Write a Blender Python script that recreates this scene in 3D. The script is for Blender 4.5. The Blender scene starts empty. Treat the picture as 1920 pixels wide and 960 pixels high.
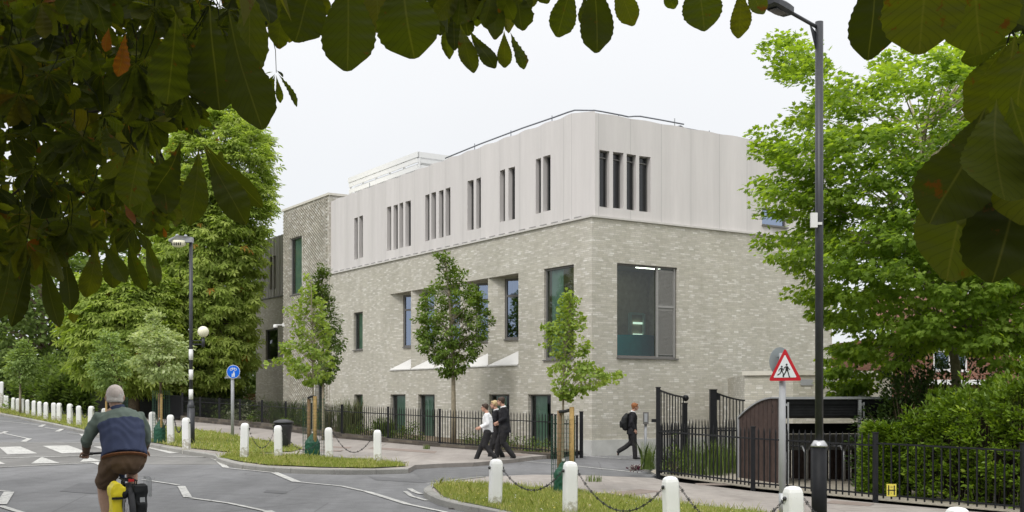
import bpy, bmesh, math, random
import numpy as np
from mathutils import Vector, Matrix, Quaternion
R = math.radians
F = 2099.0; EYE = 1.65; CX = 960.0; HY = 740.0      # focal length in photo pixels, eye height, optical centre
TILT = -0.027
scene = bpy.context.scene
COL = scene.collection
rng = np.random.default_rng(7)
random.seed(7)

def P(px, py, Y):
    return Vector(((px - CX) / F * Y, Y, EYE + (HY - py) / F * Y))
def G(px, py, h=0.0):
    """point where the view ray meets the (gently tilted) ground raised by h"""
    k = (py - HY) / F; u = (px - CX) / F
    den = max(k + TILT * u, 0.0035)
    Y = (EYE - h) / den
    x = u * Y
    return Vector((x, Y, TILT * x + h))
def gz(x, h=0.0): return TILT * x + h

# ------------------------------------------------------------------ objects
def tag(o, label=None, cat=None, group=None, kind=None):
    if label: o['label'] = label
    if cat: o['category'] = cat
    if group: o['group'] = group
    if kind: o['kind'] = kind
    return o
def empty(name, loc, rz=0.0):
    o = bpy.data.objects.new(name, None); COL.objects.link(o)
    o.location = Vector(loc); o.rotation_euler = (0, 0, rz); o.empty_display_size = .2
    return o
def attach(o, parent):
    """parent with no displacement: o's mesh is given in world coordinates (roots unrotated, parts at identity)"""
    if parent is None: return
    o.parent = parent
    r = parent
    while r.parent: r = r.parent
    if parent.parent is None:
        o.matrix_parent_inverse = Matrix.Translation(-parent.location) if not getattr(parent, 'data', None) else Matrix.Identity(4)
def link(name, me, m, parent=None, local=False):
    o = bpy.data.objects.new(name, me); COL.objects.link(o)
    if m is not None:
        for mm in (m if isinstance(m, (list, tuple)) else [m]): me.materials.append(mm)
    if parent is not None:
        if local: o.parent = parent
        else: attach(o, parent)
    return o

class MB:
    """collects shapes into one mesh"""
    def __init__(s): s.v = []; s.f = []; s.mi = []; s.uv = []; s.cur = 0; s.sm = []
    def add(s, vs, fs, uvs=None, smooth=False):
        b = len(s.v); s.v += [tuple(x) for x in vs]
        for i, f in enumerate(fs):
            s.f.append(tuple(b + j for j in f)); s.mi.append(s.cur); s.sm.append(smooth)
            s.uv.append(uvs[i] if uvs else None)
    def box(s, c, size, ax=None):
        hx, hy, hz = size[0] / 2, size[1] / 2, size[2] / 2
        X, Y, Z = ax if ax else (Vector((1, 0, 0)), Vector((0, 1, 0)), Vector((0, 0, 1)))
        c = Vector(c)
        vs = [c + X * (hx * a) + Y * (hy * b) + Z * (hz * d) for d in (-1, 1) for b in (-1, 1) for a in (-1, 1)]
        s.add(vs, [(0, 2, 3, 1), (4, 5, 7, 6), (0, 1, 5, 4), (1, 3, 7, 5), (3, 2, 6, 7), (2, 0, 4, 6)])
    def bar(s, a, b, w, h=None, up=(0, 0, 1)):
        a = Vector(a); b = Vector(b); h = h or w
        Y = (b - a); L = Y.length
        if L < 1e-6: return
        Y.normalize(); U = Vector(up)
        if abs(Y.dot(U)) > .98: U = Vector((0, 1, 0)) if abs(Y.y) < .9 else Vector((1, 0, 0))
        X = Y.cross(U).normalized(); Z = X.cross(Y)
        s.box((a + b) / 2, (w, L, h), (X, Y, Z))
    def tube(s, path, rad, n=8, cap=True, side=None, closed=False):
        """rad: number, list of numbers or list of (rx, ry)"""
        path = [Vector(p) for p in path]; m = len(path)
        if not isinstance(rad, (list, tuple)): rad = [rad] * m
        vs = []; prev = Vector(side) if side is not None else None
        for i in range(m):
            if closed: t = path[(i + 1) % m] - path[i - 1]
            else: t = path[min(i + 1, m - 1)] - path[max(i - 1, 0)]
            t.normalize()
            if prev is None:
                prev = Vector((1, 0, 0)) if abs(t.x) < .8 else Vector((0, 1, 0))
            X = (prev - t * prev.dot(t))
            if X.length < 1e-4: X = t.orthogonal()
            X.normalize(); Yv = t.cross(X)
            if side is None: prev = X
            rx, ry = rad[i] if isinstance(rad[i], (tuple, list)) else (rad[i], rad[i])
            for k in range(n):
                a = 2 * math.pi * k / n
                vs.append(path[i] + X * (rx * math.cos(a)) + Yv * (ry * math.sin(a)))
        fs = []
        for i in range(m if closed else m - 1):
            j = (i + 1) % m
            for k in range(n):
                k2 = (k + 1) % n
                fs.append((i * n + k, i * n + k2, j * n + k2, j * n + k))
        s.add(vs, fs, smooth=True)
        if cap and not closed:
            b = len(s.v) - len(vs)
            s.f.append(tuple(b + k for k in reversed(range(n)))); s.mi.append(s.cur); s.uv.append(None); s.sm.append(False)
            s.f.append(tuple(b + (m - 1) * n + k for k in range(n))); s.mi.append(s.cur); s.uv.append(None); s.sm.append(False)
    def limb(s, path, rad, n=12, side=None):
        """tube with rounded ends"""
        path = [Vector(p) for p in path]; rad = list(rad)
        def sc(r, q): return (r[0] * q, r[1] * q) if isinstance(r, (tuple, list)) else r * q
        def mn(r): return min(r) if isinstance(r, (tuple, list)) else r
        t0 = (path[0] - path[1]).normalized(); t1 = (path[-1] - path[-2]).normalized()
        a = []; ra = []
        for q in (.96, .75, .4): 
            a.append(path[0] + t0 * mn(rad[0]) * q); ra.append(sc(rad[0], math.sqrt(1 - q * q)))
        b = []; rb = []
        for q in (.4, .75, .96):
            b.append(path[-1] + t1 * mn(rad[-1]) * q); rb.append(sc(rad[-1], math.sqrt(1 - q * q)))
        s.tube(a + path + b, ra + rad + rb, n, True, side)
    def ball(s, c, r, n=12, m=8, ax=None):
        c = Vector(c); rx, ry, rz = r if isinstance(r, (tuple, list)) else (r, r, r)
        X, Y, Z = ax if ax else (Vector((1, 0, 0)), Vector((0, 1, 0)), Vector((0, 0, 1)))
        vs = [c - Z * rz]
        for i in range(1, m):
            ph = -math.pi / 2 + math.pi * i / m
            for k in range(n):
                a = 2 * math.pi * k / n
                vs.append(c + X * (rx * math.cos(ph) * math.cos(a)) + Y * (ry * math.cos(ph) * math.sin(a)) + Z * (rz * math.sin(ph)))
        vs.append(c + Z * rz); fs = []
        for k in range(n): fs.append((0, 1 + (k + 1) % n, 1 + k))
        for i in range(m - 2):
            for k in range(n):
                k2 = (k + 1) % n; a = 1 + i * n
                fs.append((a + k, a + k2, a + n + k2, a + n + k))
        L = len(vs) - 1; a = 1 + (m - 2) * n
        for k in range(n): fs.append((a + k, a + (k + 1) % n, L))
        s.add(vs, fs, smooth=True)
    def lathe(s, c, prof, n=20, sq=0.0):
        """prof: (r, z) from bottom to top about the vertical through c"""
        c = Vector(c); vs = []
        for r, z in prof:
            for k in range(n):
                a = 2 * math.pi * k / n
                q = 1.0
                if sq: q = 1.0 / (abs(math.cos(a)) ** (2 + sq) + abs(math.sin(a)) ** (2 + sq)) ** (1 / (2 + sq))
                vs.append(c + Vector((r * q * math.cos(a), r * q * math.sin(a), z)))
        fs = []
        for i in range(len(prof) - 1):
            for k in range(n):
                k2 = (k + 1) % n
                fs.append((i * n + k, i * n + k2, (i + 1) * n + k2, (i + 1) * n + k))
        fs.append(tuple(reversed(range(n)))); fs.append(tuple((len(prof) - 1) * n + k for k in range(n)))
        s.add(vs, fs, smooth=n > 10)
    def prism(s, poly, vec):
        poly = [Vector(p) for p in poly]; vec = Vector(vec); n = len(poly)
        s.add(poly + [p + vec for p in poly], [tuple(reversed(range(n))), tuple(range(n, 2 * n))] + [(i, (i + 1) % n, n + (i + 1) % n, n + i) for i in range(n)])
    def sheet(s, poly): s.add(poly, [tuple(range(len(poly)))])
    def mesh(s, name):
        me = bpy.data.meshes.new(name); me.from_pydata(s.v, [], s.f)
        if any(s.mi): me.polygons.foreach_set('material_index', s.mi)
        if any(s.sm): me.polygons.foreach_set('use_smooth', s.sm)
        if any(u is not None for u in s.uv):
            L = me.uv_layers.new(name='UVMap'); d = np.zeros((len(me.loops), 2), dtype=np.float32); i = 0
            for f, u in zip(s.f, s.uv):
                if u is not None: d[i:i + len(f)] = u
                i += len(f)
            L.data.foreach_set('uv', d.ravel())
        me.validate(); me.update(); return me
    def build(s, name, m, parent=None, local=False):
        return link(name, s.mesh(name), m, parent, local)

def tag_thing(o, label, cat, group=None): return tag(o, label, cat, group)
def copy_tree(o, parent=None):
    c = o.copy(); COL.objects.link(c)
    if parent: c.parent = parent
    for ch in [x for x in bpy.data.objects if x.parent == o]: copy_tree(ch, c)
    return c

# ------------------------------------------------------------------ materials
class N:
    """terse node helper"""
    def __init__(s, name):
        s.m = bpy.data.materials.new(name); s.m.use_nodes = True; s.t = s.m.node_tree
        s.b = s.t.nodes['Principled BSDF']; s.out = s.t.nodes['Material Output']
    def n(s, ty, **kw):
        x = s.t.nodes.new(ty)
        for k, v in kw.items():
            if k.startswith('i_'):
                x.inputs[k[2:].replace('_', ' ')].default_value = v
            elif k.startswith('p'): pass
            else: setattr(x, k, v)
        return x
    def l(s, a, b): s.t.links.new(a, b)
    def math(s, op, a, b=None, c=None):
        x = s.t.nodes.new('ShaderNodeMath'); x.operation = op
        for i, v in enumerate((a, b, c)):
            if v is None: continue
            if isinstance(v, (int, float)): x.inputs[i].default_value = v
            else: s.l(v, x.inputs[i])
        return x.outputs[0]
    def ramp(s, fac, stops, interp='LINEAR'):
        x = s.t.nodes.new('ShaderNodeValToRGB'); cr = x.color_ramp; cr.interpolation = interp
        while len(cr.elements) < len(stops): cr.elements.new(.5)
        for e, (p, c) in zip(cr.elements, stops):
            e.position = p; e.color = (*c, 1) if len(c) == 3 else c
        s.l(fac, x.inputs[0]); return x.outputs[0]
    def noise(s, scale, detail=3, rough=.6, vec=None, dist=0):
        x = s.t.nodes.new('ShaderNodeTexNoise'); x.inputs['Scale'].default_value = scale; x.inputs['Detail'].default_value = detail
        x.inputs['Roughness'].default_value = rough; x.inputs['Distortion'].default_value = dist
        s.l(vec if vec is not None else s.geo(), x.inputs['Vector']); return x.outputs['Fac']
    def geo(s):
        if not hasattr(s, '_g'): s._g = s.t.nodes.new('ShaderNodeTexCoord').outputs['Object']
        return s._g
    def uvc(s):
        x = s.t.nodes.new('ShaderNodeUVMap'); return x.outputs[0]
    def mix(s, fac, a, b, mode='MIX'):
        x = s.t.nodes.new('ShaderNodeMix'); x.data_type = 'RGBA'; x.blend_type = mode
        for i, v in ((0, fac), (6, a), (7, b)):
            if isinstance(v, (int, float)): x.inputs[i].default_value = v
            elif isinstance(v, tuple): x.inputs[i].default_value = (*v, 1)
            else: s.l(v, x.inputs[i])
        return x.outputs[2]
    def col(s, c):
        if isinstance(c, tuple): s.b.inputs['Base Color'].default_value = (*c, 1)
        else: s.l(c, s.b.inputs['Base Color'])
    def bump(s, h, strength=.3, dist=.01):
        x = s.t.nodes.new('ShaderNodeBump'); x.inputs['Strength'].default_value = strength; x.inputs['Distance'].default_value = dist
        s.l(h, x.inputs['Height']); s.l(x.outputs[0], s.b.inputs['Normal'])
    def fin(s, rough=.8, spec=.3, metal=0.0):
        if isinstance(rough, (int, float)): s.b.inputs['Roughness'].default_value = rough
        else: s.l(rough, s.b.inputs['Roughness'])
        s.b.inputs['Specular IOR Level'].default_value = spec; s.b.inputs['Metallic'].default_value = metal
        return s.m
M = {}
def simple(key, col, rough=.7, spec=.3, metal=0, ns=6, amt=.18, dirt=None, dscale=2.5, dth=.62, bump=0):
    """plain material with fine tone variation and optional patches of wear"""
    n = N(key)
    f = n.noise(ns, 4)
    lo = tuple(c * (1 - amt) for c in col); hi = tuple(min(1, c * (1 + amt)) for c in col)
    c = n.ramp(f, [(.3, lo), (.7, hi)])
    if dirt is not None:
        d = n.noise(dscale, 5, .7)
        c = n.mix(n.ramp(d, [(dth, (0, 0, 0)), (dth + .05, (1, 1, 1))]), c, dirt)
    n.col(c)
    if bump: n.bump(n.noise(ns * 4, 3), bump)
    M[key] = n.fin(rough, spec, metal); return M[key]

def brick_mat(key, cols, mortar, bw=.235, bh=.062, mo=.009, mottle=.10):
    n = N(key); uv = n.uvc(); sx = n.t.nodes.new('ShaderNodeSeparateXYZ'); n.l(uv, sx.inputs[0])
    u, v = sx.outputs[0], sx.outputs[1]
    row = n.math('FLOOR', n.math('DIVIDE', v, bh))
    wr = n.t.nodes.new('ShaderNodeTexWhiteNoise'); wr.noise_dimensions = '1D'; n.l(row, wr.inputs['W'])
    off = n.math('MULTIPLY', n.math('ROUND', n.math('MULTIPLY', wr.outputs['Value'], 3)), bw * .25)
    uu = n.math('DIVIDE', n.math('ADD', n.math('ADD', u, 50), off), bw)
    colu = n.math('FLOOR', uu)
    cb = n.t.nodes.new('ShaderNodeCombineXYZ'); n.l(colu, cb.inputs[0]); n.l(row, cb.inputs[1])
    wn = n.t.nodes.new('ShaderNodeTexWhiteNoise'); wn.noise_dimensions = '2D'; n.l(cb.outputs[0], wn.inputs['Vector'])
    c = n.ramp(wn.outputs['Value'], cols, 'CONSTANT')
    # clustering of pale bricks, soft mottling
    big = n.noise(.9, 4, .65)
    fine = n.noise(38, 3, .6)
    c = n.mix(1.0, c, n.ramp(big, [(.3, (1 - mottle,) * 3), (.7, (1 + mottle * .6,) * 3)]), 'MULTIPLY')
    c = n.mix(1.0, c, n.ramp(fine, [(.25, (.84,) * 3), (.75, (1.12,) * 3)]), 'MULTIPLY')
    mpw = n.t.nodes.new('ShaderNodeMapping'); mpw.inputs['Scale'].default_value = (1.4, 1.4, .16); n.l(n.geo(), mpw.inputs[0])
    c = n.mix(1.0, c, n.ramp(n.noise(1.5, 5, .7, mpw.outputs[0]), [(.34, (.93, .925, .90)), (.6, (1.04, 1.04, 1.04))]), 'MULTIPLY')
    fu = n.math('FRACT', uu); fv = n.math('FRACT', n.math('DIVIDE', v, bh))
    m1 = n.math('LESS_THAN', fu, mo / bw); m2 = n.math('LESS_THAN', fv, mo / bh)
    mm = n.math('MAXIMUM', m1, m2)
    c = n.mix(mm, c, mortar); n.col(c)
    n.bump(n.math('SUBTRACT', n.math('MULTIPLY', fine, .4), mm), .35, .008)
    M[key] = n.fin(.9, .15); return M[key]

brick_mat('brick', [(0, (.475, .455, .39)), (.12, (.515, .495, .425)), (.30, (.545, .52, .45)), (.50, (.50, .475, .41)), (.66, (.535, .51, .45)), (.76, (.59, .565, .505)), (.87, (.635, .61, .555)), (.965, (.69, .67, .62))], (.42, .40, .355), bw=.205, bh=.058, mo=.0095)
brick_mat('brick_shaded', [(0, (.38, .35, .29)), (.3, (.43, .40, .335)), (.6, (.40, .37, .31)), (.85, (.49, .455, .395))], (.39, .365, .315))
brick_mat('brick_tower', [(0, (.46, .43, .37)), (.3, (.56, .53, .465)), (.6, (.49, .47, .41)), (.85, (.66, .64, .59))], (.36, .345, .305), bw=.235, bh=.075, mo=.008)
brick_mat('brick_red', [(0, (.20, .085, .06)), (.3, (.26, .11, .075)), (.6, (.22, .095, .065)), (.85, (.30, .15, .10))], (.28, .24, .2))
brick_mat('brick_dark', [(0, (.10, .085, .07)), (.3, (.13, .11, .09)), (.6, (.08, .07, .06)), (.85, (.16, .14, .11))], (.12, .11, .1))

def cladding(key, base, seam):
    n = N(key); uv = n.uvc(); sx = n.t.nodes.new('ShaderNodeSeparateXYZ'); n.l(uv, sx.inputs[0]); u = sx.outputs[0]
    def stripe(w):
        wn = n.t.nodes.new('ShaderNodeTexWhiteNoise'); wn.noise_dimensions = '1D'
        n.l(n.math('FLOOR', n.math('DIVIDE', n.math('ADD', u, 40), w)), wn.inputs['W']); return wn.outputs['Value']
    c = n.ramp(stripe(1.22), [(0, tuple(x * .965 for x in base)), (1, tuple(x * 1.03 for x in base))])
    c = n.mix(1.0, c, n.ramp(stripe(.203), [(0, (.98, .98, .98)), (1, (1.018, 1.018, 1.018))]), 'MULTIPLY')
    mp = n.t.nodes.new('ShaderNodeMapping'); mp.inputs['Scale'].default_value = (1, 1, .12); n.l(n.geo(), mp.inputs[0])
    c = n.mix(1.0, c, n.ramp(n.noise(5, 5, .7, mp.outputs[0]), [(.3, (.955,) * 3), (.72, (1.035,) * 3)]), 'MULTIPLY')
    fr = n.math('FRACT', n.math('DIVIDE', n.math('ADD', u, 40), 1.22))
    c = n.mix(n.math('LESS_THAN', fr, .016), c, seam)
    fr2 = n.math('FRACT', n.math('DIVIDE', n.math('ADD', u, 40), .203))
    n.bump(n.math('LESS_THAN', fr2, .08), .25, .006)
    n.col(c); M[key] = n.fin(.62, .3, 0.0); return M[key]
cladding('cladding', (.645, .615, .60), (.48, .46, .45))
cladding('cladding_shaded', (.36, .335, .31), (.18, .17, .16))

def ground_mat(key, c1, c2, agg, dirt=None, crack=True, stain=.5, rough=.9):
    n = N(key)
    big = n.noise(.35, 5, .65); mid = n.noise(3.2, 4, .6); fine = n.noise(70, 2, .8)
    c = n.ramp(big, [(.32, c1), (.68, c2)])
    c = n.mix(1.0, c, n.ramp(mid, [(.3, (.88,) * 3), (.7, (1.1,) * 3)]), 'MULTIPLY')
    c = n.mix(1.0, c, n.ramp(fine, [(.3, (1 - agg,) * 3), (.7, (1 + agg,) * 3)]), 'MULTIPLY')
    if crack:
        vo = n.t.nodes.new('ShaderNodeTexVoronoi'); vo.feature = 'DISTANCE_TO_EDGE'; vo.inputs['Scale'].default_value = .45
        mp = n.t.nodes.new('ShaderNodeMapping'); n.l(n.geo(), mp.inputs[0])
        ad = n.mix(.12, n.geo(), n.t.nodes.new('ShaderNodeTexNoise').outputs['Color'])
        n.l(ad, vo.inputs['Vector'])
        c = n.mix(n.ramp(vo.outputs['Distance'], [(0, (.55,) * 3), (.006, (0, 0, 0))]), c, tuple(x * .55 for x in c1))
        mp2 = n.t.nodes.new('ShaderNodeMapping'); mp2.inputs['Rotation'].default_value = (0, 0, .5); mp2.inputs['Scale'].default_value = (.9, .09, 1); n.l(n.geo(), mp2.inputs[0])
        c = n.mix(1.0, c, n.ramp(n.noise(1.6, 4, .6, mp2.outputs[0]), [(.35, (.86,) * 3), (.65, (1.1,) * 3)]), 'MULTIPLY')
    if dirt:
        c = n.mix(n.ramp(n.noise(1.3, 6, .75), [(.60, (0, 0, 0)), (.72, (stain,) * 3)]), c, dirt)
    n.col(c); n.bump(fine, .3, .006); M[key] = n.fin(rough, .25); return M[key]
ground_mat('asphalt', (.16, .16, .163), (.195, .195, .199), .2, dirt=(.20, .195, .19))
ground_mat('table_asphalt', (.17, .166, .16), (.21, .205, .197), .16, dirt=(.13, .13, .13))
ground_mat('entrance_asphalt', (.145, .145, .148), (.175, .175, .18), .14, dirt=(.12, .12, .12))
ground_mat('pavement', (.285, .257, .235), (.34, .31, .285), .12, dirt=(.22, .19, .165))
ground_mat('patch', (.23, .19, .165), (.26, .21, .185), .12, crack=False)
ground_mat('soil', (.11, .085, .06), (.17, .135, .09), .3, crack=False, dirt=(.08, .10, .03))
ground_mat('gravel', (.30, .27, .22), (.38, .34, .28), .3, crack=False, dirt=(.14, .16, .06))
ground_mat('turf', (.12, .15, .035), (.18, .20, .055), .25, crack=False, dirt=(.24, .20, .11), stain=.6)
ground_mat('earth', (.07, .09, .03), (.10, .12, .04), .2, crack=False)
ground_mat('road_patch', (.125, .125, .128), (.15, .15, .154), .2, crack=False)
simple('drain_iron', (.06, .055, .05), .8, ns=20, amt=.3)
# kerb stones
n = N('kerb'); c = n.ramp(n.noise(.8, 4), [(.3, (.24, .235, .22)), (.7, (.36, .35, .325))])
c = n.mix(1.0, c, n.ramp(n.noise(60, 2, .8), [(.3, (.8,) * 3), (.7, (1.15,) * 3)]), 'MULTIPLY')
c = n.mix(n.ramp(n.noise(2.2, 5, .7), [(.58, (0, 0, 0)), (.68, (.7,) * 3)]), c, (.13, .12, .085))
n.col(c); M['kerb'] = n.fin(.9, .2)
# road paint, worn through in flecks
n = N('paint'); c = n.ramp(n.noise(9, 6, .8), [(.38, (.22, .22, .22)), (.47, (.52, .515, .49)), (.8, (.63, .62, .59))])
c = n.mix(1.0, c, n.ramp(n.noise(.8, 4), [(.3, (.82,) * 3), (.7, (1.06,) * 3)]), 'MULTIPLY'); n.col(c); M['paint'] = n.fin(.8, .2)
n = N('paint_worn'); c = n.ramp(n.noise(14, 6, .8), [(.36, (.2, .2, .195)), (.52, (.50, .495, .47)), (.85, (.62, .61, .58))]); n.col(c); M['paint_worn'] = n.fin(.85, .2)

simple('render_band', (.60, .58, .55), .75, amt=.06)
simple('concrete', (.52, .52, .50), .85, ns=3, amt=.08, dirt=(.42, .42, .40))
simple('coping', (.66, .63, .56), .8, amt=.06)
simple('white_sill', (.66, .65, .63), .7, amt=.04)
simple('frame_grey', (.16, .155, .15), .5, amt=.06)
simple('frame_light', (.30, .295, .285), .5, amt=.06)
simple('vent_panel', (.25, .245, .235), .6, amt=.04)
simple('louvre', (.80, .80, .79), .5, amt=.03)
simple('black_metal', (.012, .0125, .015), .5, .3, amt=.3, ns=20)
simple('post_black', (.035, .037, .044), .45, .5, amt=.25, dirt=(.30, .31, .33), dscale=7, dth=.72)
simple('post_black_sticker', (.012, .0125, .015), .55, .2, amt=.25, dirt=(.5, .5, .48), dscale=9, dth=.71)
simple('silver', (.45, .45, .46), .35, .5, metal=.8, amt=.1)
simple('galv', (.42, .43, .44), .5, .5, metal=.5, amt=.12)
simple('grey_post', (.36, .37, .39), .5, .4, amt=.07)
simple('white_paint', (.82, .82, .81), .55, .4, ns=3, amt=.04, dirt=(.55, .53, .46), dscale=4.5, dth=.60)
simple('chain', (.02, .02, .022), .45, .6, amt=.3)
simple('rail_pipe', (.20, .21, .24), .5, .5, metal=.4, amt=.1)
simple('sign_back', (.25, .28, .29), .6, .4, amt=.06)
simple('sign_red', (.50, .01, .02), .4, .4, amt=.04)
simple('sign_white', (.74, .77, .80), .4, .4, amt=.02)
simple('sign_blue', (.0, .13, .72), .4, .4, amt=.03)
simple('sign_black', (.015, .015, .015), .5, .3, amt=.1)
simple('yellow_plate', (.72, .62, .10), .45, .4, amt=.06)
simple('cctv_white', (.75, .75, .74), .4, .4, amt=.02)
simple('dark_glass', (.012, .014, .016), .06, .6, amt=.1)
simple('stake_wood', (.40, .27, .11), .85, .15, ns=14, amt=.25)
simple('stake_wood_dark', (.26, .175, .10), .85, .15, ns=14, amt=.25)
simple('rubber', (.03, .03, .03), .6, .3)
simple('bag_green', (.015, .085, .05), .5, .4, ns=8, amt=.4)
simple('guard_green', (.02, .07, .04), .5, .4)
simple('board_brown', (.062, .040, .034), .55, .35, ns=9, amt=.3)
simple('board_gap', (.015, .009, .008), .8)
simple('shelter_dark', (.014, .015, .016), .55, .25, amt=.3)
simple('timber_fence', (.19, .105, .055), .85, .15, ns=5, amt=.3)
simple('roof_felt', (.16, .16, .16), .9)
simple('roof_tile', (.17, .08, .06), .85, ns=9, amt=.3)
simple('white_upvc', (.78, .78, .78), .4)
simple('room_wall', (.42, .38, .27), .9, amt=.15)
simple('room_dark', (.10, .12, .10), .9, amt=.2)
simple('room_ceiling', (.45, .45, .40), .9, amt=.1)
simple('curtain_green', (.42, .56, .48), .8, ns=3, amt=.12)
simple('teal', (.01, .30, .34), .8, amt=.08)
simple('globe', (.85, .82, .62), .35, .5, amt=.02)
simple('bark', (.15, .115, .08), .9, .15, ns=12, amt=.35)
simple('bark_pale', (.30, .26, .19), .9, .15, ns=14, amt=.25)
simple('bark_dark', (.035, .028, .02), .9, .1, ns=12, amt=.35)
simple('bin_plastic', (.03, .031, .034), .45, .4, amt=.15)
# bollard paint: chipped, with grime splashed up from the ground
n = N('white_paint'); sx = n.t.nodes.new('ShaderNodeSeparateXYZ'); n.l(n.geo(), sx.inputs[0])
gm_ = n.math('MULTIPLY', n.noise(14, 5, .7), n.ramp(sx.outputs[2], [(0, (1,) * 3), (.12, (.85,) * 3), (.30, (.45,) * 3), (.7, (.36,) * 3)]))
c = n.mix(n.ramp(gm_, [(.36, (0, 0, 0)), (.50, (.75,) * 3)]), n.ramp(n.noise(3, 3), [(.3, (.78, .78, .77)), (.7, (.84, .84, .83))]), (.34, .31, .22))
c = n.mix(n.ramp(n.noise(26, 4, .7), [(.70, (0, 0, 0)), (.72, (1,) * 3)]), c, (.30, .27, .22)); n.col(c); M['white_paint'] = n.fin(.6, .3)
# glass
def glass(key, tint, rough=.02, boost=1.0, gcol=(.85, .9, .95)):
    n = N(key); t = n.t
    t.nodes.remove(n.b)
    tr = t.nodes.new('ShaderNodeBsdfTransparent'); tr.inputs[0].default_value = (*tint, 1)
    gl = t.nodes.new('ShaderNodeBsdfGlossy'); gl.inputs['Roughness'].default_value = rough
    gl.inputs[0].default_value = (*gcol, 1)
    fr = t.nodes.new('ShaderNodeFresnel'); fr.inputs[0].default_value = 1.52
    f2 = n.math('MINIMUM', n.math('MULTIPLY', fr.outputs[0], boost), .9)
    wob = t.nodes.new('ShaderNodeBump'); wob.inputs['Strength'].default_value = .03; wob.inputs['Distance'].default_value = .02
    n.l(n.noise(1.2, 2), wob.inputs['Height']); n.l(wob.outputs[0], gl.inputs['Normal'])
    mx = t.nodes.new('ShaderNodeMixShader'); n.l(f2, mx.inputs[0]); n.l(tr.outputs[0], mx.inputs[1]); n.l(gl.outputs[0], mx.inputs[2])
    n.l(mx.outputs[0], n.out.inputs[0]); M[key] = n.m
glass('glass', (.74, .86, .79), boost=1.3)
glass('glass_blue', (.35, .45, .42), .01, 9.0, (.62, .74, .98))

def leaf_mat(key, cols, trans=.35, tcol=None, rough=.55, spec=.15, spots=None, vein=False):
    """cols: ramp stops over the per-leaf random tint"""
    n = N(key); at = n.t.nodes.new('ShaderNodeAttribute'); at.attribute_name = 'tint'
    c = n.ramp(at.outputs['Fac'], cols)
    if vein:
        uv = n.uvc(); sx = n.t.nodes.new('ShaderNodeSeparateXYZ'); n.l(uv, sx.inputs[0])
        au = n.math('ABSOLUTE', n.math('SUBTRACT', sx.outputs[0], .5))
        st = n.math('FRACT', n.math('MULTIPLY', n.math('SUBTRACT', sx.outputs[1], n.math('MULTIPLY', au, .45)), 15))
        st = n.math('ABSOLUTE', n.math('SUBTRACT', st, .5))
        c = n.mix(n.ramp(st, [(0, (.42,) * 3), (.11, (0, 0, 0))]), c, (.022, .026, .008))
        c = n.mix(n.ramp(au, [(.0, (.55,) * 3), (.022, (0, 0, 0))]), c, (.11, .11, .035))
    if spots:
        c = n.mix(n.ramp(n.noise(spots, 5, .7), [(.63, (0, 0, 0)), (.68, (1, 1, 1))]), c, (.085, .035, .008))
    n.col(c); n.fin(rough, spec)
    tl = n.t.nodes.new('ShaderNodeBsdfTranslucent')
    if tcol: n.l(n.mix(1.0, c, tcol, 'MULTIPLY'), tl.inputs[0])
    else: n.l(c, tl.inputs[0])
    mx = n.t.nodes.new('ShaderNodeMixShader'); mx.inputs[0].default_value = trans
    n.l(n.b.outputs[0], mx.inputs[1]); n.l(tl.outputs[0], mx.inputs[2]); n.l(mx.outputs[0], n.out.inputs[0])
    M[key] = n.m
YG = (2.0, 1.9, .55)
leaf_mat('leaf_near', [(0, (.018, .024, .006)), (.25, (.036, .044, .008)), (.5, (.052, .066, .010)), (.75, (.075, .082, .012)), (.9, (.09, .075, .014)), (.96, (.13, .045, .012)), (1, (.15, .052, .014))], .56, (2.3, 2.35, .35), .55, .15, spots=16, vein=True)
leaf_mat('leaf_maple', [(0, (.135, .21, .035)), (.5, (.20, .305, .05)), (1, (.32, .43, .10))], .55, (1.75, 1.7, .45), .5)
leaf_mat('leaf_ginkgo', [(0, (.17, .26, .05)), (.5, (.26, .36, .08)), (1, (.37, .46, .13))], .4, (1.5, 1.4, .5))
leaf_mat('leaf_pear', [(0, (.08, .14, .025)), (.5, (.13, .205, .038)), (1, (.22, .30, .07))], .3, YG)
leaf_mat('leaf_dark', [(0, (.06, .10, .022)), (.5, (.09, .14, .033)), (1, (.13, .19, .05))], .3, YG)
leaf_mat('leaf_linden', [(0, (.30, .38, .16)), (.5, (.44, .52, .25)), (1, (.62, .68, .42))], .4, (1.2, 1.2, .7))
leaf_mat('leaf_soft', [(0, (.17, .25, .08)), (.5, (.26, .35, .12)), (1, (.36, .46, .18))], .35, (1.4, 1.4, .6))
leaf_mat('leaf_chestnut', [(0, (.21, .285, .06)), (.5, (.33, .41, .095)), (.97, (.46, .53, .15)), (1, (.4, .2, .04))], .45, (1.35, 1.45, .6))
leaf_mat('leaf_back', [(0, (.10, .15, .04)), (.5, (.155, .215, .06)), (1, (.23, .30, .09))], .4, (1.3, 1.4, .6))
leaf_mat('leaf_laurel', [(0, (.085, .145, .018)), (.5, (.145, .23, .028)), (.85, (.23, .34, .045)), (1, (.36, .46, .08))], .3, (1.7, 1.7, .35), .38, .35)
leaf_mat('leaf_holly', [(0, (.032, .06, .014)), (.6, (.05, .09, .02)), (1, (.08, .13, .03))], .2, YG, .4, .3)
leaf_mat('leaf_garden', [(0, (.07, .11, .035)), (.5, (.13, .19, .05)), (1, (.24, .30, .10))], .35, (1.4, 1.4, .6))
leaf_mat('leaf_reed', [(0, (.10, .14, .05)), (.6, (.20, .23, .09)), (1, (.36, .32, .16))], .3)
leaf_mat('leaf_purple', [(0, (.07, .02, .03)), (1, (.12, .03, .05))], .2)
leaf_mat('leaf_pale', [(0, (.20, .24, .12)), (.6, (.32, .36, .2)), (1, (.6, .6, .45))], .3)
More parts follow.
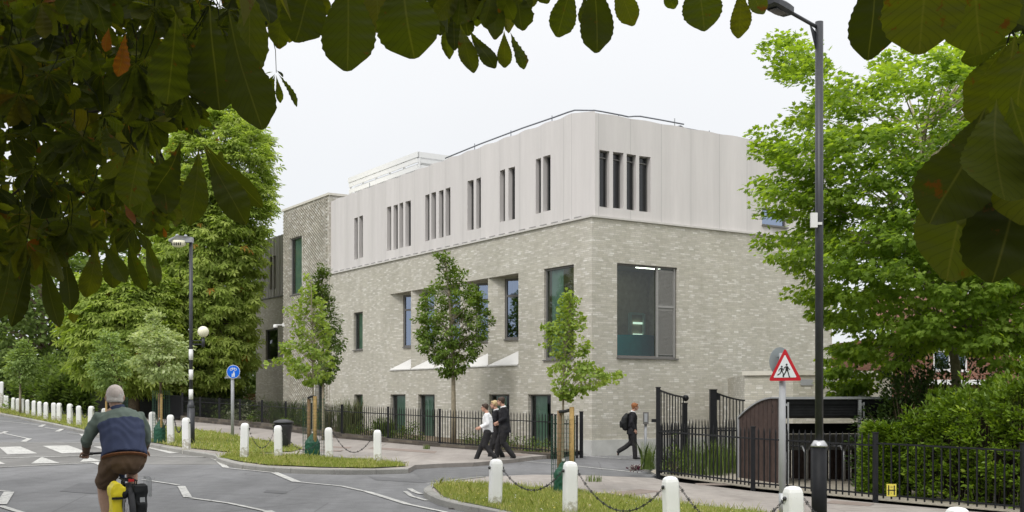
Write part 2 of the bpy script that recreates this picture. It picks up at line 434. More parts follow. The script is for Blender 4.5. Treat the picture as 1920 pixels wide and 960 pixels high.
leaf_mat('blade', [(0, (.19, .24, .05)), (.40, (.28, .335, .075)), (.68, (.41, .43, .15)), (1, (.62, .54, .30))], .35, (1.3, 1.3, .6), .7, .2)
# ================================================================== SETTING
RD = -0.10
def spline(pts, sub=6):
    out = []; n = len(pts)
    for i in range(n - 1):
        p0 = pts[max(i - 1, 0)]; p1 = pts[i]; p2 = pts[i + 1]; p3 = pts[min(i + 2, n - 1)]
        for k in range(sub):
            t = k / sub
            out.append(0.5 * ((2 * p1) + (p2 - p0) * t + (2 * p0 - 5 * p1 + 4 * p2 - p3) * t * t + (3 * p1 - p0 - 3 * p2 + p3) * t * t * t))
    out.append(pts[-1]); return out
def gl(pxs, h=0.0, sub=0):
    v = [G(a, b, h) for a, b in pxs]
    return spline(v, sub) if sub else v
def structure(name, mb, m):
    o = mb.build(name, m); o['kind'] = 'structure'; return o
def sheet(name, poly, m, drop=None):
    mb = MB(); mb.sheet(poly)
    if drop:
        n = len(poly); lo = [Vector(p) - Vector((0, 0, drop)) for p in poly]
        mb.add(list(poly) + lo, [(i, (i + 1) % n, n + (i + 1) % n, n + i) for i in range(n)])
    return structure(name, mb, m)

def W(x, y, h=0.0): return Vector((x, y, gz(x, h)))
mb = MB(); s_ = 900
mb.sheet([Vector((-s_, -s_, gz(-s_, -.16))), Vector((s_, -s_, gz(s_, -.16))), Vector((s_, s_, gz(s_, -.16))), Vector((-s_, s_, gz(-s_, -.16)))])
structure('ground', mb, M['earth'])
sheet('road', [W(-90, -30, RD), W(60, -30, RD), W(60, 14, RD), W(16, 24.5, RD), W(16, 32, RD), W(9, 40, RD), W(2.2, 40, RD), W(-20, 60, RD), W(-70, 150, RD), W(-90, 150, RD)], M['asphalt'])

# kerb line of the left pavement (photo order left to right), then the mouth of the school entrance
kerbL = gl([(-200, 763), (-60, 770), (0, 776), (60, 787), (110, 797), (170, 811), (230, 823), (300, 836), (350, 845), (400, 853), (412, 860), (440, 868), (480, 874), (560, 879), (660, 881), (765, 879)], 0, 4)
mouthL = gl([(778, 872), (830, 869), (890, 867), (960, 861), (1000, 856), (1037, 853)], 0)
backL = [W(2.0, 34.2), W(-1, 42), W(-16, 62), W(-50, 140), W(-140, 260)]
pavL = kerbL + mouthL + backL
sheet('pavement', pavL, M['pavement'], .15)
# right pavement
noseR = gl([(1225, 896), (1100, 891), (1000, 890), (900, 894), (850, 900), (815, 907), (797, 915), (800, 923), (822, 934), (860, 944), (960, 964), (1100, 1005), (1300, 1085), (1500, 1200)], 0)
noseS = noseR[:4] + spline(noseR[4:], 4)
backR = [W(9, 4), W(30, -10), W(45, 8)] + [G(2300, 1000), G(1920, 967), G(1641, 943), G(1411, 921), G(1240, 900)]
sheet('pavement', noseS + backR, M['pavement'], .15)
# worn reinstatement strips and covers in the pavement
for k, q in enumerate([[(610, 836), (660, 838), (655, 841), (604, 839)], [(905, 852), (960, 850), (1000, 853), (940, 857)], [(1130, 925), (1200, 917), (1240, 921), (1165, 931)], [(700, 838), (820, 846), (815, 850), (690, 841)], [(1560, 938), (1640, 944), (1630, 949), (1545, 943)]]):
    sheet('pavement_patch', gl(q, .005), M['patch'])
# school entrance surface
sheet('driveway', gl([(768, 880), (785, 874), (890, 869), (965, 863), (1040, 855), (1100, 856), (1212, 860), (1500, 862), (1500, 895), (1225, 895), (1000, 888), (900, 892), (850, 897), (800, 905)], RD + .004), M['entrance_asphalt'])
# gardens: soil between railings and school, gravelly bed behind the right railings
FL = [(1.1, 30.9), (-2.2, 34.1), (-5.8, 38.2), (-10.2, 45.7), (-15.6, 53.0), (-25.5, 64.5), (-36, 77)]
sheet('flower_bed', [W(x, y, .03) for x, y in FL] + [W(-30, 84, .03), W(-13.5, 60, .03), W(-8.1, 49.8, .03), W(2.1, 33.6, .03)], M['soil'])
FR = [(3.12, 23.9), (4.52, 21.0), (6.2, 19.1), (7.95, 17.4), (11.5, 14.2)]
sheet('flower_bed', [W(x, y + .06, .015) for x, y in FR] + [W(40, 12, .015), W(40, 34, .015), W(5.5, 30, .015), W(3.6, 27.0, .015), W(3.1, 25.0, .015)], M['gravel'])

# kerbs ------------------------------------------------------------
def kerb(line, w=.13, top=.012, bottom=-.16, inward=1):
    """stone kerb of separate 0.9 m blocks along a line"""
    mb = MB(); seg = []; acc = 0; cur = [line[0]]
    for a, b in zip(line, line[1:]):
        L = (b - a).length; d = 0
        while acc + (L - d) > .91:
            step = .91 - acc; d += step; acc = 0
            p = a.lerp(b, d / L); cur.append(p); seg.append(cur); cur = [p]
        acc += L - d; cur.append(b)
    seg.append(cur)
    for s in seg:
        L = sum((b - a).length for a, b in zip(s, s[1:]))
        if L < .05: continue
        q = [s[0].lerp(s[1], min(.4, .008 / max((s[1] - s[0]).length, .01)))] + s[1:]
        vs = []
        for i, p in enumerate(q):
            t = (q[min(i + 1, len(q) - 1)] - q[max(i - 1, 0)]); t.z = 0; t.normalize(); nn = Vector((-t.y, t.x, 0)) * inward
            for o, z in ((-.015, bottom), (-.015, top - .02), (.01, top), (w, top), (w, bottom)):
                vs.append(p + nn * o + Vector((0, 0, z)))
        fs = [(i * 5 + k, i * 5 + k + 1, (i + 1) * 5 + k + 1, (i + 1) * 5 + k) for i in range(len(q) - 1) for k in range(4)]
        fs += [(0, 1, 2, 3, 4), tuple((len(q) - 1) * 5 + k for k in (4, 3, 2, 1, 0))]
        mb.add(vs, fs)
    return structure('kerb', mb, M['kerb'])
kerb(kerbL[8:], inward=1)
kerb(noseS[3:], inward=-1 if False else 1)
kerb(gl([(1188, 884), (1196, 880), (1215, 886), (1232, 893)], RD, 3), w=.1, top=.11, bottom=-.02)
mb = MB()
ln = gl([(560, 846), (640, 858), (760, 868)], .004)
for a, b in zip(ln, ln[1:]): mb.bar(a, b, .10, .03)
structure('kerb', mb, M['kerb'])

# verges -----------------------------------------------------------
verge1 = gl([(-200, 760), (-60, 767), (0, 772.5), (60, 784), (110, 794), (170, 807), (230, 819), (300, 831), (345, 838), (420, 846), (480, 848), (545, 846), (566, 841), (545, 834), (480, 823), (440, 816), (380, 807), (280, 795), (180, 783), (100, 772), (0, 757), (-200, 742)], .022)
verge2 = gl([(412, 857), (440, 851), (520, 853), (600, 858), (700, 864), (745, 868), (762, 873), (700, 876.5), (600, 875), (500, 870.5), (450, 864)], .022)
verge3 = gl([(812, 911), (850, 905), (950, 909), (1050, 917), (1180, 933), (1300, 946), (1430, 959), (1600, 988), (1900, 1045), (2300, 1150), (2300, 1300), (1500, 1190), (1300, 1078), (1100, 999), (960, 959), (870, 941), (832, 931)], .022)
for v in (verge1, verge2, verge3): sheet('verge', v, M['turf'])

def inside(poly, x, y):
    c = np.zeros(len(x), bool); n = len(poly)
    for i in range(n):
        x1, y1 = poly[i][0], poly[i][1]; x2, y2 = poly[i - 1][0], poly[i - 1][1]
        hit = ((y1 > y) != (y2 > y)) & (x < (x2 - x1) * (y - y1) / (y2 - y1 + 1e-12) + x1)
        c ^= hit
    return c
def raw_mesh(name, V, faces_n, k, tint=None, uv=None, smooth=False):
    """V (M,3); faces: array (Fn, k) of indices"""
    me = bpy.data.meshes.new(name); me.vertices.add(len(V)); me.vertices.foreach_set('co', V.astype(np.float32).ravel())
    nf = len(faces_n); me.loops.add(nf * k); me.loops.foreach_set('vertex_index', faces_n.astype(np.int32).ravel())
    me.polygons.add(nf); me.polygons.foreach_set('loop_start', np.arange(0, nf * k, k, dtype=np.int32))
    if smooth: me.polygons.foreach_set('use_smooth', np.ones(nf, bool))
    me.update(calc_edges=True)
    if tint is not None:
        a = me.attributes.new('tint', 'FLOAT', 'POINT'); a.data.foreach_set('value', tint.astype(np.float32))
    if uv is not None:
        L = me.uv_layers.new(name='UVMap'); L.data.foreach_set('uv', uv[faces_n.ravel()].astype(np.float32).ravel())
    return me
def norm(a): return a / np.maximum(np.linalg.norm(a, axis=-1, keepdims=True), 1e-9)
def scatter(poly, n, ymax=1e9, xmin=-1e9):
    xs = [p[0] for p in poly]; ys = [p[1] for p in poly]
    X = []; Y = []; tot = 0
    lo = max(min(xs), xmin); hiy = min(max(ys), ymax)
    while tot < n:
        x = rng.uniform(lo, max(xs), n * 2); y = rng.uniform(min(ys), hiy, n * 2)
        m = inside(poly, x, y); X.append(x[m]); Y.append(y[m]); tot += m.sum()
        if m.sum() == 0: break
    return np.concatenate(X)[:n], np.concatenate(Y)[:n]
def grass(poly, n, h0, h1, wd, ymax=1e9, xmin=-1e9, tufts=0):
    x, y = scatter(poly, n, ymax, xmin)
    cl = .5 + .5 * np.sin(x * 3.1 + 1.3 * np.sin(y * 2.2)) * np.sin(y * 2.7 + x * .8)
    keep = (np.sin(x * 1.7 + 2 * np.sin(y * 1.1)) * np.sin(y * 1.5 + x * .6) + rng.normal(0, .5, n)) > -.75
    x, y, cl = x[keep], y[keep], cl[keep]; n = len(x)
    h = rng.uniform(h0, h1, n) * (.6 + .7 * cl) * (1 + 1.2 * (rng.random(n) > .97))
    a = rng.uniform(0, 2 * np.pi, n); la = rng.uniform(0, 2 * np.pi, n); lean = rng.uniform(.1, .8, n) * h
    base = np.stack([x, y, TILT * x + .02], 1)
    s = np.stack([np.cos(a), np.sin(a), 0 * a], 1) * wd
    mid = base + np.stack([np.cos(la) * lean * .35, np.sin(la) * lean * .35, h * .6], 1)
    tip = base + np.stack([np.cos(la) * lean, np.sin(la) * lean, h], 1)
    V = np.stack([base - s, base + s, mid + s * .7, tip, mid - s * .7], 1).reshape(-1, 3)
    idx = (np.arange(n) * 5)[:, None] + np.arange(5)[None]
    t = np.clip(rng.normal(.35 + .3 * cl, .22, n), 0, 1)
    me = raw_mesh('grass', V, idx, 5, np.repeat(t, 5))
    o = link('grass', me, M['blade']); o['kind'] = 'stuff'; o['label'] = 'short grass growing on the verge'; return o
grass(verge3, 60000, .035, .085, .0045, xmin=-4)
grass(verge2, 14000, .04, .10, .006)
grass(verge1, 42000, .04, .10, .010, ymax=75)
# ragged longer grass leaning over the kerb edges
for poly_, ys_ in ((verge3, 8.5), (verge2, 0), (verge1[:14], 0)):
    bx, by = [], []
    for a_, b_ in zip(poly_, poly_[1:]):
        L_ = math.hypot(b_[0] - a_[0], b_[1] - a_[1]); k_ = int(min(L_, 30) * 42)
        t_ = rng.random(k_); bx += list(a_[0] + (b_[0] - a_[0]) * t_ + rng.normal(0, .05, k_)); by += list(a_[1] + (b_[1] - a_[1]) * t_ + rng.normal(0, .05, k_))
    x = np.array(bx); y = np.array(by); ok = (np.sin(x * 3.3) + np.sin(y * 4.1 + 1) > -.6) & (y > ys_) & (y < 60); x, y = x[ok], y[ok]; n = len(x)
    h_ = rng.uniform(.05, .16, n); a_ = rng.uniform(0, 6.28, n); l_ = rng.uniform(0, 6.28, n)
    b0_ = np.stack([x, y, TILT * x + .0], 1); s_2 = np.stack([np.cos(a_), np.sin(a_), 0 * a_], 1) * (.005 if poly_ is not verge1 else .008)
    tp_ = b0_ + np.stack([np.cos(l_) * h_ * .6, np.sin(l_) * h_ * .6, h_], 1); md_ = b0_ * .45 + tp_ * .55 + np.array([0, 0, .012])
    V_ = np.stack([b0_ - s_2, b0_ + s_2, md_ + s_2 * .7, tp_, md_ - s_2 * .7], 1).reshape(-1, 3)
    o_ = link('grass', raw_mesh('grass', V_, (np.arange(n) * 5)[:, None] + np.arange(5)[None], 5, np.repeat(np.clip(rng.normal(.6, .25, n), 0, 1), 5)), M['blade']); o_['kind'] = 'stuff'; o_['label'] = 'longer grass along the verge edge'
# small yellow and white flowers in the near verge: loose stuff
def flowers(poly, n, m, ymax=1e9):
    x, y = scatter(poly, n, ymax); mb = MB()
    for a, b in zip(x, y):
        c = Vector((a, b, TILT * a + random.uniform(.05, .10))); r = random.uniform(.008, .014)
        mb.add([c + Vector((r * math.cos(q), r * math.sin(q) * .8, r * .5 * math.sin(q * 2))) for q in (0, 1.26, 2.51, 3.77, 5.03)], [(0, 1, 2, 3, 4)])
    o = mb.build('flowers', m); o['kind'] = 'stuff'; o['label'] = 'tiny flowers dotted through the verge grass'
flowers(verge3, 260, M['yellow_plate']); flowers(verge3, 120, M['white_paint']); flowers(verge1, 150, M['yellow_plate'], 50)

# road markings ----------------------------------------------------
h = RD + .012
sheet('crossing_surface', gl([(-400, 826), (0, 829), (210, 829.5), (345, 842), (400, 851), (424, 862), (412, 871), (300, 871), (185, 868), (0, 877), (-400, 893)], RD + .004), M['table_asphalt'])
def line(pxs, w, m='paint', hh=h):
    p = gl(pxs, hh); mb = MB()
    for a, b in zip(p, p[1:]):
        t = (b - a); t.z = 0; t.normalize(); nn = Vector((-t.y, t.x, 0)) * w / 2
        q = [a + nn, b + nn, b - nn, a - nn]
        for v in q: v.z = gz(v.x, hh)
        mb.sheet(q)
    return structure('road_marking', mb, M[m])
def quad(pxs, m='paint'): return sheet('road_marking', gl(pxs, h), M[m])
quad([(-90, 838), (-45, 837), (-10, 850), (-60, 852)]); quad([(-2, 838), (38, 837), (70, 850), (14, 852)]); quad([(80, 836), (128, 835), (166, 848), (116, 850)])
quad([(175, 837), (205, 837), (262, 848), (215, 849)]); quad([(270, 838), (303, 837), (362, 848), (318, 850)]); quad([(362, 842), (380, 843), (425, 852), (400, 853)], 'paint_worn')
for q in ([(58, 869), (78, 856.5), (112, 868)], [(-40, 872), (-15, 858), (10, 870)], [(150, 866), (162, 856), (190, 864)]): quad(q, 'paint_worn')
line([(-200, 829), (0, 829.3), (175, 829.5), (235, 833)], .10, 'paint_worn')
line([(-200, 862), (0, 859), (130, 855), (205, 853), (330, 856), (420, 857)], .10, 'paint_worn', h + .004)
line([(-200, 888), (0, 875.5), (100, 871), (186, 867)], .06, 'paint_worn')
line([(177, 866), (194, 873)], .16)
# zigzag edge lines
line([(395, 857), (411, 864)], .13); line([(411, 865), (424, 876.5)], .14); line([(424, 877), (514, 886)], .085); line([(514, 885.5), (556, 903)], .16)
line([(556, 903), (640, 911), (690, 922)], .085); line([(690, 922), (765, 945)], .12); line([(765, 945), (860, 965), (960, 990)], .085)
line([(268, 899), (335, 909)], .085); line([(340, 911), (352, 932)], .13); line([(357, 933), (430, 943), (495, 957)], .085); line([(500, 957), (560, 985)], .15)
line([(-60, 917), (19, 921)], .09); line([(17, 922), (2, 945)], .15); line([(0, 948), (45, 962)], .10)
line([(-60, 810), (0, 811), (52, 822)], .09); line([(55, 822), (44, 828)], .16); line([(-40, 806), (13, 809)], .09); line([(12, 809), (2, 813)], .15)
line([(0, 789), (40, 793), (78, 798)], .08, 'paint_worn'); line([(75, 800), (83, 796)], .16); line([(83, 801), (106, 805)], .08, 'paint_worn'); line([(107, 809), (117, 804)], .16)
line([(126, 811), (154, 814)], .08, 'paint_worn'); line([(152, 813), (160, 819)], .16)
line([(768, 916), (778, 922), (790, 926)], .10, 'paint_worn')
line([(760, 921), (772, 930), (800, 938)], .08, 'paint_worn')
# entrance lines
line([(1085, 853.5), (1135, 858), (1212, 863)], .09); line([(962, 863), (1040, 869), (1130, 879), (1200, 886)], .10)
line([(968, 857), (1000, 860)], .08, 'paint_worn')
# repairs and drains in the carriageway
for q in ([(150, 905), (262, 912), (236, 930), (112, 921)], [(690, 893), (800, 899), (812, 906), (704, 900)], [(500, 918), (540, 921), (536, 926), (494, 923)]):
    sheet('road_patch', gl(q, RD + .005), M['road_patch'])
for px, py in ((640, 884.5), (250, 829.5), (868, 952)):
    c = G(px, py, RD + .008); mb = MB(); mb.box(c, (.42, .42, .008)); structure('drain_cover', mb, M['drain_iron'])
    mb = MB()
    for k in range(6): mb.box(c + Vector((-.15 + k * .06, 0, .006)), (.03, .34, .006))
    structure('drain_cover', mb, M['sign_black'])
for q in ([(800, 906), (850, 902.5), (905, 905), (960, 907.5)], [(1190, 933.5), (1300, 945), (1400, 955)]):
    line(q, .05, 'paint_worn', .004 + .012)
# manhole covers
for px, py in ((1335, 908), (620, 845)):
    c = G(px, py, .006); mb = MB(); mb.box(c, (.6, .45, .006)); structure('manhole_cover', mb, M['patch'])

# ================================================================== SCHOOL BUILDING
class Fr:
    def __init__(s, O, d, n): s.O = Vector((O[0], O[1], 0)); s.d = Vector((d[0], d[1], 0)).normalized(); s.n = Vector((n[0], n[1], 0)).normalized()
    def p(s, u, w, v): return s.O + s.d * u + s.n * w + Vector((0, 0, v))
    def ax(s): return (s.d, s.n, Vector((0, 0, 1)))
    def inv(s, px, w=0.0):
        """u at which the wall (offset w) crosses photo column px"""
        q = (px - CX) / F; ox = s.O.x + s.n.x * w; oy = s.O.y + s.n.y * w
        return (q * oy - ox) / (s.d.x - q * s.d.y)
    def z(s, px, py, w=0.0):
        u = s.inv(px, w); Y = s.O.y + s.n.y * w + s.d.y * u
        return EYE + (HY - py) / F * Y
CO = (2.37, 33.2)
LF = Fr(CO, (-.5440, .8391), (-.8391, -.5440))
RF = Fr(CO, (.8391, .5440), (.5440, -.8391))
def wall(mb, fr, u0, u1, v0, v1, holes=(), rev=.12, top=None, off=None, du=None, uoff=0.0):
    """wall sheet with rectangular holes (ua, ub, va, vb[, reveal]); off(u) pushes the face out, top(u) varies the top edge"""
    hs = [tuple(h_) if len(h_) > 4 else tuple(h_) + (rev,) for h_ in holes]
    U = sorted({round(x, 4) for x in [u0, u1] + [a for h_ in hs for a in h_[:2]] if u0 - 1e-6 <= x <= u1 + 1e-6})
    V = sorted({round(x, 4) for x in [v0, v1] + [a for h_ in hs for a in h_[2:4]] if v0 - 1e-6 <= x <= v1 + 1e-6})
    if du:
        U2 = set(U); x = u0
        while x < u1:
            if all(abs(x - a) > .04 for a in U): U2.add(round(x, 4))
            x += du
        U = sorted(U2)
    o = off or (lambda u: 0.0)
    def vt(u, v): return top(u) if (top and abs(v - v1) < 1e-6) else v
    for a, b in zip(U, U[1:]):
        for c, d in zip(V, V[1:]):
            mu, mv = (a + b) / 2, (c + d) / 2
            if any(h_[0] < mu < h_[1] and h_[2] < mv < h_[3] for h_ in hs): continue
            q = [(a, c), (b, c), (b, d), (a, d)]
            mb.add([fr.p(u, o(u), vt(u, v)) for u, v in q], [(0, 1, 2, 3)], [[(u + uoff, vt(u, v)) for u, v in q]])
    for h_ in hs:
        a, b, c, d, r = h_
        if r <= 0: continue
        for (ua, va, ub, vb) in ((a, c, a, d), (b, d, b, c), (a, d, b, d), (b, c, a, c)):
            uvs = [(ua + uoff, va), (ub + uoff, vb)]
            if ua == ub: uvq = [(ua + uoff, va), (ub + uoff, vb), (ub + uoff + r, vb), (ua + uoff + r, va)]
            else: uvq = [(ua + uoff, va), (ub + uoff, vb), (ub + uoff, vb + r), (ua + uoff, va + r)]
            mb.add([fr.p(ua, o(ua), va), fr.p(ub, o(ub), vb), fr.p(ub, -r, vb), fr.p(ua, -r, va)], [(0, 1, 2, 3)], [uvq])
def window(parent, fr, a, b, c, d, dep, fm='frame_grey', gm='glass', fw=.06, mull=(), trans=(), panel=None, room=0, curtain=None, sill=True, name='window'):
    """frame bars at depth dep, pane just behind, optional room box and curtain behind the glass"""
    if a > b: a, b = b, a
    mb = MB(); w = -dep
    def bar(ua, ub, va, vb, t=.06): mb.box(fr.p((ua + ub) / 2, w - t / 2 + .03, (va + vb) / 2), (abs(ub - ua), t, abs(vb - va)), fr.ax())
    e = .004
    bar(a + e, a + fw, c + e, d - e); bar(b - fw, b - e, c + e, d - e); bar(a + fw, b - fw, c + e, c + fw); bar(a + fw, b - fw, d - fw, d - e)
    for m_ in mull: bar(m_ - fw * .5, m_ + fw * .5, c + fw, d - fw)
    for t_ in trans: bar(a + fw, b - fw, t_ - fw * .5, t_ + fw * .5)
    f = mb.build(name, M[fm], parent)
    mb = MB(); mb.add([fr.p(a + fw * .5, w - .01, c + .02), fr.p(b - fw * .5, w - .01, c + .02), fr.p(b - fw * .5, w - .01, d - .02), fr.p(a + fw * .5, w - .01, d - .02)], [(0, 1, 2, 3)])
    pn_ = mb.v; e1_ = Vector(pn_[1]) - Vector(pn_[0]); e2_ = Vector(pn_[3]) - Vector(pn_[0])
    if e1_.cross(e2_).dot(fr.n) < 0: mb.f = [tuple(reversed(q_)) for q_ in mb.f]
    mb.build('pane', M[gm], f)
    if sill:
        mb = MB(); mb.box(fr.p((a + b) / 2, -dep / 2 + .03, c - .02), (b - a + .04, dep + .05, .035), fr.ax()); mb.build('sill', M[fm], f)
    if panel:
        pa, pb, ps = panel
        mb = MB()
        for va, vb in zip([c + fw] + list(ps), list(ps) + [d - fw]):
            mb.box(fr.p((pa + pb) / 2, w - .01, (va + vb) / 2), (pb - pa - .06, .05, vb - va - .09), fr.ax())
            k = va + .1
            while k < vb - .1: mb.box(fr.p((pa + pb) / 2, w + .02, k), (pb - pa - .12, .012, .008), fr.ax()); k += .04
        mb.build('vent_panel', M['vent_panel'], f)
        mb = MB(); mb.box(fr.p(pa - .02, w, (c + d) / 2), (.07, .08, d - c - .05), fr.ax()); mb.box(fr.p(pb + .0, w, (c + d) / 2), (.05, .08, d - c - .05), fr.ax())
        for q in ps: mb.box(fr.p((pa + pb) / 2, w, q), (pb - pa, .075, .07), fr.ax())
        mb.build('panel_frame', M['frame_light'], f)
    if room:
        mb = MB(); w0 = w - .06; x0, x1, z0, z1 = a - .15 * room, b + .15 * room, c - .12, d + .05
        q = [fr.p(x, y, z) for y in (w0, w0 - room) for z in (z0, z1) for x in (x0, x1)]
        mb.add(q, [(4, 5, 7, 6), (0, 1, 5, 4), (2, 6, 7, 3), (0, 4, 6, 2), (1, 3, 7, 5)])
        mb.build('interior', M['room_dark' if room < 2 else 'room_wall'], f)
    if curtain:
        ca, cb = curtain; mb = MB(); k = 0; n_ = max(6, int(abs(cb - ca) / .05)); vs = []
        for i in range(n_ + 1):
            u = ca + (cb - ca) * i / n_; ww = w - .14 - .03 * math.sin(i * 1.9)
            vs += [fr.p(u, ww, c + .0), fr.p(u, ww, d)]
        mb.add(vs, [(2 * i, 2 * i + 2, 2 * i + 3, 2 * i + 1) for i in range(n_)], smooth=True)
        mb.build('curtain', M['curtain_green'], f)
    return f
ZB = 6.95; ZT = 10.15; ZTW = 10.50; SL = LF.inv(620)           # brick top, parapet, tower top, tower start
ST0 = LF.inv(618.5); ST1 = LF.inv(533)
bld = empty('school_building', (CO[0], CO[1], gz(CO[0], RD)))
tag(bld, 'three-storey pale brick school with grey clad top floor and tall slot windows', 'building')
# ---- left face, brick part
bigL = (LF.inv(1076), LF.inv(1020), 2.75, 5.61)
b1 = (LF.inv(680), LF.inv(663), LF.z(671, 656), LF.z(671, 585.5))
gfl = [(664, 680), (732, 760), (784, 815), (917, 955), (990, 1033)]
gf = [(LF.inv(b), LF.inv(a), -.05 if i > 0 else .4, 1.66) for i, (a, b) in enumerate(gfl)]
bayU = [13.24, 11.46, 9.62, 7.74, 5.86, 3.97]
bay = (3.97, 13.24, 2.64, 5.62, 0)
mb = MB()
wall(mb, LF, 0, ST0, -.9, ZB, [bigL + (.10,), b1 + (.12,), bay] + [g + (.14,) for g in gf])
sill_mb = MB(); wins = []
for k in range(5):
    uL, uR = bayU[k], bayU[k + 1]; D = 1.05
    A = LF.p(uL, 0, 0); B = LF.p(uR, -D, 0); dd = (B - A); Lb = dd.length
    d2 = (-dd).normalized()                         # along +s, so that u grows to the left as on the face
    n2 = Vector((d2.y, -d2.x, 0)); n2 = n2 if n2.dot(LF.n) > 0 else -n2
    f2 = Fr((B.x, B.y), (d2.x, d2.y), (n2.x, n2.y))
    wa, wb = Lb * .07, Lb * .70
    wall(mb, f2, 0, Lb, 2.6, 5.62, [(wa, wb, 3.52, 5.56, .06)], uoff=uR + 3)
    # soffit and the jamb at the deep end
    mb.add([LF.p(uL, 0, 5.62), LF.p(uR, 0, 5.62), LF.p(uR, -D, 5.62)], [(0, 1, 2)], [[(0, 0), (1.8, 0), (1.8, 1)]])
    mb.add([LF.p(uR, 0, 2.6), LF.p(uR, -D, 2.6), LF.p(uR, -D, 5.62), LF.p(uR, 0, 5.62)], [(0, 1, 2, 3)], [[(0, 2.6), (D, 2.6), (D, 5.62), (0, 5.62)]])
    # sloping sill wedge
    sill_mb.add([LF.p(uL - .02, .03, 2.64), LF.p(uR + .012, .03, 2.64), LF.p(uR + .012, -D + .01, 3.50), LF.p(uL - .02, .03, 2.60), LF.p(uR + .012, .03, 2.60)],
                [(0, 1, 2), (0, 3, 4, 1)])
    wins.append((f2, wa, wb))
mb.build('brick_wall', M['brick'], bld)
sill_mb.build('angled_sill', M['white_sill'], bld)
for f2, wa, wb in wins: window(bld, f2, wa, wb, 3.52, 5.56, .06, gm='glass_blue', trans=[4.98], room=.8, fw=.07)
def room(parent, fr, a, b, c, d, dep, depth, side0, side1, items=True):
    pass
# big corner windows share a real room behind them
mb = MB()
q0 = [LF.p(.25, -.25, 0), LF.p(5.0, -.25, 0)]
zf, zc = 2.35, 5.9
Pa, Pb = LF.p(3.2, -.35, 0), RF.p(.35, -.35, 0)
Pcorner = LF.p(.42, -.42, 0)
Pl = LF.p(3.6, -.42, 0); Pr = RF.p(5.2, -.42, 0); Pback = Pl + (Pr - Pcorner)
def zz(p, z): return Vector((p.x, p.y, z))
mb.add([zz(Pcorner, zf), zz(Pr, zf), zz(Pback, zf), zz(Pl, zf)], [(0, 1, 2, 3)])
mb.add([zz(Pl, zf), zz(Pback, zf), zz(Pback, zc), zz(Pl, zc)], [(0, 1, 2, 3)])
mb.add([zz(Pr, zf), zz(Pback, zf), zz(Pback, zc), zz(Pr, zc)], [(0, 1, 2, 3)])
mb.build('interior', M['room_wall'], bld)
mb = MB(); mb.add([zz(Pcorner, zc), zz(Pr, zc), zz(Pback, zc), zz(Pl, zc)], [(0, 1, 2, 3)]); mb.build('interior', M['room_ceiling'], bld)
wB = window(bld, LF, bigL[0], bigL[1], bigL[2], bigL[3], .10, fw=.07, curtain=(bigL[1] - .1, bigL[1] - .75))
bigR = (RF.inv(1157), RF.inv(1270), 2.78, 5.62)
um = RF.inv(1233)
wR = window(bld, RF, bigR[0], bigR[1], bigR[2], bigR[3], .10, fw=.06, panel=(um + .06, bigR[1] - .07, [RF.z(1250, 575)]))
# round teal seating screen, a doorway and a lit opening inside the corner room
mb = MB(); c0 = RF.p(RF.inv(1172, -1.9), -1.9, 0)
vs = []
for i in range(25):
    a = math.pi * 2 * i / 24; vs += [c0 + Vector((.95 * math.cos(a), .95 * math.sin(a), zf + .02)), c0 + Vector((.95 * math.cos(a), .95 * math.sin(a), 3.55))]
mb.add(vs, [(2 * i, 2 * i + 2, 2 * i + 3, 2 * i + 1) for i in range(24)], smooth=True)
seat = mb.build('round_booth', M['teal']); tag(seat, 'teal curved booth seen through the large corner window', 'booth')
mb = MB()
ud = RF.inv(1181, -3.5)
for u, wd, z0, z1, m_ in ((ud, .12, 3.0, 4.45, 0), (ud + .62, .08, 3.0, 4.45, 0), (ud + .3, .6, 4.40, 4.48, 0)):
    mb.box(RF.p(u, -3.5, (z0 + z1) / 2), (wd, .06, z1 - z0), RF.ax())
mb.build('door_frame', M['curtain_green'], bld)
n = N('strip_light'); n.b.inputs['Emission Color'].default_value = (1, .97, .88, 1); n.b.inputs['Emission Strength'].default_value = 4; n.col((.8, .8, .8)); M['strip_light'] = n.fin(.5)
n = N('glow_panel'); n.b.inputs['Emission Color'].default_value = (.8, 1, .85, 1); n.b.inputs['Emission Strength'].default_value = .8; n.col((.6, .7, .6)); M['glow_panel'] = n.fin(.5)
for u_, w_2 in ((1.4, -1.4), (2.6, -3.2), (4.0, -2.2)):
    mb = MB(); mb.box(RF.p(u_, w_2, 5.86), (.9, .22, .03), RF.ax()); mb.build('ceiling_light', M['strip_light'], bld)
for z_ in (4.12, 3.72): mb = MB(); mb.box(RF.p(ud + .36, -3.52, z_), (.40, .03, .07), RF.ax()); mb.build('glow_panel', M['glow_panel'], bld)  # emissive panels standing in for the bright inner opening, not lamps
# right face
mb = MB(); UR = RF.inv(1560)
wall(mb, RF, 0, UR, -.9, ZB, [bigR + (.10,)])
mb.build('brick_wall', M['brick'], bld)
for i, g in enumerate(gf):
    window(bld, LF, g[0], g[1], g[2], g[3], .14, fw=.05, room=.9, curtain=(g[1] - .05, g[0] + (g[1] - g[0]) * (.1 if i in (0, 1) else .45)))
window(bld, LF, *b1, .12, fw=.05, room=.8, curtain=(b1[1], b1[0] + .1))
# ---- plinth
mb = MB()
mb.prism([LF.p(0, .04, -.6) if False else LF.p(-.0, 0, -.6), LF.p(.7, 0, -.6), LF.p(.7, .05, -.6), Fr(CO, LF.d, LF.n).p(-.05, .05, -.6), RF.p(6.2, .05, -.6), RF.p(6.2, 0, -.6)], (0, 0, .9))
mb.build('plinth', M['concrete'], bld)
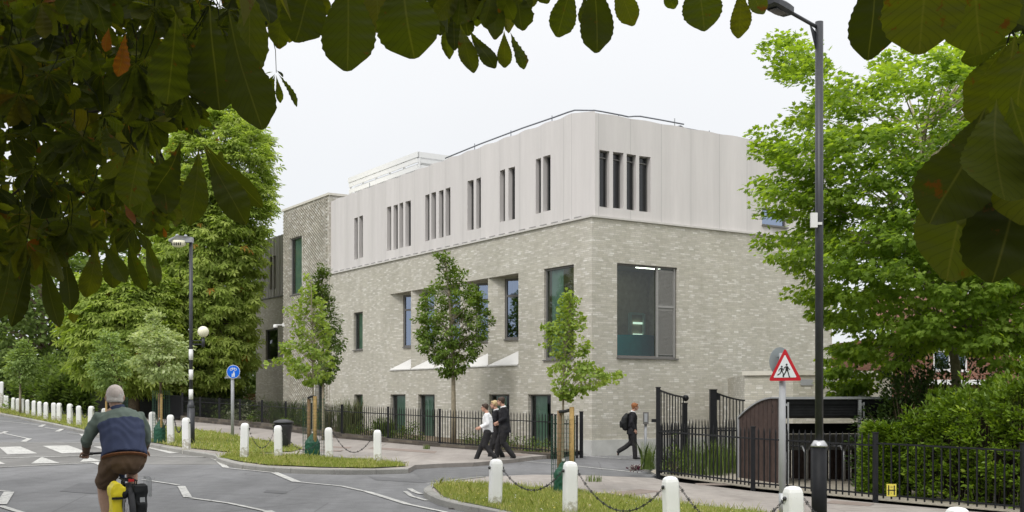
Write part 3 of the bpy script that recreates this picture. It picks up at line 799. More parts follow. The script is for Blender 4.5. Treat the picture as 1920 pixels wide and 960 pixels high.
# ---- cladding storey
def wv(u): return .022 * math.cos(2 * math.pi * u / 1.22) - .03
def ledge_top(base): return lambda u: base + .022 * math.cos(2 * math.pi * u / 1.22 + .6)
def slots(fr, rows): 
    out = []
    for (cols, (xa, ta, ba), (xb, tb, bb)) in rows:
        for a, b in cols:
            u0, u1 = fr.inv(a), fr.inv(b)
            if u0 > u1: u0, u1 = u1, u0
            t = fr.z(xa, ta) * .5 + fr.z(xb, tb) * .5; bo = fr.z(xa, ba) * .5 + fr.z(xb, bb) * .5
            out.append((u0, u1, bo, t, .20))
    return out
SLL = slots(LF, [([(662.5, 669), (672.5, 680)], (662, 409, 486), (680, 404, 483)),
                 ([(725, 732.5), (736, 744), (747.5, 755.5), (759, 768)], (725, 388, 470), (768, 376, 461)),
                 ([(795, 804), (808, 816.5), (821, 829.5), (834, 844)], (795, 365, 451), (844, 352, 442)),
                 ([(876, 886), (890.5, 900.5)], (876, 339, 431), (900, 333, 428)),
                 ([(936, 946.5), (952, 963)], (936, 319, 416), (963, 313, 411)),
                 ([(1002, 1013), (1017.5, 1031)], (1002, 297.5, 400), (1031, 291, 395))])
SRR = slots(RF, [([(1125, 1144.5), (1151, 1169.5), (1175.5, 1194.5), (1200.5, 1220.5)], (1125, 280, 387.5), (1220, 294.5, 397))])
uC = LF.inv(1069)
mb = MB()
wall(mb, LF, uC, ST0, ZB + .02, ZT, SLL, .34, top=lambda u: 10.15 + .05 * (1 - (u - uC) / (ST0 - uC)) + .014 * math.cos(2 * math.pi * u / 1.22 + .6), off=wv, du=.15)
wr_ = (RF.inv(1430), RF.inv(1476), RF.z(1453, 424), RF.z(1453, 392), .12)
t0 = .12
wall(mb, RF, t0, UR, ZB + .02, ZT, SRR + [wr_], .34, top=lambda u: 10.05 + .014 * math.cos(2 * math.pi * u / 1.22 + 2.1), off=wv, du=.15)
# chamfered corner leaf
A = LF.p(uC, wv(uC), 0); B = RF.p(t0, wv(t0), 0)
nn_ = 6; pts = []
for i in range(nn_ + 1):
    t = i / nn_; p = A.lerp(B, t); pts.append((p, 10.22 - .14 * t))
for i in range(nn_):
    (p, zp), (q, zq) = pts[i], pts[i + 1]; u = 60 + i * .18
    mb.add([zz(p, ZB + .02), zz(q, ZB + .02), zz(q, zq), zz(p, zp)], [(0, 1, 2, 3)], [[(u, 7), (u + .18, 7), (u + .18, 10), (u, 10)]])
mb.build('cladding_panel', M['cladding'], bld)
for s_ in SLL: window(bld, LF, s_[0], s_[1], s_[2], s_[3], .20, gm='dark_glass', fw=.035, sill=False)
for s_ in SRR: window(bld, RF, s_[0], s_[1], s_[2], s_[3], .20, gm='dark_glass', fw=.035, sill=False, trans=[s_[3] - .2])
window(bld, RF, *wr_[:4], .12, gm='glass_blue', fw=.05, room=.5)
# flashing between brick and cladding
mb = MB()
mb.prism([LF.p(-.0, 0, ZB - .03), LF.p(ST0, 0, ZB - .03), LF.p(ST0, .055, ZB - .03), LF.p(-.055, .055, ZB - .03), RF.p(UR, .055, ZB - .03), RF.p(UR, -.1, ZB - .03), RF.p(.1, -.1, ZB - .03), LF.p(.1, -.1, ZB - .03)], (0, 0, .055))
mb.build('flashing', M['render_band'], bld)
mb = MB(); u = .5
while u < ST0 - .3: mb.box(LF.p(u + .2, .012, ZB + .055), (.34, .03, .025), LF.ax()); u += .61
mb.build('drip_strip', M['frame_light'], bld)
# roof deck
mb = MB()
back = 12
mb.add([LF.p(.3, -.3, 9.75), LF.p(ST0, -.3, 9.75), LF.p(ST0, -back, 9.75), LF.p(-UR, -back, 9.75) if False else RF.p(UR, -.3, 9.75) + LF.d * back, RF.p(UR, -.3, 9.75)], [(0, 1, 2, 3, 4)])
# hidden sides so that the block is closed
e0 = RF.p(UR, 0, 0); e1 = e0 + LF.d * 22; e2 = LF.p(34, -2.2, 0) - LF.n * 16
for a_, b_ in ((e0, e1),):
    mb.add([zz(a_, -.9), zz(b_, -.9), zz(b_, 10.02), zz(a_, 10.02)], [(0, 1, 2, 3)])
mb.build('roof', M['roof_felt'], bld)
# parapet back face
mb = MB()
wall(mb, Fr((LF.p(0, -.22, 0).x, LF.p(0, -.22, 0).y), LF.d, LF.n), .3, ST0, 9.7, 10.12)
wall(mb, Fr((RF.p(0, -.22, 0).x, RF.p(0, -.22, 0).y), RF.d, RF.n), .3, UR, 9.7, 10.0)
mb.build('parapet', M['cladding'], bld)
# ---- patterned brick tower
tw = (LF.inv(567.5), LF.inv(546), LF.z(557, 552), LF.z(557, 444.5))
td = (LF.inv(611), LF.inv(592), .0, LF.z(600, 713))
TWF = Fr((LF.p(0, .04, 0).x, LF.p(0, .04, 0).y), LF.d, LF.n)
mb = MB()
wall(mb, TWF, ST0, ST1, -.9, ZTW - .08, [tw + (.10,), td + (.2,)])
# return of the tower above the cladding and its far side
mb.add([TWF.p(ST0, 0, -.9), TWF.p(ST0, -4.5, -.9), TWF.p(ST0, -4.5, ZTW - .08), TWF.p(ST0, 0, ZTW - .08)], [(0, 1, 2, 3)], [[(0, -.9), (4.5, -.9), (4.5, ZTW), (0, ZTW)]])
mb.add([TWF.p(ST1, 0, -.9), TWF.p(ST1, -8, -.9), TWF.p(ST1, -8, ZTW - .08), TWF.p(ST1, 0, ZTW - .08)], [(0, 1, 2, 3)], [[(0, -.9), (8, -.9), (8, ZTW), (0, ZTW)]])
# projecting headers in a diagonal pattern
ch = .075; row = 0; v = -.1
while v < ZTW - .25:
    u = ST0 + .22 + (row % 2) * .1175
    while u < ST1 - .08:
        cu, cv = u, v + ch / 2
        if not any(h_[0] - .07 < cu < h_[1] + .07 and h_[2] - .06 < cv < h_[3] + .06 for h_ in (tw, td)):
            c = TWF.p(cu, .02, cv); hx, hz = .052, .034
            X = TWF.d * hx; Z = Vector((0, 0, hz)); Nn = TWF.n * .045
            o = TWF.p(cu, 0, cv)
            vs = [o - X - Z, o + X - Z, o + X + Z, o - X + Z]; vs += [q + Nn for q in vs]
            fs = [(4, 5, 6, 7), (0, 1, 5, 4), (1, 2, 6, 5), (2, 3, 7, 6), (3, 0, 4, 7)]
            uu = cu; mb.add(vs, fs, [[(uu, cv + .01)] * 4] * 5)
        u += .235
    v += ch; row += 1
mb.build('patterned_brick_wall', M['brick_tower'], bld)
mb = MB(); mb.prism([TWF.p(ST0 - .05, .06, ZTW - .08), TWF.p(ST1 + .05, .06, ZTW - .08), TWF.p(ST1 + .05, -8, ZTW - .08), TWF.p(ST0 - .05, -4.6, ZTW - .08)], (0, 0, .10))
mb.build('coping', M['coping'], bld)
window(bld, TWF, *tw, .10, fw=.06, room=1.0, curtain=(tw[1] - .05, tw[0] + .35))
window(bld, TWF, *td, .2, fw=.05, room=1.2, trans=[.55], curtain=(td[1], td[0] + .3))
# ---- rear wing, tree shade put into its darker brick and cladding colours
WGF = Fr((LF.p(0, -2.2, 0).x, LF.p(0, -2.2, 0).y), LF.d, LF.n)
w0_, w1_ = 23.5, WGF.inv(480)
ww = (WGF.inv(521), WGF.inv(498), WGF.z(510, 675), WGF.z(510, 617))
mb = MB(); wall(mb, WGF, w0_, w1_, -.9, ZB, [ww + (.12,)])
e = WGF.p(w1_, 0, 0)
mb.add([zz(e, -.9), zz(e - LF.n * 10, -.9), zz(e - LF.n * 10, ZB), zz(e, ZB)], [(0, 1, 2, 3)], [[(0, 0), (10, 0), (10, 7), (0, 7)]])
mb.build('brick_wall', M['brick_shaded'], bld)
w2_ = WGF.inv(485)
mb = MB()
sl = slots(WGF, [([(506.5, 510.5), (513.5, 518)], (506, 482, 544), (518, 479, 540))])
def pleat(u):
    f = (u / .42) % 1; return (.06 if f < .5 else 0.0) - .03
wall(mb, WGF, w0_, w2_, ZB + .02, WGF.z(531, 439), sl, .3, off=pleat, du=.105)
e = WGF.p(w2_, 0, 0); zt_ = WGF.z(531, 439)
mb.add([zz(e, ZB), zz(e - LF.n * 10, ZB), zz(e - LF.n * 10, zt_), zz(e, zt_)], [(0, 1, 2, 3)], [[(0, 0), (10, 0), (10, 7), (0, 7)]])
mb.build('cladding_panel', M['cladding_shaded'], bld)
mb = MB(); mb.prism([WGF.p(w0_, .05, ZB - .03), WGF.p(w1_, .05, ZB - .03), WGF.p(w1_, -.2, ZB - .03), WGF.p(w0_, -.2, ZB - .03)], (0, 0, .05)); mb.build('flashing', M['frame_grey'], bld)
mb = MB(); mb.add([WGF.p(w0_, -.05, zt_ - .1), WGF.p(w2_, -.05, zt_ - .1), WGF.p(w2_, -10, zt_ - .1), WGF.p(w0_, -10, zt_ - .1)], [(0, 1, 2, 3)]); mb.build('roof', M['roof_felt'], bld)
for s_ in sl: window(bld, WGF, s_[0], s_[1], s_[2], s_[3], .20, gm='dark_glass', fw=.03, sill=False)
window(bld, WGF, *ww, .12, fw=.06, room=.8)
# ---- roof plant screen
pw = 3.0; PSF = Fr((LF.p(0, -pw, 0).x, LF.p(0, -pw, 0).y), LF.d, LF.n)
p0, p1 = PSF.inv(783), PSF.inv(655); ztop = 12.2
PR = Fr((PSF.p(p0, 0, 0).x, PSF.p(p0, 0, 0).y), RF.d, RF.n)
ps = empty('roof_plant_screen', PSF.p(p0, 0, 9.75)); tag(ps, 'white slatted plant screen standing on the roof behind the parapet', 'screen')
mb = MB(); z = 10.0
while z < ztop - .2:
    mb.box(PSF.p((p0 + p1) / 2, 0, z), (p1 - p0, .05, .20), PSF.ax()); mb.box(PR.p(1.9, 0, z), (3.8, .05, .20), PR.ax()); z += .31
mb.box(PSF.p((p0 + p1) / 2, .0, ztop - .1), (p1 - p0 + .1, .10, .24), PSF.ax()); mb.box(PR.p(1.9, 0, ztop - .1), (3.8, .10, .24), PR.ax())
mb.build('slats', M['louvre'], ps)
mb = MB()
k = p0
while k < p1 + .1: mb.box(PSF.p(k, -.08, 10.95), (.09, .07, 2.4), PSF.ax()); k += (p1 - p0) / 5
for k in (1.9, 3.8): mb.box(PR.p(k, -.08, 10.95), (.09, .07, 2.4), PR.ax())
mb.build('post', M['louvre'], ps)
mb = MB(); mb.add([PSF.p(p0 + .1, -.25, 9.76), PSF.p(p1 - .1, -.25, 9.76), PSF.p(p1 - .1, -3.3, 9.76), PSF.p(p0 + .1, -3.3, 9.76), PSF.p(p0 + .1, -.25, 11.8), PSF.p(p1 - .1, -.25, 11.8), PSF.p(p1 - .1, -3.3, 11.8), PSF.p(p0 + .1, -3.3, 11.8)], [(4, 5, 6, 7), (0, 1, 5, 4), (1, 2, 6, 5), (2, 3, 7, 6), (3, 0, 4, 7)])
mb.build('plant_housing', M['louvre'], ps)
# ---- roof edge rail
RW = -.02
rr = empty('roof_edge_rail', LF.p(.3, -.3, 9.75)); tag(rr, 'thin grey safety rail running along the roof edge of the school', 'railing')
mb = MB(); w_ = -.10
def on(fr, px, py, w=w_): u = fr.inv(px, w); return fr.p(u, w, fr.z(px, py, w))
path = [on(LF, 835, 296.5), on(LF, 900, 270), on(LF, 980, 240), on(LF, 1040, 219.5), on(LF, 1066, 210)]
path += [on(LF, 1078, 206.5)] + [on(RF, 1115, 207)] + [on(RF, 1128, 209), on(RF, 1165, 216), on(RF, 1178, 219), on(RF, 1190, 218), on(RF, 1200, 218), on(RF, 1240, 225), on(RF, 1282, 233)]
mb.tube(path, .024, 6); mb.tube([on(RF, 1268, 238.5), on(RF, 1276, 236), on(RF, 1282, 240), on(RF, 1320, 247), on(RF, 1355, 254)], .024, 6)
mb.build('rail', M['rail_pipe'], rr)
mb = MB()
for fr, px, py in ((LF, 890, 273), (LF, 958, 248.5), (LF, 1035, 221), (RF, 1113, 210), (RF, 1160, 219), (RF, 1265, 231), (RF, 1330, 249)):
    q = on(fr, px, py); mb.bar(q + Vector((0, 0, .07)), q - Vector((0, 0, .5)), .025)
mb.build('post', M['rail_pipe'], rr)
for px, py in ((1265, 231), (693, 350)):
    fr = RF if px > 1110 else LF
    q = on(fr, px, py); o = MB(); o.bar(q + Vector((0, 0, .15)), q - Vector((0, 0, .6)), .03); o = o.build('roof_post', M['galv']); tag(o, 'short post standing up on the roof edge right of the corner' if px > 1110 else 'short post on the roof beside the patterned brick tower', 'post')
# ---- cameras on the walls
def cctv(p, dirv, label):
    e = empty('security_camera', p); tag(e, label, 'camera')
    mb = MB(); d = Vector(dirv).normalized()
    mb.bar(p, p + d * .38, .05); mb.box(p + Vector((0, 0, 0)), (.12, .12, .16)); mb.build('bracket', M['cctv_white'], e)
    q = p + d * .40 + Vector((0, 0, -.10))
    mb = MB(); mb.lathe(q, [(.055, .12), (.10, .10), (.115, .0), (.11, -.05)][::-1], 14); mb.build('housing', M['cctv_white'], e)
    mb = MB(); mb.ball(q + Vector((0, 0, -.06)), .085, 12, 8); mb.build('dome', M['dark_glass'], e)
cctv(TWF.p(ST1 - .12, .03, TWF.z(534, 609)), TWF.n + LF.d * .6, 'white dome camera on the left edge of the patterned brick tower')
cctv(WGF.p(w1_ - .1, .03, WGF.z(481, 626)), LF.d + LF.n * .3, 'small white dome camera on the far corner of the shaded wing')
# ---- low annex right of the entrance
ax_ = empty('annex_building', W(6.6, 31.5)); tag(ax_, 'low flat-roofed pale brick annex behind the bicycle shelter', 'building')
YA = 31.0
AO = P(1396, 740, YA); AE = P(1487, 740, 30.2)
dA = Vector((AE.x - AO.x, AE.y - AO.y, 0)); LA = dA.length; dA.normalize()
AF = Fr((AO.x, AO.y), (dA.x, dA.y), (dA.y, -dA.x)); zA = EYE + 36 / F * YA
mb = MB(); wall(mb, AF, 0, LA, -.8, zA)
AG = Fr((AE.x, AE.y + .0), (.97, .25), (.25, -.97)); wall(mb, AG, 0, 3.0, -.8, zA, [(1.5, 2.2, zA - .95, zA - .45, .08)])
a0 = AF.p(0, 0, 0); mb.add([zz(a0, -.8), zz(a0 + Vector((.5, 5, 0)), -.8), zz(a0 + Vector((.5, 5, 0)), zA), zz(a0, zA)], [(0, 1, 2, 3)], [[(0, 0), (5, 0), (5, 3), (0, 3)]])
mb.build('brick_wall', M['brick'], ax_)
mb = MB(); mb.prism([AF.p(-.05, .06, zA), AF.p(LA, .06, zA), AG.p(3.0, .06, zA), AG.p(3.0, -4, zA), AF.p(-.05, -4, zA)], (0, 0, .12)); mb.build('coping', M['coping'], ax_)
mb = MB()
for k in (.25, .85, 1.6): mb.box(AG.p(k + .15, .012, zA - .2), (.36, .02, .16), AG.ax())
mb.build('vent_grille', M['grey_post'], ax_)
mb = MB(); mb.box(AG.p(1.85, -.05, zA - .7), (.68, .03, .48), AG.ax()); mb.build('window', M['dark_glass'], ax_)
# ================================================================== STREET FURNITURE
# ---- bollards
def make_bollard():
    e = empty('bollard', (0, 0, 0))
    mb = MB(); w = .088
    prof = [(w, -.35), (w, .0), (w * .995, .60), (w * .96, .648), (w * .84, .685), (w * .6, .708), (w * .2, .716)]
    vs = []
    for r, z in prof:
        c_ = .22 * r
        for x, y in ((r - c_, -r), (r, -r + c_), (r, r - c_), (r - c_, r), (-r + c_, r), (-r, r - c_), (-r, -r + c_), (-r + c_, -r)): vs.append((x, y, z))
    fs = [(i * 8 + k, i * 8 + (k + 1) % 8, (i + 1) * 8 + (k + 1) % 8, (i + 1) * 8 + k) for i in range(len(prof) - 1) for k in range(8)] + [tuple((len(prof) - 1) * 8 + k for k in range(8))]
    mb.add(vs, fs); link('post', mb.mesh('post'), M['white_paint'], e, True)
    mb = MB(); mb.bar((-.105, 0, .585), (.105, 0, .585), .022); mb.ball((.1, 0, .585), .024, 8, 6); mb.ball((-.1, 0, .585), .024, 8, 6)
    link('chain_hook', mb.mesh('hook'), M['chain'], e, True)
    return e
proto_b = make_bollard(); used_b = False
def place_bollard(px, ytop, Y, label, group, rz=0.0):
    global used_b
    top = P(px, ytop, Y); x = top.x; g = gz(x)
    o = proto_b if not used_b else copy_tree(proto_b); used_b = True
    hgt = .716
    zb = max(min(top.z - hgt, g + .04), g - .16)
    o.location = (x, Y, top.z - hgt)
    o.rotation_euler = (random.uniform(-.022, .022), random.uniform(-.03, .03), rz)
    tag(o, label, 'bollard', group); return o
def solveY(px, ytop, hgt=.70):
    u = (px - CX) / F; k = (ytop - HY) / F
    return (EYE - hgt) / (k + TILT * u)
chain_link = []
def chain(a, b, sag, label, group, big=1.0, dense=True):
    a = Vector(a); b = Vector(b); mb = MB(); L = (b - a).length * 1.03
    step = .036 if dense else .075; n_ = max(8, int(L / step))
    def pos(t): p = a.lerp(b, t); return p - Vector((0, 0, sag * 4 * t * (1 - t)))
    pts_ = [pos(i / n_) for i in range(n_ + 1)]
    for i in range(n_):
        p, q = pts_[i], pts_[i + 1]; d = (q - p).normalized()
        X = d.cross(Vector((0, 0, 1))).normalized(); Z = X.cross(d)
        if i % 2: X, Z = Z, X
        c = (p + q) / 2
        if dense:
            ring = [c + d * (.026 * math.cos(t)) + X * (.012 * math.sin(t)) for t in [k * math.pi / 3 for k in range(6)]]
            mb.tube(ring, .0042 * big, 4, closed=True, cap=False)
            if i % 4 == 1:
                for s_ in (X, Z): mb.bar(c - s_ * .028, c + s_ * .028, .007)
        else: mb.box(c, (.02 * big, (q - p).length * 1.0, .02 * big if i % 2 else .008), (X, d, Z))
    o = mb.build('chain', M['chain']); tag(o, label, 'chain', group)
def hook(o, side=0): return o.location + Vector((side * .1, 0, .585))
gN = 'white bollards along the near verge'
near = [(928, 860.5, 16.6), (1068.5, 865, 15.5), (1260, 893, 13.9), (1490, 911.5, 12.0), (1795, 950.5, 10.05)]
nl = ['leftmost white bollard on the near kerbside lawn, at its rounded tip', 'near white bollard directly in front of the staked young tree with green bag',
      'near white bollard between the staked tree and the school crossing sign', 'near white bollard touching the foot of the tall black lamp post on its left', 'near white bollard cut off by the picture edge below the yellow H plate']
NB = [place_bollard(px, y, Y, l, gN, rz=.25) for (px, y, Y), l in zip(near, nl)]
cl_ = ['spiked black chain hanging between the two leftmost near bollards', 'spiked black chain sagging low over the lawn right of the staked young tree', 'spiked black chain passing in front of the grey sign pole', 'spiked black chain crossing behind the foot of the tall black lamp post']
for i in range(4): chain(hook(NB[i], 1), hook(NB[i + 1], -1), (.30, .42, .42, .42)[i], cl_[i], 'spiked chains on the near bollards')
gM = 'white bollards on the small island across the road'
mid = [(458, 793), (522, 797.5), (617.5, 801.5), (708, 806)]
ml = ['leftmost white bollard of the island verge, right of the blue sign', 'white bollard standing in front of the black litter bin', 'thin-looking white bollard just right of the staked tree on the island verge', 'rightmost white bollard at the end of the island verge']
MY = [25.6, 26.2, 26.6, 25.6]
MBs = [place_bollard(px, y, Y, l, gM, rz=.1) for (px, y), l, Y in zip(mid, ml, MY)]
for i, l in enumerate(['black chain hanging in front of the litter bin', 'black chain passing behind the green watering bag', 'black chain at the right end of the island verge']):
    chain(hook(MBs[i], 1), hook(MBs[i + 1], -1), .42, l, 'chains on the island bollards')
gF = 'white bollards receding along the left verge'
far = [(349.5, 783), (320.5, 777.5), (286.5, 772), (196, 765.5), (170.5, 761.3), (148, 760.7), (131, 757), (111, 755.5), (101, 755), (86, 754), (75, 752.7), (63.5, 751), (52, 749), (42.5, 747.7), (33.5, 746.8), (24.5, 745.5), (14, 742), (8.5, 741.3), (1.5, 741)]
def ordinal(n): return {1: 'first', 2: 'second', 3: 'third', 4: 'fourth', 5: 'fifth', 6: 'sixth', 7: 'seventh', 8: 'eighth', 9: 'ninth', 10: 'tenth', 11: 'eleventh', 12: 'twelfth', 13: 'thirteenth', 14: 'fourteenth', 15: 'fifteenth', 16: 'sixteenth'}[n]
fl = ['white bollard touching the black and white striped crossing post', 'white bollard between the striped crossing post and the young linden tree', 'white bollard just left of the stakes of the pale young linden tree']
FB = []
FYs = {}
for i, (px, y) in enumerate(far):
    hpx = {0: 51, 1: 47, 2: 45, 3: 37, 4: 36, 5: 34, 6: 33.5, 7: 31, 8: 31, 9: 30, 10: 28.5, 11: 28, 12: 27, 13: 26, 14: 25, 15: 24, 16: 23, 17: 22.5, 18: 22}[i]
    Y = .70 * F / hpx
    lab = fl[i] if i < 3 else '%s white bollard to the left of the cyclist in the receding row' % ordinal(i - 2)
    FB.append(place_bollard(px, y, Y, lab, gF, rz=random.uniform(-.1, .3)))
for i in range(len(FB) - 1):
    if i == 2: continue
    if i < 2: lab = ['black chain between the striped crossing post and the bollard left of it', 'black chain hanging just right of the linden tree stakes'][i]
    else: lab = 'black chain between the %s and %s bollards left of the cyclist' % (ordinal(i - 2), ordinal(i - 1))
    chain(hook(FB[i], -1), hook(FB[i + 1], 1), .30, lab, 'chains linking the left row of bollards', 1.3, i < 6)
for (px, y, hpx), l in zip([(2.5, 716, 27), (27, 725.5, 17), (47.5, 717.5, 17)], ['white post at the far left edge, behind the receding row', 'short white post left of the far young tree across the side road', 'far white post right of the far young tree']):
    o = copy_tree(proto_b); Y = .7 * F / hpx; t = P(px, y, Y); o.location = (t.x, Y, t.z - .70); tag(o, l, 'bollard', 'white posts beyond the side road')

# ---- tall lamp post, right
LX, LY = (1536 - CX) / F * 13.1, 13.1
lp = empty('street_lamp', W(LX, LY)); tag(lp, 'tall black street lamp rising in front of the school, right foreground', 'street lamp')
g0 = gz(LX)
zc_ = EYE + (HY - 838) / F * LY; zt_ = EYE + (HY - 41) / F * LY
mb = MB(); mb.tube([(LX, LY, g0 - .1), (LX, LY, zc_ - .0)], .088, 20); mb.build('base', M['post_black_sticker'], lp)
mb = MB(); mb.lathe((LX, LY, zc_), [(.088, 0), (.098, .005), (.098, .02), (.062, .075), (.05, .078)], 20); mb.build('collar', M['silver'], lp)
mb = MB(); mb.tube([(LX, LY, zc_ + .05), (LX, LY, zt_)], .047, 16); mb.build('pole', M['post_black'], lp)
a0 = Vector((LX - .03, LY, zt_ - .06)); a1 = P(1482, 23, 12.7); a2 = P(1428, -4, 12.3)
mb = MB(); mb.tube([a0, a1], .022, 10); q = a0 + (a1 - a0) * .28; mb.prism([Vector((LX - .04, LY - .006, zt_ - .12)), Vector((LX - .04, LY - .006, zt_ - .34)), q + Vector((0, -.006, -.01))], (0, .012, 0)); mb.build('arm', M['post_black'], lp)
d = (a2 - a1).normalized(); X = d.cross(Vector((0, 0, 1))).normalized(); Z = X.cross(d)
mb = MB(); vs = []
for t, hw, zu, zl in ((0, .045, .035, -.035), (.06, .085, .055, -.06), (.16, .10, .06, -.065), (.38, .10, .055, -.05), (.44, .07, .03, -.03)):
    c = a1 + d * t
    for x, z in ((-hw, zl * .7), (-hw * .6, zl), (hw * .6, zl), (hw, zl * .7), (hw, zu * .4), (hw * .6, zu), (-hw * .6, zu), (-hw, zu * .4)): vs.append(c + X * x + Z * z)
fs = [(i * 8 + k, i * 8 + (k + 1) % 8, (i + 1) * 8 + (k + 1) % 8, (i + 1) * 8 + k) for i in range(4) for k in range(8)] + [tuple(reversed(range(8))), tuple(32 + k for k in range(8))]
mb.add(vs, fs); ln_ = mb.build('lamp_head', M['post_black'], lp)
mb = MB(); mb.box(a1 + d * .26 - Z * .062, (.12, .22, .012), (X, d, Z)); mb.build('lamp_glass', M['dark_glass'], ln_)
mb = MB(); mb.box(P(1526, 413, LY - .06), (.075, .05, .17)); mb.box(P(1534, 419, LY - .055), (.09, .02, .03)); bx = mb.build('sensor_box', M['cctv_white'], lp)
# ---- school crossing sign
SY = 16.6; SX = (1467 - CX) / F * SY
sg = empty('road_sign', W(SX, SY)); tag(sg, 'grey pole with red-edged triangular school crossing sign and a round sign backing it', 'road sign')
mb = MB(); mb.tube([(SX, SY, gz(SX) - .1), (SX, SY, EYE + (HY - 662) / F * SY)], .049, 14); mb.build('pole', M['grey_post'], sg)
mb = MB(); mb.tube([(SX, SY, gz(SX) - .02), (SX, SY, gz(SX) + .30)], .054, 14); mb.build('pole_sleeve', M['galv'], sg)
def tri(c, r, ins, y):   # rounded triangle outline
    pts_ = []
    for k in range(3):
        a = math.pi / 2 + k * 2 * math.pi / 3; cc = Vector((math.cos(a), math.sin(a))) * (r - ins)
        for j in range(-3, 4):
            b = a + j * math.pi / 9; pts_.append(Vector((c.x + cc.x + ins * math.cos(b), y, c.z + (cc.y + ins * math.sin(b)))))
    return pts_
c = P(1472, 693.5, SY - .15); s_ = SY - .15
mb = MB(); mb.box((SX, SY - .075, c.z + .06), (.05, .10, .03)); mb.box((SX, SY - .075, c.z - .08), (.05, .10, .03)); mb.build('sign_clip', M['galv'], sg)
asp = 58 / 46 * .866                                          # sign appears slightly narrow: it is turned away
def turn(pts_, c, a):
    m_ = Matrix.Rotation(a, 4, 'Z'); return [m_ @ (Vector(p) - c) + c for p in pts_]
TA = R(-45); r_ = .30
mb = MB(); mb.prism(turn(tri(c, r_, .022, s_), c, TA), (0, .006, 0)); mb.build('sign_border', M['sign_red'], sg)
def flat(mb, pts2, dy, c=c, ang=TA, th=.002):
    q = [Vector((c.x + x, c.y + dy, c.z + z)) for x, z in pts2]; q = turn(q, c, ang)
    n_ = turn([Vector((c.x, c.y - th, c.z))], c, ang)[0] - c
    mb.prism(q, n_)
mb = MB(); q = [(p.x - c.x, p.z - c.z) for p in tri(c, .215, .01, c.y)]; flat(mb, q, -.002); mb.build('sign_face', M['sign_white'], sg)
mb = MB()
def disc(mb, cx, cz, r, dy, c=c, ang=TA, n=12): flat(mb, [(cx + r * math.cos(t), cz + r * math.sin(t)) for t in [2 * math.pi * k / n for k in range(n)]], dy, c, ang)
def stroke(mb, pts2, w, dy, c=c, ang=TA):
    for (x0, z0), (x1, z1) in zip(pts2, pts2[1:]):
        L = math.hypot(x1 - x0, z1 - z0); nx, nz = -(z1 - z0) / L * w / 2, (x1 - x0) / L * w / 2
        dy2 = dy - random.random() * .0006
        flat(mb, [(x0 + nx, z0 + nz), (x1 + nx, z1 + nz), (x1 - nx, z1 - nz), (x0 - nx, z0 - nz)], dy2, c, ang)
y_ = -.0045
# taller child
disc(mb, .030, .075, .016, y_); flat(mb, [(.012, .052), (.046, .054), (.060, -.015), (.010, -.018)], y_)
stroke(mb, [(.018, .048), (-.012, .030), (-.016, .006)], .012, y_); stroke(mb, [(.046, .048), (.066, .015), (.086, .0)], .012, y_)
stroke(mb, [(.022, -.012), (-.002, -.055), (-.035, -.098)], .018, y_); stroke(mb, [(.045, -.012), (.062, -.06), (.074, -.105), (.088, -.105)], .017, y_)
# smaller child
disc(mb, -.052, .048, .014, y_); flat(mb, [(-.072, .030), (-.044, .030), (-.036, -.025), (-.070, -.028)], y_)
stroke(mb, [(-.070, .026), (-.100, .0), (-.098, -.022)], .011, y_); stroke(mb, [(-.044, .024), (-.02, -.008)], .011, y_)
stroke(mb, [(-.062, -.022), (-.085, -.058), (-.115, -.066), (-.118, -.08)], .015, y_); stroke(mb, [(-.045, -.022), (-.025, -.062), (-.030, -.098), (-.012, -.098)], .015, y_)
mb.build('children_symbol', M['sign_black'], sg)
c2 = P(1463, 678, SY + .11)
mb = MB(); q = [(.215 * math.cos(t), .215 * math.sin(t)) for t in [2 * math.pi * k / 32 for k in range(32)]]
flat(mb, q, 0, c2, R(30), -.005); mb.build('round_sign', M['sign_back'], sg)
mb = MB(); mb.bar(c2 + Vector((-.12, -.02, .08)), c2 + Vector((.12, -.02, .08)), .03, .02); mb.bar(c2 + Vector((-.12, -.02, -.08)), c2 + Vector((.12, -.02, -.08)), .03, .02); mb.build('sign_bracket', M['sign_back'], sg)
mb = MB(); mb.box(c2 + Vector((-.10, -.012, -.09)), (.05, .004, .065)); mb.build('sticker', M['sign_white'], sg)
# ---- crossing post with globe and lantern
BY = 31.4; BX = (358 - CX) / F * BY
bp = empty('crossing_beacon', W(BX, BY)); tag(bp, 'tall crossing post with black and white stripes, globe lamp and top lantern', 'beacon post')
def zy(y, Y=BY): return EYE + (HY - y) / F * Y
mb = MB(); mb.tube([(BX, BY, gz(BX) - .1), (BX, BY, zy(765))], .105, 14); mb.lathe((BX, BY, zy(765)), [(.105, 0), (.11, .02), (.06, .22)], 14)
mb.tube([(BX, BY, zy(765)), (BX, BY, zy(455))], .052, 12); mb.build('pole', M['post_black'], bp)
mb = MB()
for a, b in ((655, 675), (693, 712), (730, 749), (755, 758)): mb.tube([(BX, BY, zy(b)), (BX, BY, zy(a))], .061, 12)
mb.build('white_band', M['white_paint'], bp)
GX = (381 - CX) / F * BY
mb = MB(); mb.bar((BX, BY, zy(638.5)), (GX, BY, zy(638.5)), .022); mb.bar((BX, BY, zy(645.5)), (GX, BY, zy(645.5)), .03); mb.tube([(GX, BY, zy(651)), (GX, BY, zy(633))], .045, 10); mb.build('bracket', M['post_black'], bp)
mb = MB(); mb.ball((GX, BY, zy(622)), .155, 20, 12); mb.build('globe', M['globe'], bp)
mb = MB()
for xp, r in ((336, .26), (342, .28)): pass
q1 = Vector(((322 - CX) / F * BY, BY - .1, zy(452))); q2 = Vector((BX + .05, BY, zy(452)))
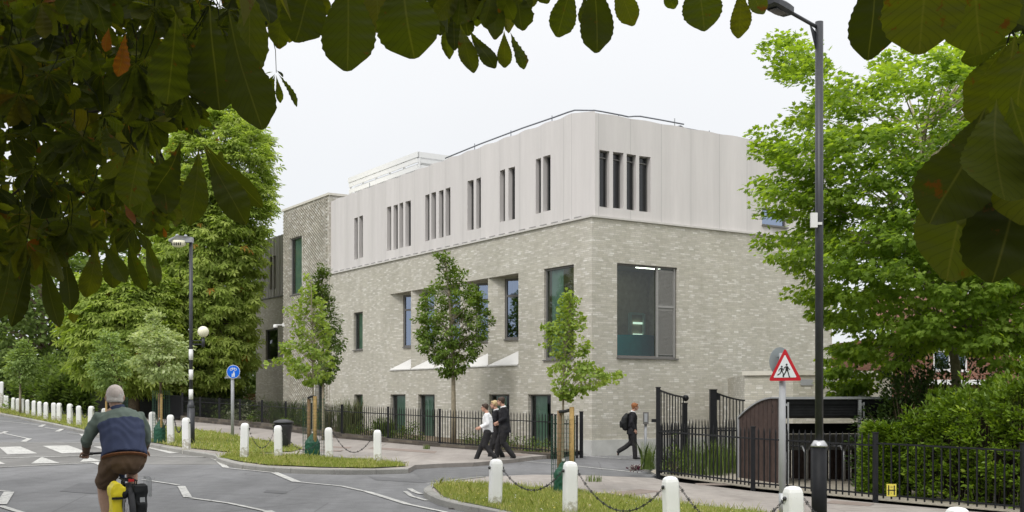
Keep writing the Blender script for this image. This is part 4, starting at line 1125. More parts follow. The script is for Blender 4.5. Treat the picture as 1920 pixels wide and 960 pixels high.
mb.add([(q1.x, q1.y - .2, zy(451)), (q1.x + .25, q1.y - .22, zy(444)), (q2.x, q2.y - .1, zy(445)), (q2.x, q2.y + .1, zy(445)), (q1.x + .25, q1.y + .22, zy(444)), (q1.x, q1.y + .2, zy(451)), (q1.x, q1.y - .2, zy(455)), (q2.x, q2.y - .1, zy(455)), (q2.x, q2.y + .1, zy(455)), (q1.x, q1.y + .2, zy(455))],
       [(0, 1, 4, 5), (1, 2, 3, 4), (0, 6, 7, 2, 1), (5, 4, 3, 8, 9), (0, 5, 9, 6), (2, 7, 8, 3), (6, 9, 8, 7)])
mb.ball((q1.x + .18, q1.y, zy(443)), (.05, .05, .05), 8, 6); mb.ball((q2.x - .2, q2.y, zy(443)), (.05, .05, .05), 8, 6)
lt = mb.build('lantern_hood', M['grey_post'], bp)
mb = MB(); mb.lathe((q1.x + .22, q1.y, zy(464)), [(.10, 0), (.19, .05), (.21, .17)], 16); mb.build('lantern_lens', M['globe'], lt)
mb = MB()
for k in range(5): mb.box((q1.x + .10 + k * .06, q1.y - .215, zy(460)), (.03, .006, .08))
mb.build('lantern_grille', M['sign_black'], lt)
# ---- blue cycle and pedestrian sign
YB = 37.0; XB = (436 - CX) / F * YB
bs = empty('road_sign', W(XB, YB)); tag(bs, 'round blue cycle and walking route sign on a grey pole', 'road sign')
mb = MB(); mb.tube([(XB, YB, gz(XB) - .1), (XB, YB, zy(690, YB))], .055, 12); mb.build('pole', M['grey_post'], bs)
cb = P(437.5, 697, YB - .1)
def circ(r, n=32, cx=0, cz=0): return [(cx + r * math.cos(2 * math.pi * k / n), cz + r * math.sin(2 * math.pi * k / n)) for k in range(n)]
mb = MB(); flat(mb, circ(.222), .004, cb, 0, .004); mb.build('sign_rim', M['sign_white'], bs)
mb = MB(); flat(mb, circ(.208), -.001, cb, 0, .003); mb.build('sign_face', M['sign_blue'], bs)
mb = MB()
for cx_ in (-.067, .067):
    stroke(mb, circ(.038, 12, cx_, .075) + [circ(.038, 12, cx_, .075)[0]], .014, -.006, cb, 0)
stroke(mb, [(-.067, .075), (-.035, .12), (.03, .12), (.067, .075)], .012, -.006, cb, 0); stroke(mb, [(-.035, .12), (-.005, .075), (.03, .12)], .012, -.006, cb, 0); stroke(mb, [(-.05, .145), (-.02, .15)], .014, -.006, cb, 0); stroke(mb, [(.02, .15), (.045, .145)], .012, -.006, cb, 0)
disc(mb, .018, -.005, .018, -.006, cb, 0); flat(mb, [(-.002, -.025), (.04, -.025), (.05, -.10), (.036, -.175), (.008, -.175), (.0, -.10)], -.006, cb, 0)
disc(mb, -.035, -.07, .015, -.006, cb, 0); flat(mb, [(-.05, -.088), (-.02, -.088), (-.018, -.175), (-.052, -.175)], -.006, cb, 0); stroke(mb, [(-.02, -.095), (.0, -.075)], .012, -.006, cb, 0)
mb.build('cycle_symbol', M['sign_white'], bs)
ct = P(436.5, 700, YB + .1)
mb = MB(); flat(mb, [(-.27, -.15), (.27, -.15), (.0, .30)], 0, ct, 0, -.004); mb.build('triangular_sign', M['sign_back'], bs)
mb = MB(); stroke(mb, [(-.27, -.15), (.27, -.15)], .03, -.01, ct, 0); mb.build('sign_edge', M['galv'], bs)
# ---- litter bin
YB2 = 31.2; XB2 = (531.5 - CX) / F * YB2; g_ = W(XB2, YB2)
lb = empty('litter_bin', g_); tag(lb, 'black plastic litter bin with domed hood behind the island bollards', 'litter bin')
mb = MB(); mb.lathe(g_, [(.17, 0), (.18, .02), (.215, .42), (.235, .50), (.245, .60), (.245, .68)], 24, .6); mb.build('body', M['bin_plastic'], lb)
mb = MB(); mb.lathe(g_ + Vector((0, 0, .68)), [(.275, 0), (.28, .035), (.24, .065), (.12, .105), (.03, .115)], 24, .6); mb.build('lid', M['bin_plastic'], lb)
mb = MB(); mb.box(g_ + Vector((-.17, -.215, .58)), (.17, .03, .12), (Vector((.8, -.6, 0)), Vector((.6, .8, 0)), Vector((0, 0, 1)))); mb.build('opening', M['sign_black'], lb)
# ---- entry keypad post
YK = 31.6; XK = (1210.5 - CX) / F * YK
kp = empty('entry_keypad', W(XK, YK, RD)); tag(kp, 'grey entry post with dark keypad panel beside the open school gate', 'keypad post')
mb = MB(); mb.tube([(XK, YK, gz(XK, RD) - .1), (XK, YK, zy(790, YK))], .04, 10); mb.build('pole', M['grey_post'], kp)
mb = MB(); mb.box((XK, YK - .05, zy(784, YK)), (.15, .10, .34)); kb = mb.build('housing', M['frame_grey'], kp)
mb = MB(); mb.box((XK - .005, YK - .105, zy(783, YK)), (.085, .012, .24)); mb.build('keypad', M['grey_post'], kb)

# ================================================================== RAILINGS
def railing(root, a, b, hgt=1.12, base=None, gap=.115, pw_=.07, post_h=None, spikes=True, rails=(.10, .92), r0=.009, first=True, last=True, zoff=0.0):
    """one bay: pickets with spear points, two rails; posts are separate parts"""
    a = Vector(a); b = Vector(b); d = (b - a); L = math.hypot(d.x, d.y); n_ = max(2, int(L / gap)); dd = d / n_
    mb = MB(); bz = Vector((0, 0, 1))
    side = Vector((-d.y, d.x, 0)).normalized()
    dn = Vector((d.x, d.y, 0)).normalized()
    for i in range(1, n_):
        p = a + dd * i
        z0, z1 = rails[0] - .06, hgt - .02
        q = [p + dn * sx * r0 + side * sy * r0 for sx, sy in ((-1, -1), (1, -1), (1, 1), (-1, 1))]
        vs = [v + bz * z0 for v in q] + [v + bz * z1 for v in q] 
        fs = [(0, 1, 5, 4), (1, 2, 6, 5), (2, 3, 7, 6), (3, 0, 4, 7)]
        if spikes:
            w2 = r0 * 2.1
            vs += [p + bz * (z1 + .035) + dn * sx * w2 + side * sy * w2 * .5 for sx, sy in ((-1, 0), (0, -1), (1, 0), (0, 1))] + [p + bz * (z1 + .11)]
            fs += [(4, 5, 9, 8), (5, 6, 10, 9), (6, 7, 11, 10), (7, 4, 8, 11), (8, 9, 12), (9, 10, 12), (10, 11, 12), (11, 8, 12)]
        mb.add(vs, fs)
    mb.build('pickets', M['black_metal'], root)
    for rz_ in rails:
        mb = MB(); mb.bar(a + bz * rz_, b + bz * rz_, .014 if False else .04, .028); mb.build('rail', M['black_metal'], root)
def post(root, p, h_, w_=.07, cap=True, name='post', m='black_metal'):
    mb = MB(); p = Vector(p); mb.box(p + Vector((0, 0, h_ / 2 - .1)), (w_, w_, h_ + .2))
    if cap: mb.box(p + Vector((0, 0, h_ + .01)), (w_ + .02, w_ + .02, .02))
    return mb.build(name, M[m], root)
# left run, following the school
fr_ = empty('railings', W(*FL[0])); tag(fr_, 'long black spear-topped railings on a low brick kerb in front of the school windows', 'fence')
def along(pts_, step):
    out = [Vector((pts_[0][0], pts_[0][1], 0))]; 
    for p, q in zip(pts_, pts_[1:]):
        p = Vector((p[0], p[1], 0)); q = Vector((q[0], q[1], 0)); L = (q - p).length; n_ = max(1, round(L / step))
        out += [p.lerp(q, i / n_) for i in range(1, n_ + 1)]
    return out
pl = along(FL[:5], 2.5)
for a, b in zip(pl, pl[1:]): railing(fr_, W(a.x, a.y, .06), W(b.x, b.y, .06), hgt=1.02, rails=(.08, .86), gap=.12)
for i, p in enumerate(pl): post(fr_, W(p.x, p.y), 1.14)
mb = MB()
for i, (a, b) in enumerate(zip(pl, pl[1:])):
    A_, B_ = W(a.x, a.y, 0), W(b.x, b.y, 0); hh_ = .05 if i == 0 else min(.24, .08 + .03 * i)
    mb.bar(A_ + Vector((0, 0, hh_ / 2 - .05)), B_ + Vector((0, 0, hh_ / 2 - .05)), .2, hh_ + .1)
for i in range(len(mb.f)): mb.uv[i] = [(0, 0), (2, 0), (2, .2), (0, .2)]
mb.build('kerb_wall', M['brick_dark'], fr_)
# far, denser dark panels beyond
ff = empty('railings', W(*FL[4])); tag(ff, 'far dark railing panels under the trees, beyond the blue sign', 'fence')
pl2 = along(FL[4:], 3.2)
for a, b in zip(pl2, pl2[1:]):
    railing(ff, W(a.x, a.y, .05), W(b.x, b.y, .05), hgt=1.15, rails=(.08, 1.12), gap=.07, r0=.018, spikes=False)
for p in pl2: post(ff, W(p.x, p.y), 1.3, .09)
mb = MB()
for a, b in zip(pl2, pl2[1:]): mb.bar(W(a.x, a.y, .0) + Vector((.12, .1, .16)), W(b.x, b.y, .0) + Vector((.12, .1, .16)), .2, .45)
for i in range(len(mb.f)): mb.uv[i] = [(0, 0), (3, 0), (3, .4), (0, .4)]
mb.build('kerb_wall', M['brick_dark'], ff)
# gate leaf ajar at the left end
gp = empty('gate_post', W(1.97, 31.8)); tag(gp, 'thick black gate post at the left side of the school entrance', 'post')
mb = MB(); mb.box(W(1.97, 31.8, .56), (.10, .10, 1.3)); mb.build('shaft', M['black_metal'], gp)
mb = MB(); mb.box(W(1.97, 31.8, 1.22), (.12, .12, .02)); mb.build('cap', M['black_metal'], gp)
eg = empty('side_gate', W(1.1, 30.9)); tag(eg, 'black railed side gate standing ajar behind the staked tree', 'gate')
railing(eg, W(1.12, 30.85), W(1.85, 31.6), hgt=1.0, rails=(.08, .88), spikes=False); post(eg, W(1.2, 31.0), 1.12, .06); post(eg, W(1.83, 31.55), 1.1, .06)
# right run
frr = empty('railings', W(*FR[0])); tag(frr, 'black spear-topped railings beside the right pavement, from gate to bicycle shelter', 'fence')
plr = [Vector((x, y, 0)) for x, y in FR[:3]]
for a, b in zip(plr, plr[1:]): railing(frr, W(a.x, a.y, .02), W(b.x, b.y, .02), hgt=1.06, rails=(.10, .93), gap=.122, r0=.010)
for p in plr[1:]: post(frr, W(p.x, p.y), 1.16, .075)
fh = empty('railings', W(*FR[2])); tag(fh, 'plain flat-topped black railings in front of the laurel hedge', 'fence')
plh = [Vector((x, y, 0)) for x, y in (FR[2], FR[3], FR[4])]
for a, b in zip(plh, plh[1:]): railing(fh, W(a.x, a.y, .02), W(b.x, b.y, .02), hgt=1.0, rails=(.10, .97), gap=.14, r0=.011, spikes=False)
for p in plh[1:]: post(fh, W(p.x, p.y), 1.1, .075)
# second fence behind, from gate to shelter
fb = empty('railings', W(3.9, 26.4)); tag(fb, 'short inner run of black spear-topped railings behind the gate, left of the shelter', 'fence')
A_, B_ = W(3.95, 25.8), W(5.6, 27.5)
railing(fb, A_, B_, hgt=1.12, rails=(.08, .98), gap=.12); post(fb, A_, 1.25); post(fb, B_, 1.25)
railing(fb, W(3.2, 24.6), A_, hgt=1.05, rails=(.3, .86), gap=.12)
# tall gates, both open
def gate_leaf(root, a, b, hz, h0, h1, label=None):
    a = Vector(a); b = Vector(b); d = b - a; n_ = 9
    def top(t): return h0 + (h1 - h0) * (1 - (1 - t) ** 1.6)
    mb = MB()
    for i in range(1, n_ + 1):
        p = a + d * (i / (n_ + .5)); mb.bar(p + Vector((0, 0, .06)), p + Vector((0, 0, top(i / n_))), .022)
    mb.build('bars', M['black_metal'], root)
    mb = MB(); pts_ = [a + d * (i / n_) + Vector((0, 0, top(i / n_))) for i in range(n_ + 1)]
    for p, q in zip(pts_, pts_[1:]): mb.bar(p, q, .035)
    mb.build('top_rail', M['black_metal'], root)
    for z_ in (.08, .95): mb = MB(); mb.bar(a + Vector((0, 0, z_)), b + Vector((0, 0, z_)), .04); mb.build('rail', M['black_metal'], root)
g1 = empty('school_gate', W(3.12, 23.9)); tag(g1, 'tall black gate leaf with curved top on the left, folded back beside the keypad', 'gate')
a = W(3.12, 23.9); b = W(3.95, 25.6)
gate_leaf(g1, a, b, 1.8, 1.84, 1.70)
pz = post(g1, a, 1.88, .085); mb = MB(); mb.box(a + Vector((-.09, 0, 1.18)), (.10, .06, .07)); mb.build('hinge', M['black_metal'], g1)
post(g1, b, 1.55, .11); mb = MB(); mb.ball(b + Vector((.02, 0, 1.68)), .075, 10, 8); mb.build('finial', M['black_metal'], g1)
g2 = empty('school_gate', W(4.55, 25.6)); tag(g2, 'tall black gate leaf with curved top on the right, in front of the annex wall', 'gate')
a = P(1337, 740, 25.8); a = W(a.x, 25.8); b = P(1396, 740, 26.6); b = W(b.x, 26.6)
gate_leaf(g2, a, b, 1.8, 1.84, 1.66); post(g2, a, 1.88, .15)
mb = MB(); mb.box(a + Vector((.11, 0, 1.72)), (.09, .08, .14)); mb.build('hinge', M['black_metal'], g2)
# ---- H plate
YH = 18.9; ch_ = P(1671.5, 919, 18.83)
hp = empty('hydrant_sign', ch_); tag(hp, 'yellow hydrant plate with a black H fixed low on the hedge railings', 'sign')
HA = R(-44) * .3
mb = MB(); flat(mb, [(-.075, -.105), (.075, -.105), (.078, -.1), (.078, .1), (.075, .105), (-.075, .105), (-.078, .1), (-.078, -.1)], 0, ch_, HA, .004); mb.build('plate', M['yellow_plate'], hp)
mb = MB(); flat(mb, [(-.054, -.08), (-.036, -.08), (-.036, .08), (-.054, .08)], -.0065, ch_, HA); flat(mb, [(.036, -.08), (.054, -.08), (.054, .08), (.036, .08)], -.0065, ch_, HA)
flat(mb, [(-.062, -.008), (.062, -.008), (.062, .008), (-.062, .008)], -.009, ch_, HA)
mb.build('letter', M['sign_black'], hp)
mb = MB()
for k in (-.012, 0, .012): flat(mb, [(k - .004, .045), (k + .004, .045), (k + .004, .062), (k - .004, .062)], -.0065, ch_, HA)
flat(mb, [(-.003, -.06), (.004, -.06), (.004, -.04), (-.003, -.04)], -.0065, ch_, HA)
mb.build('small_figures', M['stake_wood_dark'], hp)

# ================================================================== BICYCLE SHELTER
sh = empty('bicycle_shelter', W(5.3, 22.6)); tag(sh, 'brown boarded bicycle shelter with curved roof line and galvanised frame', 'shelter')
S0 = Vector((4.83, 23.85, 0)); S1 = Vector((5.36, 22.35, 0)); sd = (S1 - S0); SLn = sd.length; sdn = sd.normalized(); out_ = Vector((sdn.y, -sdn.x, 0))
if out_.x > 0: out_ = -out_
gs = gz(5.0)
def stop(t):      # top of the side: rises in a curve towards the open front
    return 1.14 + .44 * math.sin(min(1, t * 1.15) * math.pi / 2) ** .9
mb = MB(); nb = 10
for i in range(nb):
    t0_, t1_ = i / nb, (i + 1) / nb; p = S0 + sd * (t0_ + .004); q = S0 + sd * (t1_ - .004)
    mb.add([zz(p, gs - .05), zz(q, gs - .05), zz(q, stop(t1_)), zz(p, stop(t0_)), zz(p - out_ * .03, gs - .05), zz(q - out_ * .03, gs - .05), zz(q - out_ * .03, stop(t1_)), zz(p - out_ * .03, stop(t0_))],
           [(0, 1, 2, 3), (0, 4, 7, 3), (1, 2, 6, 5), (4, 7, 6, 5)])
mb.build('side_boards', M['board_brown'], sh)
mb = MB(); pts_ = [zz(S0 + sd * (i / 12) + out_ * .01, stop(i / 12) + .01) for i in range(13)]
for p, q in zip(pts_, pts_[1:]): mb.bar(p, q, .05, .03)
mb.bar(zz(S0 + out_ * .015, gs - .05), zz(S0 + out_ * .015, stop(0)), .04); mb.bar(zz(S1 + out_ * .01, gs), zz(S1 + out_ * .01, stop(1)), .05); mb.build('side_frame', M['galv'], sh)
fd = Vector((.985, .17, 0)).normalized(); LW = 2.9; bk = -sdn
mb = MB()
for t in (.0, .56, 1.0):
    p = S1 + fd * (LW * t + .07); mb.bar(zz(p, gs - .05), zz(p, 1.55), .06); mb.bar(zz(p + fd * .09, gs - .05), zz(p + fd * .09, 1.50), .03)
mb.bar(zz(S1, 1.585), zz(S1 + fd * LW, 1.585), .07, .05); mb.build('front_frame', M['galv'], sh)
mb = MB(); n_ = 8
vs = []
for i in range(n_ + 1):
    t = 1 - i / n_; p = S0 + sd * t; vs += [zz(p, stop(t)), zz(p + fd * LW, stop(t))]
mb.add(vs, [(2 * i, 2 * i + 1, 2 * i + 3, 2 * i + 2) for i in range(n_)]); mb.build('roof', M['shelter_dark'], sh)
mb = MB()
for z in (1.42, 1.30): mb.bar(zz(S1 + bk * .3, z), zz(S1 + bk * .3 + fd * LW, z), .05, .05)
mb.bar(zz(S1 + bk * .06, 1.50), zz(S1 + bk * .06 + fd * LW, 1.50), .03, .09); mb.build('crossbar', M['shelter_dark'], sh)
mb = MB(); nb = 17
for i in range(nb):
    p = S0 + fd * (LW * (i + .03) / nb); q = S0 + fd * (LW * (i + .97) / nb)
    mb.add([zz(p, gs - .05), zz(q, gs - .05), zz(q, .46), zz(p, .46)], [(0, 1, 2, 3)])
mb.build('rear_boards', M['board_brown'], sh)
mb = MB(); p = S0 + fd * .0; AXF = (fd, Vector((-fd.y, fd.x, 0)), Vector((0, 0, 1))); mb.box(zz(S0 + fd * LW / 2, .63), (LW, .02, .34), AXF); mb.build('rear_panel', M['vent_panel'], sh)
mb = MB(); mb.box(zz(S0 + fd * LW / 2, .92), (LW, .03, .22), AXF); mb.build('rear_panel', M['shelter_dark'], sh)
mb = MB(); mb.box(zz(S1 + fd * LW / 2 + bk * .1, 1.37), (LW, .03, .32), AXF)
for k in range(6): mb.box(zz(S1 + fd * LW / 2 + bk * .08, 1.24 + k * .055), (LW, .02, .018), AXF)
mb.build('fascia', M['shelter_dark'], sh)
mb = MB()
for i in range(6):
    p = S1 + bk * .7 + fd * (.35 + i * .42)
    hoop = [zz(p + bk * (-.3), gs), zz(p + bk * (-.3), gs + .6), zz(p + bk * (-.2), gs + .72), zz(p + bk * .2, gs + .72), zz(p + bk * .3, gs + .6), zz(p + bk * .3, gs)]
    mb.tube(hoop, .022, 6)
mb.build('cycle_rack', M['galv'], sh)
mb = MB()
for t in (.04, .6): p = S1 + fd * (LW * t) - Vector((fd.y, -fd.x, 0)) * .04; mb.box(zz(p + Vector((0, -.03, 0)), .32), (.09, .04, .05)); mb.box(zz(p + Vector((0, -.03, 0)), 1.45), (.07, .04, .05))
mb.build('latch', M['silver'], sh)

# ---- timber fences and the red house far behind
def timber(a, b, hgt, label, cap=True):
    e = empty('timber_fence', (a[0], a[1], gz(a[0]))); tag(e, label, 'fence')
    A_ = Vector((a[0], a[1], gz(a[0]) - .1)); B_ = Vector((b[0], b[1], gz(b[0]) - .1)); L = (B_ - A_).length; d = (B_ - A_).normalized(); n_ = int(L / .15); mb = MB()
    sdv = Vector((-d.y, d.x, 0))
    for i in range(n_): mb.box(A_ + d * (i + .5) * .15 + Vector((0, 0, hgt / 2 + .05)) + sdv * (.012 * (i % 2)), (.145, .018, hgt + .1), (d, sdv, Vector((0, 0, 1))))
    mb.build('boards', M['timber_fence'], e)
    n_ = max(1, int(L / 1.9))
    for i in range(n_ + 1): mb = MB(); mb.box(A_ + d * (L * i / n_) + Vector((0, 0, hgt / 2 + .1)) - sdv * .05, (.11, .11, hgt + .2), (d, sdv, Vector((0, 0, 1)))); mb.build('post', M['concrete'], e)
timber((-24.7, 66.5), (-19.0, 67.5), 2.1, 'tall brown timber fence panels standing behind the young tree far left')
timber((-17.6, 62.5), (-14.6, 64.0), 1.35, 'orange-brown timber fence between the big trees and the shaded brick wing')
timber((-19.5, 63.5), (-17.8, 63.5), 1.25, 'short timber fence panel under the large chestnut trees')
rh = empty('red_brick_house', W(16, 50)); tag(rh, 'red brick house with white windows half hidden behind the maple', 'house')
HF = Fr((19.4, 50), (1, .08), (.08, -1))
mb = MB()
hw_ = [(-.6, 1.0, 2.7, 4.0, .1), (3.4, 4.9, 2.7, 4.0, .1), (6.5, 8, 2.7, 4.0, .1), (-.8, 1.2, .0, 1.5, .1), (6.2, 8.0, .0, 1.5, .1)]
wall(mb, HF, -2, 12, -1, 4.3, hw_); mb.add([HF.p(-2, 0, -1), HF.p(-2, -9, -1), HF.p(-2, -9, 4.3), HF.p(-2, 0, 4.3)], [(0, 1, 2, 3)], [[(0, 0), (9, 0), (9, 5), (0, 5)]]); mb.build('wall', M['brick_red'], rh)
mb = MB(); mb.add([HF.p(-2.4, .4, 4.2), HF.p(12.4, .4, 4.2), HF.p(12.4, -4.5, 6.6), HF.p(-2.4, -4.5, 6.6)], [(0, 1, 2, 3)]); mb.build('roof', M['roof_tile'], rh)
for a, b, c_, d_, _ in hw_: window(rh, HF, a, b, c_, d_, .1, fm='white_upvc', gm='glass_blue', fw=.09, mull=[(a + b) / 2], trans=[d_ - .4], room=.5)
mb = MB(); mb.box(HF.p(.2, .25, 2.2), (2.9, .6, .22), HF.ax()); mb.build('bay_roof', M['white_upvc'], rh)
# ================================================================== PEOPLE
simple('skin', (.52, .30, .22), .6, .35, ns=20, amt=.06)
simple('skin_tan', (.40, .25, .18), .6, .35, ns=20, amt=.10)
simple('hair_dark', (.05, .032, .022), .6, ns=60, amt=.4)
simple('hair_blond', (.50, .38, .20), .6, ns=60, amt=.25)
simple('hair_ginger', (.27, .105, .04), .6, ns=60, amt=.3)
simple('hair_white', (.56, .52, .48), .7, ns=60, amt=.15)
simple('cloth_black', (.022, .022, .026), .85, .2, ns=12, amt=.3)
simple('cloth_trouser', (.028, .027, .029), .85, .2, ns=12, amt=.25)
simple('cloth_white', (.78, .78, .80), .8, .2, ns=7, amt=.05)
simple('cloth_navy', (.045, .056, .105), .8, .2, ns=9, amt=.15)
simple('cloth_sage', (.135, .17, .145), .85, .2, ns=9, amt=.12)
simple('cloth_brown', (.13, .085, .055), .85, .2, ns=9, amt=.15)
simple('cloth_orange', (.25, .115, .06), .85, .2)
simple('shoe_black', (.012, .012, .013), .45, .5)
simple('bag_black', (.012, .013, .014), .7, .3, ns=9, amt=.3)
simple('pannier_yellow', (.80, .66, .02), .5, .4, ns=6, amt=.08)
simple('tyre', (.02, .02, .02), .8)
simple('spoke', (.5, .5, .5), .4, metal=.8)
simple('red_light', (.5, .01, .01), .3, .5)
def solid(name, mb, m, parent, voxel=.012, smooth=2, noise=0.0):
    """fuse the overlapping closed shapes of mb into one continuous skin"""
    me = mb.mesh(name); o = bpy.data.objects.new(name, me); COL.objects.link(o)
    r = o.modifiers.new('r', 'REMESH'); r.mode = 'VOXEL'; r.voxel_size = voxel
    s = o.modifiers.new('s', 'SMOOTH'); s.iterations = smooth; s.factor = .5
    bpy.context.view_layer.update()
    ev = o.evaluated_get(bpy.context.evaluated_depsgraph_get())
    me2 = bpy.data.meshes.new_from_object(ev); bpy.data.objects.remove(o)
    if noise:
        co = np.empty(len(me2.vertices) * 3, np.float32); me2.vertices.foreach_get('co', co); co = co.reshape(-1, 3)
        nm = np.empty(len(me2.vertices) * 3, np.float32); me2.vertices.foreach_get('normal', nm); nm = nm.reshape(-1, 3)
        f = np.sin(co[:, 2] * 38 + 3 * np.sin(co[:, 0] * 21)) * np.sin(co[:, 0] * 30 + co[:, 1] * 26 + 2 * np.sin(co[:, 2] * 15))
        co += nm * (f * noise)[:, None]; me2.vertices.foreach_set('co', co.ravel())
    me2.polygons.foreach_set('use_smooth', [True] * len(me2.polygons)); me2.materials.clear()
    o = bpy.data.objects.new(name, me2); COL.objects.link(o); me2.materials.append(M[m]); o.parent = parent
    return o
V3 = Vector
def hand(mb, wrist, d, palm_n, s=1.0, curl=.5, side=1):
    """palm, four unequal bent fingers and a thumb; d: direction of the hand, palm_n: where the palm faces"""
    d = V3(d).normalized(); n_ = V3(palm_n); n_ = (n_ - d * n_.dot(d)).normalized(); x = d.cross(n_).normalized() * side
    w = V3(wrist); mb.limb([w - d * .01, w + d * .045 * s, w + d * .085 * s], [(.026 * s, .020 * s), (.038 * s, .018 * s), (.038 * s, .015 * s)], 10, side=x)
    for k, (off, L) in enumerate(((-.030, .066), (-.010, .076), (.010, .072), (.030, .056))):
        p = w + d * .085 * s + x * off * s; a = curl
        q = p + (d * math.cos(a * .6) + n_ * math.sin(a * .6)) * L * .5 * s; r = q + (d * math.cos(a * 1.8) + n_ * math.sin(a * 1.8)) * L * .5 * s
        mb.limb([p - d * .02 * s, q, r], [.0092 * s, .0085 * s, .007 * s], 8)
    p = w + d * .025 * s - x * .028 * s
    mb.limb([p, p + (d * .7 - x * .6 + n_ * .35) * .038 * s, p + (d * 1.1 - x * .55 + n_ * .7) * .055 * s], [.012 * s, .0105 * s, .008 * s], 8)
def head(mb, c, f, s=1.0):
    """skull, jaw, nose, ears, lips, brow and neck joined to the body; f: facing direction"""
    f = V3(f).normalized(); up = V3((0, 0, 1)); x = f.cross(up).normalized(); ax = (x, f, up); c = V3(c)
    mb.ball(c + up * .02 * s - f * .01 * s, (.073 * s, .09 * s, .088 * s), 16, 12, ax)
    mb.ball(c - up * .045 * s + f * .022 * s, (.054 * s, .064 * s, .062 * s), 14, 10, ax)
    mb.ball(c - up * .095 * s + f * .055 * s, (.024 * s, .022 * s, .02 * s), 10, 8, ax)
    mb.limb([c + f * .085 * s + up * .012 * s, c + f * .105 * s - up * .022 * s], [.010 * s, .016 * s], 8)
    mb.limb([c + f * .080 * s - up * .062 * s - x * .018 * s, c + f * .086 * s - up * .060 * s, c + f * .080 * s - up * .062 * s + x * .018 * s], [.007 * s, .010 * s, .007 * s], 8)
    mb.limb([c + f * .078 * s + up * .03 * s - x * .035 * s, c + f * .084 * s + up * .03 * s + x * .035 * s], [.010 * s, .010 * s], 8)
    for k in (-1, 1): mb.ball(c + x * (.077 * s * k) - f * .005 * s - up * .005 * s, (.012 * s, .022 * s, .034 * s), 10, 8, ax)
def face_bits(parent, c, f, s=1.0):
    f = V3(f).normalized(); up = V3((0, 0, 1)); x = f.cross(up).normalized(); c = V3(c)
    for k in (-1, 1):
        mb = MB(); mb.ball(c + f * .077 * s + x * .031 * s * k + up * .004 * s, .0115 * s, 8, 6); mb.build('eye', M['sign_black'], parent, True)
def hair(parent, c, f, m, s=1.0, vol=1.0, fringe=True, bald=False):
    f = V3(f).normalized(); up = V3((0, 0, 1)); x = f.cross(up).normalized(); ax = (x, f, up); c = V3(c); mb = MB()
    if bald:
        for k in (-1, 1): mb.ball(c + x * .052 * s * k - f * .02 * s - up * .005 * s, (.031 * s, .065 * s, .05 * s), 12, 8, ax)
        mb.ball(c - f * .068 * s - up * .012 * s, (.062 * s, .034 * s, .055 * s), 14, 10, ax)
        mb.ball(c + up * .024 * s - f * .012 * s, (.074 * s, .089 * s, .087 * s), 16, 12, ax)
    else:
        mb.ball(c + up * .040 * s - f * .022 * s, (.083 * s * vol, .094 * s * vol, .084 * s * vol), 16, 12, ax)
        mb.ball(c - f * .06 * s - up * .01 * s, (.068 * s, .045 * s, .07 * s), 12, 10, ax)
        if fringe:
            for k in (-2, -1, 0, 1, 2): mb.ball(c + up * (.085 - .006 * abs(k)) * s + f * .055 * s + x * .025 * k * s, (.022 * s, .03 * s, .022 * s), 8, 6, ax)
        for k in (-1, 1): mb.ball(c + x * .072 * s * k + up * .022 * s - f * .015 * s, (.018 * s, .045 * s, .045 * s), 10, 8, ax)
    solid('hair', mb, m, parent, .008 * s, 1, .0015)

